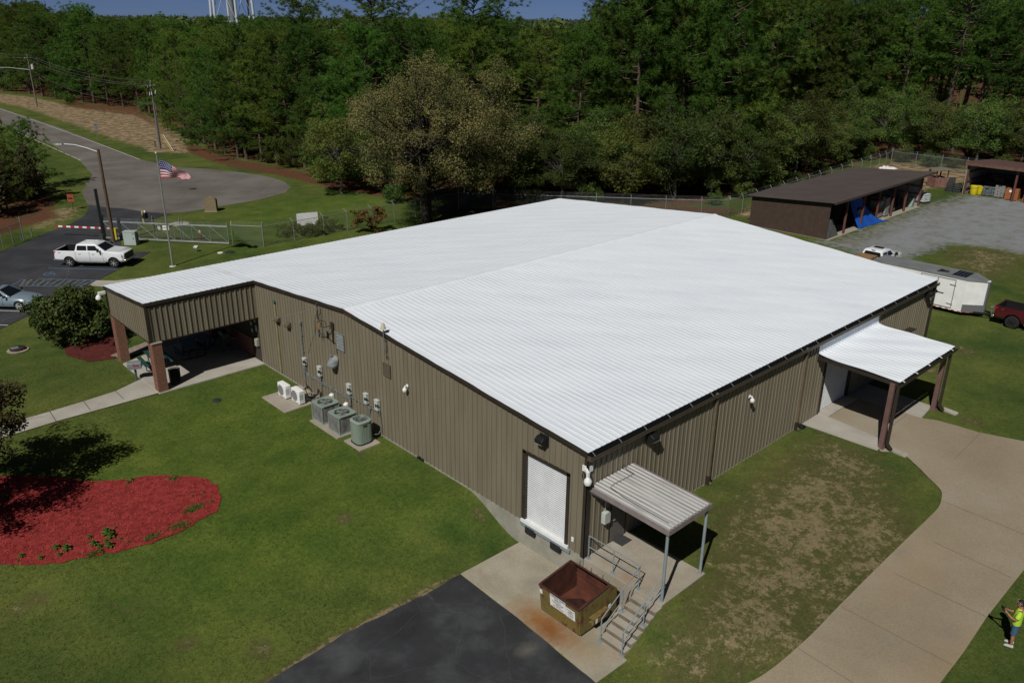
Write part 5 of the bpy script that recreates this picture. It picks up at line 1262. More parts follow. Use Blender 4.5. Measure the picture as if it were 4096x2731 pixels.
for i, (x, y, wh) in enumerate(pines):
    v = Vector((x - CAMPOS.x, y - CAMPOS.y)); ang = math.degrees(atan2(v.y, v.x)) - math.degrees(.813)
    dd = edge_dist(x, y) if wh == 'wood' else 0
    hgt = rnd.uniform(16.0, 20.0)
    if wh == 'front': hgt = rnd.uniform(13.0, 17.5) if y < 200 else rnd.uniform(14, 19)
    if ang < 10: hgt = rnd.uniform(15.5, 18.8)
    if ang < -4: hgt = rnd.uniform(17.5, 20.5)          # taller stand behind the yard
    if ang < -8: hgt = rnd.uniform(19.5, 25.5)
    if 10 < ang < 26 and wh == 'wood': hgt = rnd.uniform(14.5, 18.0)
    if ang >= 26: hgt = rnd.uniform(17.5, 21.5)
    if wh == 'front' and rnd.random() < .25: hgt *= .72
    kk = rnd.choice(['pine0', 'pine1', 'pine2', 'pine3', 'pine4', 'pine0', 'pine4'])
    if wh == 'front': kk = rnd.choice(['pine0', 'pine2', 'pine4', 'pine4', 'pine1'])
    base = 20
    if ang < -3 and rnd.random() < .5: kk = 'tallpine'; base = 24
    if wh == 'front': lab = 'pine at the front edge of the wood beside the road and sandy verge' if y > 92 else 'pine at the front edge of the wood left of the big oak'
    elif ang < -8: lab = 'tall pine deep in the wood behind the two brown sheds'
    elif ang < 8: lab = 'tall pine in the wood behind the ridge of the white roof'
    elif ang < 18: lab = 'pine inside the wood behind the big oak and turning circle'
    else: lab = 'pine inside the wood behind the utility poles'
    s_ = hgt / base
    place(kk, (x, y, hz(x, y)), lab, 'pines standing in the wood', sc=s_ * rnd.uniform(.95, 1.3), sz=s_)
# a few single pines one can tell apart on the skyline
for (mx, my, D_, top, lab) in ((873, 300, 112, -14, 'broad tall pine breaking the skyline above the big oak, left of two'), (1083, 300, 105, -8, 'tall pine breaking the skyline above the big oak, right of two'), (716, 300, 135, 24, 'thin crowned pine standing above the skyline right of the water tower')):
    d_ = math.radians(math.degrees(.813)) - math.atan((mx - 1176) / 1875.0)
    x, y = CAMPOS.x + D_ * cos(d_), CAMPOS.y + D_ * sin(d_)
    hgt = CAMPOS.z + (43 - top) / 1875.0 * D_ * 1.02
    place('tallpine', (x, y, -.12), lab, 'pines standing in the wood', sc=hgt / 24 * 1.35, sz=hgt / 24)

# broadleaf trees along the wood's edge behind the building and the yard fence
und = []
for (x, y) in ((36.5, 57), (41, 55.5), (38.5, 51.8), (44, 50.6), (49, 50.5), (47, 46.2), (52.5, 46.0), (53, 41.5), (57, 44), (58, 38.6), (62, 41.5), (63, 36.9), (68, 40.5), (69.5, 36.8), (75, 39.5), (77, 37.2), (82, 41), (84.5, 38), (90, 41), (92.5, 38.5), (98, 42), (100.5, 39.5), (106, 41), (109.5, 36), (111.5, 30.5), (113, 25), (114.5, 19), (115, 13), (117, 6), (118, 0), (46, 54.5), (55, 48.6), (73, 43.5), (88, 44.5), (34.5, 62), (31.5, 66.5), (116, 33), (120, 24), (121, 15)):
    und.append((x, y))
for i, (x, y) in enumerate(und):
    lab = 'olive green broadleaf tree at the edge of the wood behind the white roof' if x < 60 else 'olive green broadleaf tree at the edge of the wood behind the yard fence'
    place('broad%d' % (i % 3), (x + rnd.uniform(-.5, .5), y + rnd.uniform(-.5, .5), -.12), lab, 'broadleaf trees at the edge of the wood', sc=rnd.uniform(.95, 1.28), sz=rnd.uniform(.85, 1.25))
for i, q in enumerate([(33.0, 58.5), (33.5, 74), (36.531, 102.678, -0.120), (35.081, 92.344, -0.120), (35.876, 88.792, -0.120), (36.022, 81.401, -0.120), (36.671, 123.765, -0.120), (35.908, 117.655, -0.120), (40.589, 199.781, -0.120), (46.886, 169.416, -0.120), (43.576, 138.147, -0.120), (60, 34.2), (66, 34.6), (73, 35), (79, 35.2), (88, 36), (96, 37), (107.5, 33), (108.5, 26), (110, 20), (50, 44), (45, 48.5), (40, 53), (105.6, 38), (106.5, 28.5)]):
    place('shrub', (q[0], q[1], -.12), 'low leafy shrub under the trees at the edge of the wood', 'shrubs at the edge of the wood', sc=rnd.uniform(.55, 1.1))
for i, q in enumerate([(38.186, 135.893, -0.120), (40.843, 210.701, -0.120), (35.193, 111.938, -0.120), (35.505, 86.299, -0.120)]):
    place('youngpine', (q[0], q[1], -.12), 'young bright green pine low in front of the tall pines', 'young pines at the edge of the wood', sc=rnd.uniform(.5, .85))

# thicket left of the driveway
TH = [(4.5, 92.5, 'youngpine', 1.05, 'young pine nearest the road in the left thicket'), (2.2, 86, 'redshrub', 1.35, 'reddish leaved shrub on the right side of the left thicket'), (-.5, 82, 'youngpine', .95, 'young pine at the front of the left thicket beside the reddish shrub'), (-2.4, 79.5, 'redshrub', 1.25, 'reddish leaved shrub at the front of the left thicket by the fence'), (1.0, 90, 'broad1', .70, 'dark broadleaf tree in the middle of the left thicket'), (-2.5, 86, 'broad2', .72, 'dark broadleaf tree at the left frame edge in the thicket'), (-3, 93, 'broad0', .78, 'tallest dark broadleaf tree at the back of the left thicket'), (3.2, 99, 'youngpine', 1.1, 'young pine at the back of the left thicket'), (-5.5, 80, 'youngpine', .9, 'young pine at the far left of the thicket behind the short fence'), (3.6, 89, 'redshrub', .9, 'small reddish shrub in the middle of the left thicket')]
for (x, y, kk, s_, lab) in TH:
    place(kk, (x, y, -.12), lab, 'trees of the left thicket', sc=s_)
for (mx, my, s_, lab) in ((24, 190, 1.0, 'single pine with a bare trunk at the far left beside the field, left of two'), (40, 186, 1.0, 'single pine with a bare trunk at the far left beside the field, right of two')):
    q = {24: (47.884, 282.069, -0.120), 40: (51.523, 288.997, -0.120)}[mx]
    place('tallpine', (q[0], q[1], -.12), lab, 'pines standing in the wood', sc=.82)
q = (37.892, 241.293, -0.120); place('shrub', q, 'dark shrub on the field edge at the far left', 'shrubs at the edge of the wood', sc=1.6)

# round bush at the porch
make_tree('round_bush', 'large round glossy dark green bush beside the brick porch pillar', 'bush', broadleaf_parts(9, 4, 2.15, 1.75, 1.95, 110, 95, .20, .32, .62, tr=.05, lower=1.0, trunks=((.1, 0), (-.15, .1), (0, -.2)), nlim=40, flat=.9), M['leafbush'], M['barkgrey'], (-7.15, 37.0, -.12))
# garden trees at the left edge of the lawn that throw the shade over the mulch
make_tree('garden_tree', 'dark reddish leaved garden tree at the left edge over the mulch bed', 'tree', broadleaf_parts(13, 6, 2.2, 2.2, 4.2, 110, 120, .13, .4, .8, tr=.09, lower=1.0), M['leafred'], M['barkgrey'], (-16.2, 20.5, hz(-16.2, 20.5)), rz=.41).scale = (1.0, 1.25, 1.0)
make_tree('garden_tree', 'second dark leaved garden tree on the mulch bed, nearer the camera', 'tree', broadleaf_parts(14, 6, 2.2, 2.0, 3.9, 75, 110, .13, .4, .85, tr=.09, lower=.9), M['leafred'], M['barkgrey'], (-18.2, 17.6, hz(-18.2, 17.6)))
# small maple and flowering shrubs by the front fence
make_tree('small_maple', 'small layered tree turning orange inside the chain link fence', 'tree', broadleaf_parts(17, 3, 1.55, 1.05, 1.6, 46, 80, .17, .28, .55, tr=.06, lower=1.0, flat=.4, nlim=30), M['leaforange'], M['barkgrey'], (23.2, 48.7, -.12))
for i, (x, y, s_, lab) in enumerate(((16.6, 52.6, .62, 'low yellow flowering shrub at the left foot of the white signboard'), (18.6, 53.9, .55, 'low yellow flowering shrub under the white signboard'), (20.4, 52.3, .62, 'low yellow flowering shrub at the right foot of the white signboard'), (18.2, 51.6, .6, 'low yellow flowering shrub in front of the white signboard by the fence'))):
    make_tree('flowering_shrub', lab, 'shrub', broadleaf_parts(60 + i, 1.4, 2.2, 1.0, .75, 40, 80, .16, .3, .6, tr=.03, lower=.8, nlim=8), M['leafyellow'], M['barkgrey'], (x, y, -.12), 'flowering shrubs round the signboard', sc=s_)

# weeds in the red mulch
def weed_parts(seed, s_):
    rr_ = random.Random(seed); k = MB(); k.tube([(0, 0, -.02), (0, 0, .16)], .012, 4)
    vs = []; 
    for ring_, (nn_, el, L, z) in enumerate(((6, .25, .22, .06), (5, .75, .19, .11), (4, 1.15, .13, .16))):
        for j in range(nn_):
            a = 6.283 * j / nn_ + ring_ * .5 + rr_.uniform(-.2, .2); d = Vector((cos(a) * cos(el), sin(a) * cos(el), sin(el))); s__ = Vector((-sin(a), cos(a), 0)) * L * .26
            b = Vector((0, 0, z)); m1 = b + d * L * .55; tp = b + d * L + Vector((0, 0, -L * .22))
            vs += [b, m1 - s__, tp, m1 + s__]
    V = np.array([tuple(q) for q in vs]); return k, V, np.arange(len(V)).reshape(-1, 4)
W0 = None
WE = [((-12.971, 13.974, -0.120), 1.9), ((-12.939, 13.666, -0.120), 1.6), ((-13.571, 14.196, -0.120), .9), ((-13.609, 13.601, -0.123), 1.3), ((-13.191, 13.487, -0.122), .85), ((-13.490, 13.298, -0.130), 1.0), ((-13.200, 13.067, -0.133), 1.5), ((-13.552, 12.945, -0.147), 1.0), ((-14.766, 14.339, -0.121), 1.2), ((-14.492, 13.965, -0.126), 1.6), ((-14.814, 13.784, -0.137), .9), ((-15.897, 14.667, -0.127), 1.0), ((-15.391, 14.055, -0.138), .95), ((-12.700, 13.266, -0.121), .65), ((-12.556, 12.874, -0.128), .6), ((-16.071, 14.491, -0.135), .5), ((-12.585, 14.189, -0.120), .6), ((-10.736, 17.485, -0.120), .9), ((-10.947, 17.364, -0.120), .9), ((-15.685, 17.592, -0.120), .9), ((-15.263, 19.616, -0.120), 1.2), ((-9.301, 14.417, -0.120), .6), ((-8.818, 14.385, -0.120), .6), ((-8.878, 13.441, -0.120), .7)]
WL = ['largest leafy weed in the red mulch, at the top of its cluster', 'leafy weed just below the largest one in the red mulch']
for i, (q, s_) in enumerate(WE):
    lab = WL[i] if i < 2 else 'small bright leafy weed growing in the red mulch bed'
    if W0 is None:
        k, V, F = weed_parts(3, 1); W0 = thing('weed', lab, 'weed', q, 0, 'weeds in the red mulch'); k.build('stem', M['weed'], W0); np_mesh('leaves', V, F, M['weed'], W0); o = W0
    else: o = copy_tree(W0)
    o.location = (q[0], q[1], q[2] + .03); o.rotation_euler = (0, 0, rnd.uniform(0, 6)); o.scale = (s_ * .68,) * 3; tag(o, lab, 'weed', 'weeds in the red mulch')

# ragged creeping grass in the mulch, one mat
rng = np.random.default_rng(8); pts_ = []
for (a, b, n_, wd) in (((-9.945, 13.369, -0.120), (-9.312, 13.518, -0.120), 500, .13), ((-10.912, 12.666, -0.120), (-10.311, 12.505, -0.120), 350, .14), ((-11.952, 12.595, -0.127), (-11.523, 12.565, -0.122), 200, .12), ((-14.078, 13.074, -0.154), (-13.680, 13.042, -0.145), 150, .1), ((-9.375, 16.579, -0.120), (-9.260, 16.298, -0.120), 160, .12)):
    t = rng.uniform(0, 1, n_)[:, None]; A_ = np.array(a); B_ = np.array(b); q = A_ + (B_ - A_) * t + rng.normal(size=(n_, 3)) * np.array([wd, wd, 0]); q[:, 2] = [hz(u, v) + .03 for u, v in q[:, :2]]; pts_.append(q)
C_ = np.concatenate(pts_); D_ = unit(rng.normal(size=C_.shape) * np.array([1, 1, .2]) + np.array([0, 0, .8]))
V, F = tri_fan(C_, D_, rng.uniform(.06, .15, len(C_)), np.full(len(C_), .03), rng)
kind(np_mesh('creeping_grass', V, F, M['weed']), 'stuff')

# the wood goes on far behind: too many to count
def far_woods():
    rng = np.random.default_rng(21); base = []
    n = 260
    d = unit(rng.normal(size=(n, 3))); c = d * np.array([3.4, 3.4, 5.0]) * rng.uniform(.5, 1, n)[:, None] + np.array([0, 0, 13.5])
    Vb, Fb = leaf_quads(c, unit(d * .7 + np.array([0, 0, .6]) + rng.normal(size=(n, 3)) * .3), rng.uniform(1.2, 2.0, n), rng)
    trunk = MB(); trunk.tube([(0, 0, 0), (0, 0, 14)], [.3, .12], 4, cap=False); Vt = np.array(trunk.v); Ft = np.array(trunk.f)
    Vb = np.concatenate([Vb, Vt]); Fb = np.concatenate([Fb, Ft + 4 * n])
    P_ = []
    while len(P_) < 900:
        r_ = 130 + 520 * rng.uniform() ** 1.25; a = .813 + rng.uniform(-.64, .62); x, y = CAMPOS.x + r_ * cos(a), CAMPOS.y + r_ * sin(a)
        if a > 1.27 and r_ < 300: continue
        dd = edge_dist(x, y)
        if (dd > 55) or (dd <= 0 and r_ > 330): P_.append((x, y))
    Vs = []; Fs = []
    for i, (x, y) in enumerate(P_):
        s_ = rng.uniform(.72, 1.0); a = rng.uniform(0, 6.28); ca, sa = cos(a), sin(a)
        q = Vb * np.array([s_, s_, s_ * rng.uniform(.95, 1.15)])
        q = np.stack([q[:, 0] * ca - q[:, 1] * sa + x, q[:, 0] * sa + q[:, 1] * ca + y, q[:, 2] + hz(x, y)], -1)
        Vs.append(q); Fs.append(Fb + i * len(Vb))
    return np.concatenate(Vs), np.concatenate(Fs)
V, F = far_woods()
kind(np_mesh('far_woods', V, F, mat('distant_needles', (.050, .085, .022), .7, (.080, .120, .030), .05, 5)), 'stuff')
# far wooded ridge on the horizon
def ridge():
    rng = np.random.default_rng(4); Vs = []; Fs = []; n = 0
    k = 16000; a = rng.uniform(.813 - .75, .813 + .75, k); r_ = rng.uniform(1100, 1700, k)
    x, y = CAMPOS.x + r_ * np.cos(a), CAMPOS.y + r_ * np.sin(a); z = np.array([hz(u, v) for u, v in zip(x, y)]) + rng.uniform(3, 12, k)
    C_ = np.stack([x, y, z], -1)
    V, F = leaf_quads(C_, unit(rng.normal(size=(k, 3)) * .5 + np.array([-.7, -.7, .5])), rng.uniform(9, 14, k), rng)
    return V, F
V, F = ridge()
kind(np_mesh('wooded_ridge', V, F, mat('far_ridge_trees', (.020, .034, .022), .8, (.030, .046, .026), .01, 4)), 'stuff')

# ---------------------------------------------------------------- blades on the near lawns and chips on the mulch: too many to count
def scatter(n, x0, x1, y0, y1, rng, inpoly=None, outpolys=(), fall=0.0):
    x = rng.uniform(x0, x1, n); y = rng.uniform(y0, y1, n)
    keep = np.ones(n, bool)
    if inpoly is not None: keep &= inside(x, y, inpoly)
    for q in outpolys: keep &= ~inside(x, y, q)
    if fall:
        d = np.hypot(x - CAMPOS.x, y - CAMPOS.y); keep &= rng.uniform(0, 1, n) < np.clip((fall / np.maximum(d, 1)) ** 2, 0, 1)
    return x[keep], y[keep]
rng = np.random.default_rng(77)
BOX = [(-.15, -.15), (BL_, -.15), (BL_, BW), (-.15, BW)]
PAVED = [BOX, AP, SW, MU, DR, [(-6.35, 25.7), (0, 25.7), (0, 33), (-6.35, 33)], [(-3.2, 3.6), (-5, 3.55), (-8.5, 3.8), (-11.7, 3.55), (-14, 3.1), (-22, 1), (-24, -8), (-10, -7), (-5, -5.2), (-3.57, -3.9), (-3.32, 0)],
         [(-2.4, 19), (0, 19), (0, 21.6), (-2.4, 21.6)], [(-1.9, 14.7), (-.3, 14.7), (-.3, 17.4), (-1.9, 17.4)], [(-1.75, 12.9), (-.45, 12.9), (-.45, 14.4), (-1.75, 14.4)], [(0, -3.78), (2.75, -3.78), (2.75, 0), (0, 0)], [(-2.1, -3.76), (0, -3.76), (0, -2.5), (-2.1, -2.5)], [(16.9, -4), (24.3, -4), (24.3, 0), (16.9, 0)]]
hzv = np.vectorize(hz)
def gm(name, c1, c2, sc): return mat(name, c1, .8, c2, sc, 5, transl=.25, spec=.1, lo=.3, hi=.7)
x, y = scatter(520000, -26, 12, -16, 34, rng, None, PAVED, 26)
dw = np.zeros(len(x))
ii = np.clip(np.searchsorted(xs, x) - 1, 0, NX - 2); jj = np.clip(np.searchsorted(ys, y) - 1, 0, NY - 2); dw = dry[jj, ii]
keep = rng.uniform(0, 1, len(x)) > dw * 1.05
x, y = x[keep], y[keep]; n_ = len(x)
C_ = np.stack([x, y, hzv(x, y) - .005], -1); D_ = unit(rng.normal(size=C_.shape) * np.array([1, 1, .3]) + np.array([0, 0, .45]))
V, F = tri_fan(C_, D_, rng.uniform(.05, .11, n_), rng.uniform(.018, .034, n_), rng)
kind(np_mesh('grass', V, F, gm('grass_blades', (.034, .064, .013), (.138, .158, .036), .22)), 'stuff')
x, y = scatter(60000, -4, 18, -13, -.2, rng, None, PAVED)
ii = np.clip(np.searchsorted(xs, x) - 1, 0, NX - 2); jj = np.clip(np.searchsorted(ys, y) - 1, 0, NY - 2)
keep = rng.uniform(0, 1, len(x)) < dry[jj, ii] * .8; x, y = x[keep], y[keep]
# thin lawn grows in tufts
cx_ = rng.uniform(-4, 18, 1500); cy_ = rng.uniform(-13, -.4, 1500); k_ = rng.integers(0, 1500, len(x)); tx, ty = cx_[k_] + rng.normal(0, .10, len(x)), cy_[k_] + rng.normal(0, .10, len(x))
ok_ = ~inside(tx, ty, DR) & ~inside(tx, ty, AP) & ~inside(tx, ty, [(-2.1, -3.78), (2.75, -3.78), (2.75, 0), (-2.1, 0)]) & ~inside(tx, ty, [(16.9, -4), (24.3, -4), (24.3, 0), (16.9, 0)]) & (ty < -.15)
x = np.concatenate([x, tx[ok_]]); y = np.concatenate([y, ty[ok_]]); n_ = len(x)
C_ = np.stack([x, y, hzv(x, y) - .005], -1); D_ = unit(rng.normal(size=C_.shape) * np.array([1, 1, .3]) + np.array([0, 0, .5]))
V, F = tri_fan(C_, D_, rng.uniform(.04, .10, n_), rng.uniform(.016, .030, n_), rng)
kind(np_mesh('dry_grass', V, F, gm('dry_grass_blades', (.060, .078, .020), (.190, .155, .070), 1.6)), 'stuff')
x, y = scatter(90000, -26, 0, 4, 32, rng, MU); n_ = len(x)
C_ = np.stack([x, y, hzv(x, y) + .04 + rng.uniform(0, .02, n_)], -1)
V, F = leaf_quads(C_, unit(rng.normal(size=(n_, 3)) * .45 + np.array([0, 0, 1.0])), rng.uniform(.04, .09, n_), rng)
kind(np_mesh('mulch_chips', V, F, mat('red_wood_chips', (.20, .020, .018), .9, (.42, .070, .06), 14, 3, lo=.3, hi=.72)), 'stuff')

# ---------------------------------------------------------------- chain link fences
def chain_mat():
    m, n, l, b = node_mat('chain_link_wire')
    b.inputs['Base Color'].default_value = (.15, .165, .16, 1); b.inputs['Roughness'].default_value = .5; b.inputs['Metallic'].default_value = .3
    tc = n.new('ShaderNodeTexCoord'); sp = n.new('ShaderNodeSeparateXYZ'); l.new(tc.outputs['UV'], sp.inputs[0])
    def f(op, a, c=0.0):
        q = n.new('ShaderNodeMath'); q.operation = op
        for i, v in enumerate((a, c)):
            if isinstance(v, (int, float)): q.inputs[i].default_value = v
            else: l.new(v, q.inputs[i])
        return q.outputs[0]
    P_ = 1 / .075
    d1 = f('FRACT', f('MULTIPLY', f('ADD', sp.outputs[0], sp.outputs[1]), P_)); d2 = f('FRACT', f('MULTIPLY', f('SUBTRACT', sp.outputs[0], sp.outputs[1]), P_))
    on_ = f('MAXIMUM', f('LESS_THAN', d1, .13), f('LESS_THAN', d2, .13))
    tr = n.new('ShaderNodeBsdfTransparent'); mx = n.new('ShaderNodeMixShader'); l.new(on_, mx.inputs[0]); l.new(tr.outputs[0], mx.inputs[1]); l.new(b.outputs[0], mx.inputs[2]); l.new(mx.outputs[0], n['Material Output'].inputs[0])
    return m
M['chain'] = chain_mat()
def mesh_panel(name, a, b, z0, z1, parent):
    a, b = Vector(a), Vector(b); L = (Vector((b.x, b.y)) - Vector((a.x, a.y))).length
    me = bpy.data.meshes.new(name); me.from_pydata([(a.x, a.y, z0), (b.x, b.y, z0), (b.x, b.y, z1), (a.x, a.y, z1)], [], [(0, 1, 2, 3)])
    uv = me.uv_layers.new(name='UVMap'); 
    for i, c in enumerate(((0, 0), (L, 0), (L, z1 - z0), (0, z1 - z0))): uv.data[i].uv = c
    me.materials.append(M['chain']); return link(bpy.data.objects.new(name, me), parent)
def fence(label, pts, hgt=1.85, arm=(0, 0), ends=(True, True), group=None, step=3.0, wires=True, tall=None):
    """posts at every point (local frame at the first point), top rail, mesh, angled arms with three wires"""
    o = Vector((pts[0][0], pts[0][1], -.12)); t = thing('chain_link_fence', label, 'fence', o, 0, group)
    P_ = [Vector((q[0], q[1], -.12)) - o for q in pts]
    for i, q in enumerate(P_):
        term = (i == 0 and ends[0]) or (i == len(P_) - 1 and ends[1])
        k = MB(); r_ = .045 if term else .03; hh = hgt + (.38 if term else 0)
        k.cyl((q.x, q.y, -.1), (q.x, q.y, hh), r_, r_, 8)
        if not term and wires: k.tube([(q.x, q.y, hgt), (q.x + arm[0] * .32, q.y + arm[1] * .32, hgt + .34)], .022, 6)
        if term: k.ball((q.x, q.y, hh), r_ * 1.15, 8, 5)
        k.build('post', M['galv'], t)
    for a, b in zip(P_[:-1], P_[1:]):
        k = MB(); k.tube([(a.x, a.y, hgt), (b.x, b.y, hgt)], .024, 6); k.build('top_rail', M['galv'], t)
        mesh_panel('wire_mesh', a, b, .03, hgt, t)
        if wires:
            k = MB()
            for w_ in (.35, .68, 1.0):
                k.tube([(a.x + arm[0] * .32 * w_, a.y + arm[1] * .32 * w_, hgt + .34 * w_), (b.x + arm[0] * .32 * w_, b.y + arm[1] * .32 * w_, hgt + .34 * w_)], .006, 4, cap=False)
            k.build('barbed_wire', M['galvd'], t)
    return t
F1 = [(12.86, 50.64), (15.96, 50.66), (19.15, 50.70), (21.78, 50.72), (24.6, 50.75), (27.4, 50.80), (30.1, 50.83), (32.9, 50.9), (36.15, 51.1)]
fence('chain link fence with angled tops running past the signboard to the oak', F1, arm=(-.5, .9), group='chain link fences')
fence('chain link fence behind the big oak running along the wood', [(36.15, 51.1), (38.6, 48.2), (41, 45.4), (43.4, 42.6), (45.9, 39.8), (48.3, 37), (50.7, 34.2), (53.2, 31.4), (55.84, 29.65)], arm=(.7, .7), ends=(False, False), group='chain link fences')
fence('chain link fence with angled tops running behind the long brown shed', [(55.84, 29.65), (58.2, 29.55), (61.6, 29.85), (65, 30.1), (68.4, 30.4), (71.8, 30.65), (75.2, 30.9), (78.6, 31.2), (82, 31.45), (85.4, 31.7), (88.8, 31.95), (92.2, 32.2), (95.6, 32.5), (98.97, 32.75), (101.9, 33.1), (104.74, 33.5)], arm=(0, .9), ends=(False, True), group='chain link fences')
fence('chain link fence crossing behind the wooden booth at the back of the yard', [(104.74, 33.5), (104.6, 29.9), (104.5, 26.3), (104.4, 22.9), (104.3, 19.5), (104.2, 16), (104.1, 12.5), (104, 9), (103.9, 5.5)], arm=(.9, .2), ends=(False, True), group='chain link fences')
fence('short piece of fence from the sliding gate to the corner post', [(10.99, 52.92), (12.86, 50.64)], arm=(.4, .4), ends=(False, False), group='chain link fences')
fence('chain link fence at the left edge of the driveway under the thicket', [(-2.63, 66.94), (-3.73, 65.96), (-4.76, 64.98), (-7.2, 62.6), (-9.5, 60.3)], hgt=1.75, arm=(-.6, .6), wires=False, group='chain link fences')
for (q, hh, lab) in (((-2.89, 66.49), .75, 'short green grey pipe post at the end of the left fence, nearer'), ((-1.73, 67.77), .85, 'short green grey pipe post by the driveway edge beyond the left fence')):
    k = MB(); k.at((q[0], q[1], -.12)); k.cyl((0, 0, 0), (0, 0, hh), .05, .05, 8); k.box(-.08, -.05, hh - .22, .08, .05, hh - .05); tag(k.build('pipe_post', M['galvd'], None), lab, 'post')
# sliding gate
a, b = Vector((3.11, 62.54, -.12)), Vector((10.76, 53.22, -.12)); t = thing('sliding_gate', 'long grey chain link sliding gate with diagonal braces behind the white pickup', 'gate', a)
d = b - a; L = d.length; u = d / L
k = MB()
for z in (.12, .20, 1.66, 1.74): k.tube([(0, 0, z), (d.x, d.y, z)], .028, 6)
nP = 7
for i in range(nP + 1):
    q = d * i / nP; k.tube([(q.x, q.y, .12), (q.x, q.y, 2.05)], .022 if 0 < i < nP else .035, 6)
for i in range(nP):
    p0, p1 = d * i / nP, d * (i + 1) / nP
    k.tube([(p0.x, p0.y, 1.66), (p1.x, p1.y, .20)], .016, 5)
k.build('gate_frame', M['galv'], t)
mesh_panel('wire_mesh', (0, 0), (d.x, d.y), .18, 1.66, t)
nrm = Vector((-u.y, u.x, 0))
for s_, hh in ((.0, 2.25), (.62, 2.3), (.64, 2.3), (.40, 2.3)):
    q = d * s_ + nrm * .12; k = MB(); k.cyl((q.x, q.y, -.1), (q.x, q.y, hh), .05, .05, 8); k.ball((q.x, q.y, hh), .06, 8, 5); k.build('guide_post', M['galvd'], t)
k = MB()
for z in (1.84, 1.94, 2.03): k.tube([(0, 0, z), (d.x, d.y, z)], .006, 4, cap=False)
k.build('barbed_wire', M['galvd'], t)
for (s_, wd, hg, mt) in ((.455, .26, .34, M['lightgrey']), (.51, .62, .40, M['white'])):
    c = d * s_ - nrm * .05; k = MB(); k.slab([c + u * -wd / 2 + Vector((0, 0, 1.15)), c + u * wd / 2 + Vector((0, 0, 1.15)), c + u * wd / 2 + Vector((0, 0, 1.15 + hg)), c + u * -wd / 2 + Vector((0, 0, 1.15 + hg))], -.012); o = k.build('gate_sign', mt, t)
    fm_ = plane_M(c - nrm * .018 + Vector((0, 0, 1.15 + hg * .55)), u, (0, 0, 1))
    if wd > .5: text('lettering', 'AUTHORIZED\nPERSONNEL', .085, M['letter'], o, fm_)
    else: text('lettering', '!', .24, M['letter'], o, fm_)

# gate gear
BA0, BA1 = (0.008, 66.492, 0.920), (3.607, 62.124, 0.920)
t = thing('barrier_arm', 'red and white striped boom barrier lowered across the driveway', 'barrier', (BA1[0], BA1[1], -.12), 0)
d = Vector((BA0[0] - BA1[0], BA0[1] - BA1[1], 0)); L = d.length; u = d / L; nrm = Vector((-u.y, u.x, 0))
k = MB(); nseg = 14
for i in range(nseg):
    a_, b_ = u * (L * i / nseg), u * (L * (i + 1) / nseg)
    k.bar((a_.x, a_.y, 1.02), (b_.x, b_.y, 1.02), .05, .15, mi=i % 2)
k.build('arm', [M['white'], M['red']], t, smooth=0)
k = MB(); k.at((0, 0, 0), atan2(u.y, u.x)); k.box(-.55, -.22, 0, .0, .22, 1.0); k.box(-.58, -.25, 1.0, .03, .25, 1.05); k.build('cabinet', M['yellow'], t, bevel=.02)
k = MB(); k.at((0, 0, 0), atan2(u.y, u.x)); k.box(-.40, -.228, .35, -.08, -.221, .85); k.build('door_panel', mat('dark_yellow_panel', (.30, .23, .02), .5), t)
k = MB(); k.cyl((-.1, .0, 1.02), (-.1, -.15, 1.02), .07, .07, 10); k.build('pivot', M['galvd'], t)
t = thing('gate_operator', 'pale grey gate operator cabinet standing beside the sliding gate', 'cabinet', (4.2, 59.0, -.12), -pi / 4)
k = MB(); k.box(-.55, -.30, .02, .55, .32, 1.22); k.box(-.58, -.33, 1.22, .58, .35, 1.28); k.build('case', mat('pale_grey_cabinet', (.40, .46, .45), .5, (.36, .42, .41), 2), t, bevel=.015)
k = MB(); k.box(.35, -.308, .55, .40, -.301, .75); k.build('handle', M['black'], t)
k = MB(); k.box(.30, -.304, 1.02, .50, -.301, 1.10); k.build('warning_label', M['red'], t)
k = MB(); k.at((4.71, 58.64, -.12)); k.cyl((0, 0, 0), (0, 0, 1.25), .045, .045, 8); k.ball((0, 0, 1.27), .06, 8, 6); tag(k.build('pipe_post', M['galv'], None), 'thin grey pipe post right beside the gate operator cabinet', 'post')
q = (5.900, 61.876, -0.120); t = thing('keypad_pedestal', 'black card reader on a curved gooseneck pole by the driveway', 'keypad', (8.0, 63.5, -.12))
k = MB(); k.tube([(0, 0, 0), (0, 0, .9), (-.05, .1, 1.12), (-.25, .35, 1.3), (-.4, .5, 1.32)], .045, 8); k.build('gooseneck', M['blacksteel'], t)
k = MB(); k.at((-.5, .6, 1.32), .6); k.box(-.22, -.15, -.28, .22, .15, .22); k.build('reader', M['black'], t, bevel=.02)
k = MB(); k.at((-.5, .6, 1.60)); k.ball((0, 0, .08), (.10, .10, .14), 10, 8); k.build('lamp', M['white'], t)
k = MB(); k.at((8.1, 66.55, -.12)); k.cyl((0, 0, 0), (0, 0, 1.25), .10, .10, 14); k.ball((0, 0, 1.25), (.10, .10, .06), 14, 6); tag(k.build('bollard', mat('pale_yellow_bollard', (.42, .36, .15), .5), None), 'pale yellow steel bollard beyond the sliding gate', 'bollard')
t = thing('fire_hydrant', 'faded red fire hydrant with a pale cap behind the sliding gate', 'hydrant', (9.75, 57.0, -.12))
k = MB(); k.lathe((0, 0, 0), [(.17, 0), (.17, .05), (.11, .07), (.11, .55), (.15, .57), (.15, .62)], 14); k.cyl((-.2, 0, .42), (.2, 0, .42), .07, .07, 10); k.cyl((0, 0, .36), (0, -.22, .36), .09, .09, 10); k.build('barrel', mat('faded_red_iron', (.20, .055, .035), .7), t)
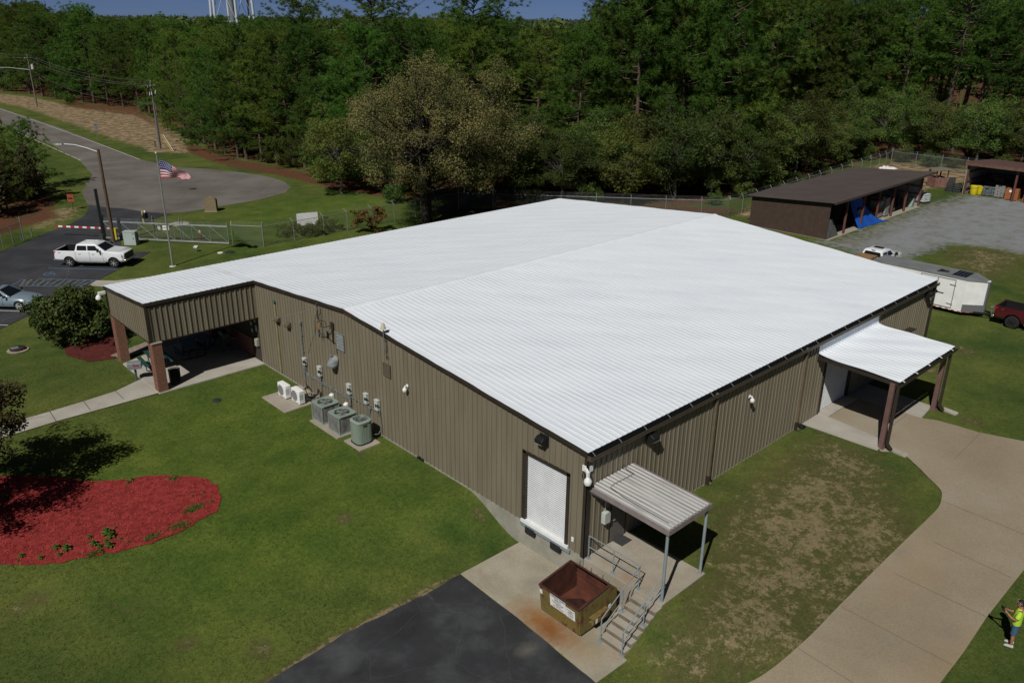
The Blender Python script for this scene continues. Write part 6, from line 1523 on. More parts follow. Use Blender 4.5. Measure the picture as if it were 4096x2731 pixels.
k = MB(); k.lathe((0, 0, .62), [(.15, 0), (.13, .10), (.06, .17), (.04, .24)], 14); k.build('bonnet', mat('pale_hydrant_cap', (.42, .36, .28), .6), t)
t = thing('ground_light', 'small spotlight on a stub beside the flagpole lawn', 'light', (7.58, 52.95, -.12))
k = MB(); k.cyl((0, 0, 0), (0, 0, .32), .03, .03, 8); k.build('stub', M['galvd'], t); k = MB(); k.at((0, 0, .40), .6, 0, -.5); k.box(-.14, -.18, -.07, .14, .18, .07); k.build('head', M['lightgrey'], t)
# wooden light pole and the shorter post
t = thing('light_pole', 'tall dark wooden pole with a street light on a bright curved arm', 'lamp post', (3.3, 60.96, -.12))
k = MB(); k.cyl((0, 0, -.3), (0, 0, 8.4), .17, .125, 12); k.build('pole', M['wood'], t)
k = MB(); k.tube([(0, 0, 8.15), (-.6, .72, 8.45), (-1.35, 1.6, 8.72), (-2.0, 2.4, 8.76)], .04, 8); k.build('arm', mat('bright_alu_arm', (.60, .61, .62), .4), t)
k = MB(); k.at((-2.3, 2.75, 8.74), 2.27); k.loft([[(-.3, -.08, -.06), (-.3, .08, -.06), (-.3, .06, .05), (-.3, -.06, .05)], [(.1, -.19, -.08), (.1, .19, -.08), (.1, .12, .09), (.1, -.12, .09)], [(.5, -.11, -.05), (.5, .11, -.05), (.5, .07, .03), (.5, -.07, .03)]]); k.build('lamp_head', M['galvd'], t)
k = MB(); k.at((2.96, 62.56, -.12)); k.box(-.11, -.11, -.2, .11, .11, 4.65); k.box(-.13, -.13, 4.65, .13, .13, 4.69); tag(k.build('square_post', mat('black_green_post', (.022, .026, .024), .6), None), 'black square post standing left of the wooden light pole', 'post')
k = MB(); k.at((2.6, 61.9, -.12), -.78); k.box(-.16, -.12, 0, .16, .12, .62); k.box(-.18, -.14, .62, .18, .14, .66); tag(k.build('junction_box', mat('dark_green_box', (.05, .06, .052), .6), None), 'dark low box at the foot of the wooden light pole', 'cabinet')

# signs, monument, signboard
t = thing('warning_sign', 'square orange sign on a wooden stake beside the driveway', 'sign', (4.81, 77.72, -.12), -.75)
k = MB(); k.box(-.05, -.05, -.1, .05, .05, 1.0); k.build('stake', M['wood'], t)
k = MB(); k.box(-.34, -.08, .88, .34, -.055, 1.68); pn = k.build('panel', mat('faded_orange_sign', (.30, .075, .03), .7), t)
text('lettering', 'CONSTRUCTION', .075, M['letter'], pn, plane_M((0, -.083, 1.56), (1, 0, 0), (0, 0, 1)))
k = MB(); k.prism([(-.24, 1.15), (.24, 1.15), (.20, 1.32), (.06, 1.28), (-.02, 1.36), (-.12, 1.28), (-.24, 1.34)], -.0835, -.0805, 'Y'); k.build('pictogram', M['letter'], pn)
t = thing('brick_monument', 'arched buff brick pillar on the lawn beside the turning circle', 'monument', (15.6, 67.55, -.12), -.72)
k = MB(); pr = [(-.60, 0), (.60, 0), (.60, 1.15)] + [(.60 * cos(a), 1.15 + .38 * sin(a)) for a in [pi * i / 12 for i in range(1, 12)]] + [(-.60, 1.15)]
k.prism(pr, -.28, .28, 'Y'); k.build('pillar', M['monbrick'], t)
k = MB(); k.box(-.68, -.36, -.05, .68, .36, .06); k.build('plinth', M['conc'], t)
a, b = Vector((18.01, 53.68, -.12)), Vector((19.95, 53.1, -.12))
t = thing('sign_board', 'blank white signboard on two grey posts behind the fence, seen from behind', 'sign', a); d = b - a
k = MB(); k.slab([(0, 0, .55), (d.x, d.y, .55), (d.x, d.y, 1.72), (0, 0, 1.72)], .10); pn = k.build('panel', M['white'], t)
k = MB(); u = d.normalized()
for i in range(1, 6): 
    z = .55 + i * .195; k.bar((u.y * .004, -u.x * .004, z), (d.x + u.y * .004, d.y - u.x * .004, z), .02, .012)
k.build('panel_seam', M['galv'], pn)
for q in (Vector((0.05, 0, 0)), d * .97):
    k = MB(); k.box(q.x - .05, q.y - .05 + .05, -.2, q.x + .05, q.y + .05 + .05, 1.75); k.build('post', M['galv'], t)
k = MB(); k.slab([(-.08, 0, 1.72), (d.x + .05, d.y, 1.72), (d.x + .09, d.y + .14, 1.72), (-.04, .14, 1.72)], .04); k.build('frame_top', M['galvd'], t)
q = (27.75, 115.5); q = (25.107, 132.489, -0.120); t = thing('speed_sign', 'white speed limit sign on a grey post at the road edge', 'sign', q, -.9)
k = MB(); k.cyl((0, 0, -.1), (0, 0, 1.6), .05, .05, 8); k.build('post', M['galvd'], t)
k = MB(); k.box(-.40, -.075, 1.45, .40, -.055, 2.45); pn = k.build('panel', mat('weathered_white_sign', (.17, .17, .165), .6), t)
text('lettering', 'SPEED\nLIMIT', .20, M['letter'], pn, plane_M((0, -.08, 2.23), (1, 0, 0), (0, 0, 1))); text('lettering', '15', .52, M['letter'], pn, plane_M((0, -.08, 1.76), (1, 0, 0), (0, 0, 1)))
for (q, col, hh, lab) in (((29.116, 111.559, -0.120), M['yellow'], 2.3, 'yellow guy wire marker at the utility pole'), ((29.213, 111.173, -0.120), M['white'], 2.5, 'white guy wire marker at the utility pole')):
    k = MB(); k.at(q); k.tube([(0, 0, 0), (-.9, .9, hh)], .05, 6); tag(k.build('guy_marker', col, None), lab, 'marker')
k = MB(); k.at((28.606, 116.711, -0.120)); k.box(-.15, -.12, 0, .15, .12, .95); k.box(-.17, -.14, .95, .17, .14, 1.0); tag(k.build('service_pedestal', M['galvd'], None), 'grey green service pedestal at the foot of the utility pole', 'pedestal')

# utility poles and wires
def upole(base, hgt, label, lean=(0, 0), lamp=False, group='utility poles'):
    t = thing('utility_pole', label, 'utility pole', base, 0, group)
    k = MB(); k.cyl((0, 0, -.3), (lean[0], lean[1], hgt), .17, .12, 10); k.build('pole', mat('grey_pole_wood', (.17, .155, .13), .85, (.12, .11, .095), 4) if 'grey_pole_wood' not in bpy.data.materials else bpy.data.materials['grey_pole_wood'], t)
    k = MB(); k.bar((-.85, -.85, hgt - .75), (.85, .85, hgt - .75), .12, .14); k.build('crossarm', bpy.data.materials['grey_pole_wood'], t)
    for s_ in (-.8, -.3, .8):
        k = MB(); k.lathe((s_, s_, hgt - .66), [(.05, 0), (.07, .06), (.03, .1), (.05, .16)], 8); k.build('insulator', M['lightgrey'], t)
    k = MB(); k.lathe((.0, 0, hgt), [(.05, 0), (.07, .06), (.03, .1), (.05, .16)], 8); k.build('insulator', M['lightgrey'], t)
    return t
u1 = (28.546, 114.678, -0.120); h1 = 10.038
t = upole(u1, h1, 'grey utility pole with crossarm and cutouts at the end of the wires')
for (x, y, z) in ((-.5, -.2, h1 - 1.7), (-.3, -.5, h1 - 1.6), (.35, -.3, h1 - 1.5)):
    k = MB(); k.cyl((x, y, z - .3), (x + .15, y + .1, z + .2), .07, .07, 8); k.build('cutout', M['lightgrey'], t)
k = MB(); k.tube([(.18, -.05, .0), (.18, -.05, 7.0)], .07, 6); k.build('riser_pipe', M['galv'], t)
k = MB(); k.tube([(0, 0, h1 - .5), (6.5, -4.5, 0)], .018, 4); k.tube([(0, 0, h1 - 3.2), (-2.0, -.2, h1 - 3.2)], .03, 4); k.build('guy_wire', M['wire'], t)
u2 = (32.258, 194.596, -0.120); h2 = 10.964
t = upole(u2, h2, 'grey utility pole with a street light arm and transformer far up the road')
k = MB(); k.cyl((.55, -.3, h2 - 3.0), (.55, -.3, h2 - 1.9), .32, .32, 12); k.build('transformer', M['lightgrey'], t)
k = MB(); k.tube([(0, 0, h2 - 3.1), (-3.4, 3.4, h2 - 2.7), (-6.2, 6.0, h2 - 2.75)], .06, 6); k.ball((-6.5, 6.3, h2 - 2.8), (.5, .5, .14), 8, 6); k.build('lamp_arm', M['galv'], t)
u3 = (u2[0] + (u2[0] - u1[0]) * .9, u2[1] + (u2[1] - u1[1]) * .9, -.12)
upole(u3, h2, 'utility pole farthest away at the left frame edge')
def wire(a, b, sag, label):
    a, b = Vector(a), Vector(b); k = MB(); pts = [a.lerp(b, i / 14) - Vector((0, 0, sag * 4 * (i / 14) * (1 - i / 14))) for i in range(15)]; o = pts[0].copy()
    k.tube([q - o for q in pts], .015, 4, cap=False); w_ = k.build('overhead_wire', M['wire'], None); w_.location = o; tag(w_, label, 'wire', 'overhead wires')
U1, U2, U3 = Vector(u1), Vector(u2), Vector(u3)
NAMES = ('topmost overhead wire', 'overhead wire on the left crossarm end', 'overhead wire on the right crossarm end', 'lowest sagging overhead wire')
for nm_, (ox, oy, dz, sg) in zip(NAMES, ((0, 0, .16, 1.2), (-.8, -.8, -.52, 1.3), (.8, .8, -.52, 1.3), (0, -.1, -3.0, 1.9))):
    wire(U1 + Vector((ox, oy, h1 + dz)), U2 + Vector((ox, oy, h2 + dz)), sg, nm_ + ' between the two utility poles')
    wire(U2 + Vector((ox, oy, h2 + dz)), U3 + Vector((ox, oy, h2 + dz)), sg * .8, nm_ + ' running off beyond the far utility pole')
# flagpole
FP = (4.2, 49.8, -.12); t = thing('flagpole', 'tall silver flagpole on the lawn beyond the porch roof', 'flagpole', FP)
k = MB(); k.cyl((0, 0, 0), (0, 0, 9.2), .085, .045, 12); k.build('pole', mat('brushed_pole', (.42, .42, .40), .35, metal=.6), t)
k = MB(); k.lathe((0, 0, 0), [(.28, 0), (.26, .03), (.12, .05)], 16); k.build('base_collar', M['lightgrey'], t)
k = MB(); k.ball((0, 0, 9.29), .10, 12, 8); k.build('finial', M['alloy'], t)
k = MB(); k.tube([(.06, -.06, 1.3), (.09, -.09, 5), (.06, -.05, 9.1)], .010, 4); k.box(.05, -.10, 1.25, .12, -.04, 1.45); k.build('halyard', M['wire'], t)
# flag: limp, fly end sagging
nx_, nz_ = 40, 26; right = Vector((.70, -.71, 0)); fwd = Vector((.71, .70, 0)); V_ = []
FH, FL = 1.52, 3.2
for j in range(nz_ + 1):
    for i in range(nx_ + 1):
        s_ = i / nx_; v_ = j / nz_
        x = FL * (s_ * .86 - .10 * s_ * s_); sag = 0
        z = -v_ * FH * (1 - .90 * s_) - 1.36 * s_ ** 1.15 - .12 * s_ * s_ * v_
        wv_ = (.10 * sin(9 * s_ + 3.2 * v_) + .06 * sin(17 * s_ - 2 * v_)) * min(1, s_ * 3)
        q = right * (x + .05 - .25 * s_ * v_ * v_) + fwd * wv_ * 1.6; V_.append((q.x, q.y, z))
k = MB(); fs = []; mi = []
for j in range(nz_):
    for i in range(nx_):
        a_ = j * (nx_ + 1) + i; st = j // 2; c_ = 1 if st % 2 else 0
        if i < 16 and j < 14:
            c_ = 2
            if 0 < j < 13 and j % 3 == 1 and (i + (j // 3) % 2) % 2 == 1: c_ = 1
        k.add([V_[a_], V_[a_ + 1], V_[a_ + nx_ + 2], V_[a_ + nx_ + 1]], [(0, 1, 2, 3)], c_)
fl = k.build('flag', [M['flagred'], M['flagwhite'], M['flagblue']], None, smooth=0, fix=False); fl.location = (FP[0] + .05, FP[1] - .05, FP[2] + 8.82)
tag(fl, 'American flag hanging limp from the silver flagpole', 'flag')
# water tower beyond the wood
d_ = .813 - math.atan((571 - 1176) / 1875.0); DT = 250; wt = (CAMPOS.x + DT * cos(d_), CAMPOS.y + DT * sin(d_), -.12)
t = thing('water_tower', 'tall water tower on pale legs behind the wood', 'water tower', wt)
WT = mat('pale_blue_grey_steel', (.50, .55, .60), .5)
for i in range(6):
    a_ = 6.283 * i / 6 + .25; k = MB(); k.tube([(6.4 * cos(a_), 6.4 * sin(a_), 0), (5.4 * cos(a_), 5.4 * sin(a_), 34)], .33, 10); k.build('leg', WT, t)
k = MB(); k.cyl((0, 0, 0), (0, 0, 34), .75, .75, 14); k.build('riser', mat('grey_riser', (.16, .19, .22), .6), t)
k = MB(); k.lathe((0, 0, 27.1), [(.8, 0), (2.0, .0), (2.0, .9), (.8, .9)], 14); k.build('valve_platform', M['trim'], t)
k = MB()
for i in range(6):
    a_, b_ = 6.283 * i / 6 + .25, 6.283 * (i + 1) / 6 + .25
    for z0, z1 in ((4, 18), (18, 32)):
        r0_, r1_ = 6.4 - z0 / 34, 6.4 - z1 / 34
        k.tube([(r0_ * cos(a_), r0_ * sin(a_), z0), (r1_ * cos(b_), r1_ * sin(b_), z1)], .06, 4); k.tube([(r0_ * cos(b_), r0_ * sin(b_), z0), (r1_ * cos(a_), r1_ * sin(a_), z1)], .06, 4)
    r1_ = 6.4 - 18 / 34; k.tube([(r1_ * cos(a_), r1_ * sin(a_), 18), (r1_ * cos(b_), r1_ * sin(b_), 18)], .12, 5)
k.build('brace_rods', WT, t)
k = MB(); k.lathe((0, 0, 33), [(1, 0), (4.5, 1.2), (6.6, 3.5), (6.9, 6.5), (6.2, 9), (4, 11), (1, 12)], 24); k.build('tank', WT, t)

# ---------------------------------------------------------------- air conditioning
def pad(label, x0, y0, x1, y1, z=-.05, name='equipment_pad'):
    k = MB(); k.box(x0, y0, -.25, x1, y1, z); tag(k.build(name, M['conc'], None, bevel=.012), label, 'concrete pad', 'concrete equipment pads')
pad('wide concrete pad under the two white mini split units', -2.35, 19.02, -.02, 21.56)
pad('concrete pad under the two square condensers', -1.86, 14.72, -.35, 17.35)
pad('small concrete pad under the round cornered condenser', -1.72, 12.92, -.50, 14.32)
def mini(loc, label):
    t = thing('mini_split_unit', label, 'air conditioner', loc, 0, 'white mini split units')
    k = MB(); k.box(-.17, -.43, .06, .17, .43, .80); k.build('case', M['white'], t, bevel=.025)
    k = MB(); k.lathe((-.172, .09, .42), [(.30, -.008), (.30, 0)], 24, axis='X'); k.build('fan_guard', mat('grey_fan_guard', (.20, .20, .21), .6) if 'grey_fan_guard' not in bpy.data.materials else bpy.data.materials['grey_fan_guard'], t)
    k = MB(); k.box(-.16, -.435, .30, .05, -.4305, .62); k.build('service_cover', M['lightgrey'], t)
    for y in (-.3, .3):
        k = MB(); k.box(-.18, y - .04, 0, .18, y + .04, .06); k.build('foot', M['lightgrey'], t)
mini((-1.40, 20.72, -.05), 'white mini split unit on the wide pad, nearer the porch')
mini((-1.20, 19.60, -.05), 'white mini split unit on the wide pad, nearer the square condensers')
def cond(loc, label, rz=0):
    t = thing('square_condenser', label, 'air conditioner', loc, rz, 'square grey green condensers'); s_ = .52; hh = .92
    for (x, y) in ((-1, -1), (1, -1), (1, 1), (-1, 1)):
        k = MB(); k.box(x * s_ - .05 * (x > 0) , y * s_ - .05 * (y > 0), .03, x * s_ + .05 * (x < 0), y * s_ + .05 * (y < 0), hh); k.build('corner_post', M['acgreen'], t)
    k = MB(); k.box(-s_ + .02, -s_ + .02, .06, s_ - .02, s_ - .02, hh - .01); k.build('coil', M['coil'], t)
    k = MB(); k.box(-s_ - .01, -s_ - .01, 0, s_ + .01, s_ + .01, .055); k.build('base_pan', M['acgreen'], t)
    n_ = 28; vs = []; fs = []
    for j in range(n_):
        a_ = 6.283 * j / n_; c_, sn = cos(a_), sin(a_); m_ = max(abs(c_), abs(sn)); vs += [(c_ / m_ * (s_ + .02), sn / m_ * (s_ + .02), hh), (c_ / m_ * (s_ + .02), sn / m_ * (s_ + .02), hh + .05), (c_ * .40, sn * .40, hh + .05), (c_ * .40, sn * .40, hh - .02)]
    for j in range(n_):
        j2 = (j + 1) % n_
        for q in range(3): fs.append((4 * j + q, 4 * j2 + q, 4 * j2 + q + 1, 4 * j + q + 1))
    k = MB(); k.add(vs, fs); k.build('top_cover', M['acgreen'], t, smooth=30)
    k = MB()
    for r_ in (.12, .20, .28, .36): k.tube([(r_ * cos(a_), r_ * sin(a_), hh + .055) for a_ in [6.283 * i / 20 for i in range(21)]], .006, 4, cap=False)
    for i in range(10): a_ = 6.283 * i / 10; k.tube([(0, 0, hh + .06), (.40 * cos(a_), .40 * sin(a_), hh + .055)], .006, 4, cap=False)
    k.cyl((0, 0, hh + .03), (0, 0, hh + .065), .09, .09, 12); k.build('fan_grille', M['galvd'], t)
    k = MB()
    for i in range(4):
        a_ = 6.283 * i / 4; b_ = a_ + .9; k.add([(.06 * cos(a_), .06 * sin(a_), hh), (.37 * cos(a_), .37 * sin(a_), hh + .015), (.37 * cos(b_), .37 * sin(b_), hh - .02), (.06 * cos(b_), .06 * sin(b_), hh - .01)], [(0, 1, 2, 3)])
    k.build('fan_blade', M['acgreen'], t); k = MB(); k.cyl((0, 0, hh - .012), (0, 0, hh - .005), .40, .40, 24); k.build('fan_well', M['black'], t)
    k = MB(); k.box(s_ - .28, -s_ - .022, .12, s_ - .02, -s_ - .0105, .82); k.build('service_panel', M['acgreen'], t)
cond((-1.10, 16.95, -.05), 'square grey green condenser nearer the mini split units')
cond((-1.10, 15.35, -.05), 'square grey green condenser in the middle of the row, next to the round one')
t = thing('round_condenser', 'tall grey green condenser with rounded corners, nearest the camera', 'air conditioner', (-1.10, 13.66, -.05)); hh = 1.12
def sq(r_, n_=32, e=.55):
    out = []
    for j in range(n_):
        a_ = 6.283 * j / n_; c_, s_ = cos(a_), sin(a_); out.append((r_ * math.copysign(abs(c_) ** e, c_), r_ * math.copysign(abs(s_) ** e, s_)))
    return out
k = MB(); k.loft([[(x, y, z) for x, y in sq(r_)] for r_, z in ((.43, .06), (.43, hh))]); k.build('louvred_jacket', mat('grey_green_louvres', (.25, .31, .255), .5, (.20, .25, .205), 9, 3, stretch=(5, 5, .2)), t, smooth=60)
k = MB()
for j in range(40):
    a_ = 6.283 * j / 40; c_, s_ = cos(a_), sin(a_); x, y = .434 * math.copysign(abs(c_) ** .55, c_), .434 * math.copysign(abs(s_) ** .55, s_); k.box(x - .006, y - .006, .10, x + .006, y + .006, hh - .06)
k.build('jacket_rib', M['acgreen'], t)
k = MB(); k.loft([[(x, y, z) for x, y in sq(r_)] for r_, z in ((.46, hh), (.46, hh + .07), (.42, hh + .10), (.33, hh + .11), (.33, hh - .02))], cap=False); k.build('top_cap', M['acgreen'], t, smooth=50)
k = MB(); k.loft([[(x, y, z) for x, y in sq(r_)] for r_, z in ((.46, 0), (.46, .06))]); k.build('base_pan', M['black'], t)
k = MB()
for r_ in (.1, .17, .24, .31): k.tube([(r_ * cos(a_), r_ * sin(a_), hh + .105) for a_ in [6.283 * i / 20 for i in range(21)]], .006, 4, cap=False)
for i in range(12): a_ = 6.283 * i / 12; k.tube([(0, 0, hh + .11), (.34 * cos(a_), .34 * sin(a_), hh + .105)], .006, 4, cap=False)
k.cyl((0, 0, hh + .08), (0, 0, hh + .115), .07, .07, 12); k.build('fan_grille', M['galvd'], t)
k = MB(); k.cyl((0, 0, hh + .0), (0, 0, hh + .005), .32, .32, 24); k.build('fan_well', M['black'], t)
k = MB(); k.box(-.12, -.448, hh - .16, .06, -.4305, hh - .10); k.build('badge', M['black'], t)

# ---------------------------------------------------------------- porch furniture
def picnic(loc, rz, label):
    t = thing('picnic_table', label, 'picnic table', loc, rz, 'green steel picnic tables')
    k = MB(); k.box(-.92, -.38, .72, .92, .38, .75); k.box(-.93, -.39, .68, .93, -.375, .755); k.box(-.93, .375, .68, .93, .39, .755); k.build('tabletop', M['greentable'], t, bevel=.02)
    for s_ in (-1, 1):
        k = MB(); k.box(-.92, s_ * .70 - .13, .43, .92, s_ * .70 + .13, .46); k.build('bench', M['greentable'], t, bevel=.02)
    for x in (-.62, .62):
        k = MB(); k.tube([(x, -.70, .42), (x, -.72, .10), (x, -.55, .03), (x, .55, .03), (x, .72, .10), (x, .70, .42)], .03, 8); k.tube([(x, -.28, .70), (x, -.22, .03)], .03, 8); k.tube([(x, .28, .70), (x, .22, .03)], .03, 8); k.build('leg_frame', M['blacksteel'], t)
picnic((-4.95, 29.6, -.05), pi / 2 - .08, 'green picnic table in the sun between the two brick porch pillars')
picnic((-2.75, 29.9, -.05), pi / 2 - .08, 'dark picnic table in the shade at the middle of the porch')
picnic((-1.75, 30.9, -.05), pi / 2 + .5, 'dark picnic table deepest in the porch shade behind another')
t = thing('grill', 'black barrel smoker grill on wheels in the porch shade by the brick wall', 'grill', (-.75, 29.3, -.05), pi / 2 - .2)
k = MB(); k.lathe((0, 0, .95), [(.02, -.48), (.28, -.46), (.28, .46), (.02, .48)], 16, axis='X'); k.build('barrel', M['blacksteel'], t)
k = MB(); k.box(-.46, -.52, .84, .46, -.30, .87); k.build('shelf', M['galvd'], t)
k = MB()
for x in (-.36, .36):
    for y in (-.18, .18): k.tube([(x, y * 1.4, .06), (x * .9, y, .80)], .025, 6)
k.build('leg_frame', M['blacksteel'], t)
for x in (-.40, .40):
    k = MB(); k.cyl((x, -.26, .09), (x + .05, -.26, .09), .09, .09, 12); k.build('wheel', M['rubber'], t)
k = MB(); k.cyl((.3, 0, 1.2), (.3, 0, 1.55), .05, .05, 8); k.build('chimney', M['blacksteel'], t)
t = thing('trash_can', 'black ribbed steel trash barrel beside the near brick pillar', 'trash can', (-5.10, 26.42, -.05))
k = MB(); n_ = 36
for j in range(n_):
    a_ = 6.283 * j / n_; k.bar((.295 * cos(a_), .295 * sin(a_), .04), (.30 * cos(a_), .30 * sin(a_), .84), .035, .012)
k.build('slat', M['blacksteel'], t)
k = MB(); k.lathe((0, 0, 0), [(.27, .04), (.28, .80), (.26, .80), (.25, .08)], 24); k.build('liner', M['black'], t)
k = MB(); k.tube([(.305 * cos(a_), .305 * sin(a_), .85) for a_ in [6.283 * i / 28 for i in range(29)]], .022, 8, cap=False); k.build('rim', mat('blue_black_rim', (.016, .030, .036), .3), t)
t = thing('mailbox', 'grey mailbox with a red flag on a post at the walk', 'mailbox', (-6.55, 28.35, -.12), .0)
k = MB(); k.box(-.05, -.05, 0, .05, .05, .80); k.build('post', mat('grey_painted_post', (.085, .10, .11), .6), t)
k = MB(); pr = [(-.22, .80), (.22, .80), (.22, 1.08)] + [(.22 * cos(a_), 1.08 + .14 * sin(a_)) for a_ in [pi * i / 8 for i in range(1, 8)]] + [(-.22, 1.08)]
k.at((0, 0, 0), 1.15); k.prism(pr, -.36, .36, 'Y'); k.build('box', mat('grey_mailbox', (.16, .18, .19), .45), t)
k = MB(); k.at((0, 0, 0), 1.15); k.box(-.245, -.22, 1.00, -.225, .02, 1.06); k.box(-.245, .0, 1.0, -.225, .05, 1.14); k.build('signal_flag', M['red'], t)
for (yy, zz, wd, hg) in ((27.15, 1.95, .22, .28), (27.15, 1.45, .22, .22)):
    pass
t = thing('electric_meter', 'pale box with notices on the dark wall at the porch corner', 'switch box', (.0, 26.35, 1.15))
k = MB(); k.box(-.16, -.14, -.25, .038, .14, .22); k.build('case', mat('beige_case', (.34, .33, .26), .6), t, bevel=.02)
for (dy, dz, hg) in ((.1, .62, .38), (.75, .85, .22), (.70, .42, .22), (.2, 1.2, .14)):
    k = MB(); k.box(.030, dy - .10, dz, .0385, dy + .10, dz + hg); k.build('notice', M['lightgrey'], t)

# lids, stones and small ground things
q = (-10.295, 37.849, -0.120); t = thing('valve_cover', 'low dark valve cover with a pale plate on a stone ring in the left lawn', 'cover', (q[0], q[1], -.12))
k = MB(); k.lathe((0, 0, 0), [(.60, 0), (.62, .06), (.45, .09), (.42, .04)], 20); k.build('stone_ring', M['rock'], t)
k = MB(); k.lathe((0, 0, .05), [(.44, 0), (.44, .14), (.38, .17)], 20); k.build('lid', mat('brown_black_lid', (.035, .028, .026), .6), t)
k = MB(); k.box(-.36, -.20, .222, .04, .16, .232); k.build('plate', M['galv'], t)
for (w_, x, y, r_, mt, lab) in (('M', 498, 920, .22, 'duck', 'small dark round cover in the lawn by the porch'), ('B', 1650, 122, .45, 'duck', 'dark iron manhole cover in the turning circle'), ('B', 1885, 667, .25, 'sheetwhite', 'small white utility lid in the lawn right of the flagpole'), ('B', 1965, 662, .42, 'duck', 'dark utility lid in the lawn right of the white one'), ('B', 1535, 420, .85, 'conc', 'round concrete cover on the lawn behind the gate')):
    pass
for (q, r_, mt, lab) in (((-4.326, 22.861, -0.120), .22, 'duck', 'small dark round cover in the lawn by the porch'), ((19.065, 80.437, -0.120), .45, 'duck', 'dark iron manhole cover in the turning circle'), ((8.959, 51.132, -0.120), .25, 'sheetwhite', 'small white utility lid in the lawn right of the flagpole'), ((9.659, 50.780, -0.120), .42, 'duck', 'dark utility lid in the lawn right of the white one'), ((10.649, 64.033, -0.120), .95, 'conc', 'round concrete cover on the lawn behind the gate')):
    k = MB(); k.at((q[0], q[1], hz(q[0], q[1]))); k.lathe((0, 0, 0), [(r_, 0), (r_, .045), (r_ * .9, .06)], 20); tag(k.build('utility_cover', M[mt], None), lab, 'cover')

# ---------------------------------------------------------------- vehicles
def cut(o, cutters):
    """carve closed shapes out of a mesh object, leaving one plain mesh"""
    tmp = []
    for c in cutters:
        m_ = c.build('cutter', M['black'], o.parent, smooth=0); tmp.append(m_)
        b = o.modifiers.new('cut', 'BOOLEAN'); b.operation = 'DIFFERENCE'; b.object = m_; b.solver = 'EXACT'
    dg = bpy.context.evaluated_depsgraph_get(); me = bpy.data.meshes.new_from_object(o.evaluated_get(dg))
    o.modifiers.clear(); o.data = me; me.shade_smooth(); me.set_sharp_from_angle(angle=radians(32))
    for m_ in tmp: bpy.data.objects.remove(m_)
    return o
def wheel(t, x, y, r, wd, out, rimmat, spokes=6):
    k = MB(); pr = [(r * .66, -wd / 2), (r * .9, -wd / 2), (r, -wd * .36), (r, wd * .36), (r * .9, wd / 2), (r * .66, wd / 2)]
    k.lathe((x, y, r), pr, 28, axis='Y'); ty = k.build('wheel', M['tyre'], t)
    k = MB(); yo = out * (wd / 2 + .006)
    k.lathe((x, y + yo * .80, r), [(r * .67, -.02), (r * .70, .02), (r * .62, .02), (r * .60, -.02)], 28, axis='Y')
    for i in range(spokes):
        a = 6.283 * i / spokes + .3; k.bar((x + cos(a) * r * .10, y + yo, r + sin(a) * r * .10), (x + cos(a) * r * .64, y + yo * .96, r + sin(a) * r * .64), r * .15, .03)
    k.cyl((x, y + yo * .8, r), (x, y + yo * 1.06, r), r * .15, r * .13, 12); k.build('rim', rimmat, ty)
    k = MB(); k.cyl((x, y + yo * .62, r), (x, y + yo * .66, r), r * .62, r * .62, 20); k.build('rim_well', M['black'], ty)
def lerp3(a, b, t): return tuple(p_ + (q_ - p_) * t for p_, q_ in zip(a, b))
def patch(t, name, A0, A1, B0, B1, quad, mt, off=.008, th=.006):
    """panel laid on the plane A0 A1 (bottom) B0 B1 (top); quad in (u, v)"""
    pts = [Vector(lerp3(lerp3(A0, A1, u), lerp3(B0, B1, u), v)) for u, v in quad]
    n = (Vector(A1) - Vector(A0)).cross(Vector(B0) - Vector(A0)).normalized()
    k = MB(); k.slab([q + n * off for q in pts], th); return k.build(name, mt, t, smooth=0)
def ring(x, rows):
    """closed cross-section from right-hand rows (half width, height), bottom to top"""
    return [(x, -w_, z) for w_, z in rows] + [(x, w_, z) for w_, z in reversed(rows)]
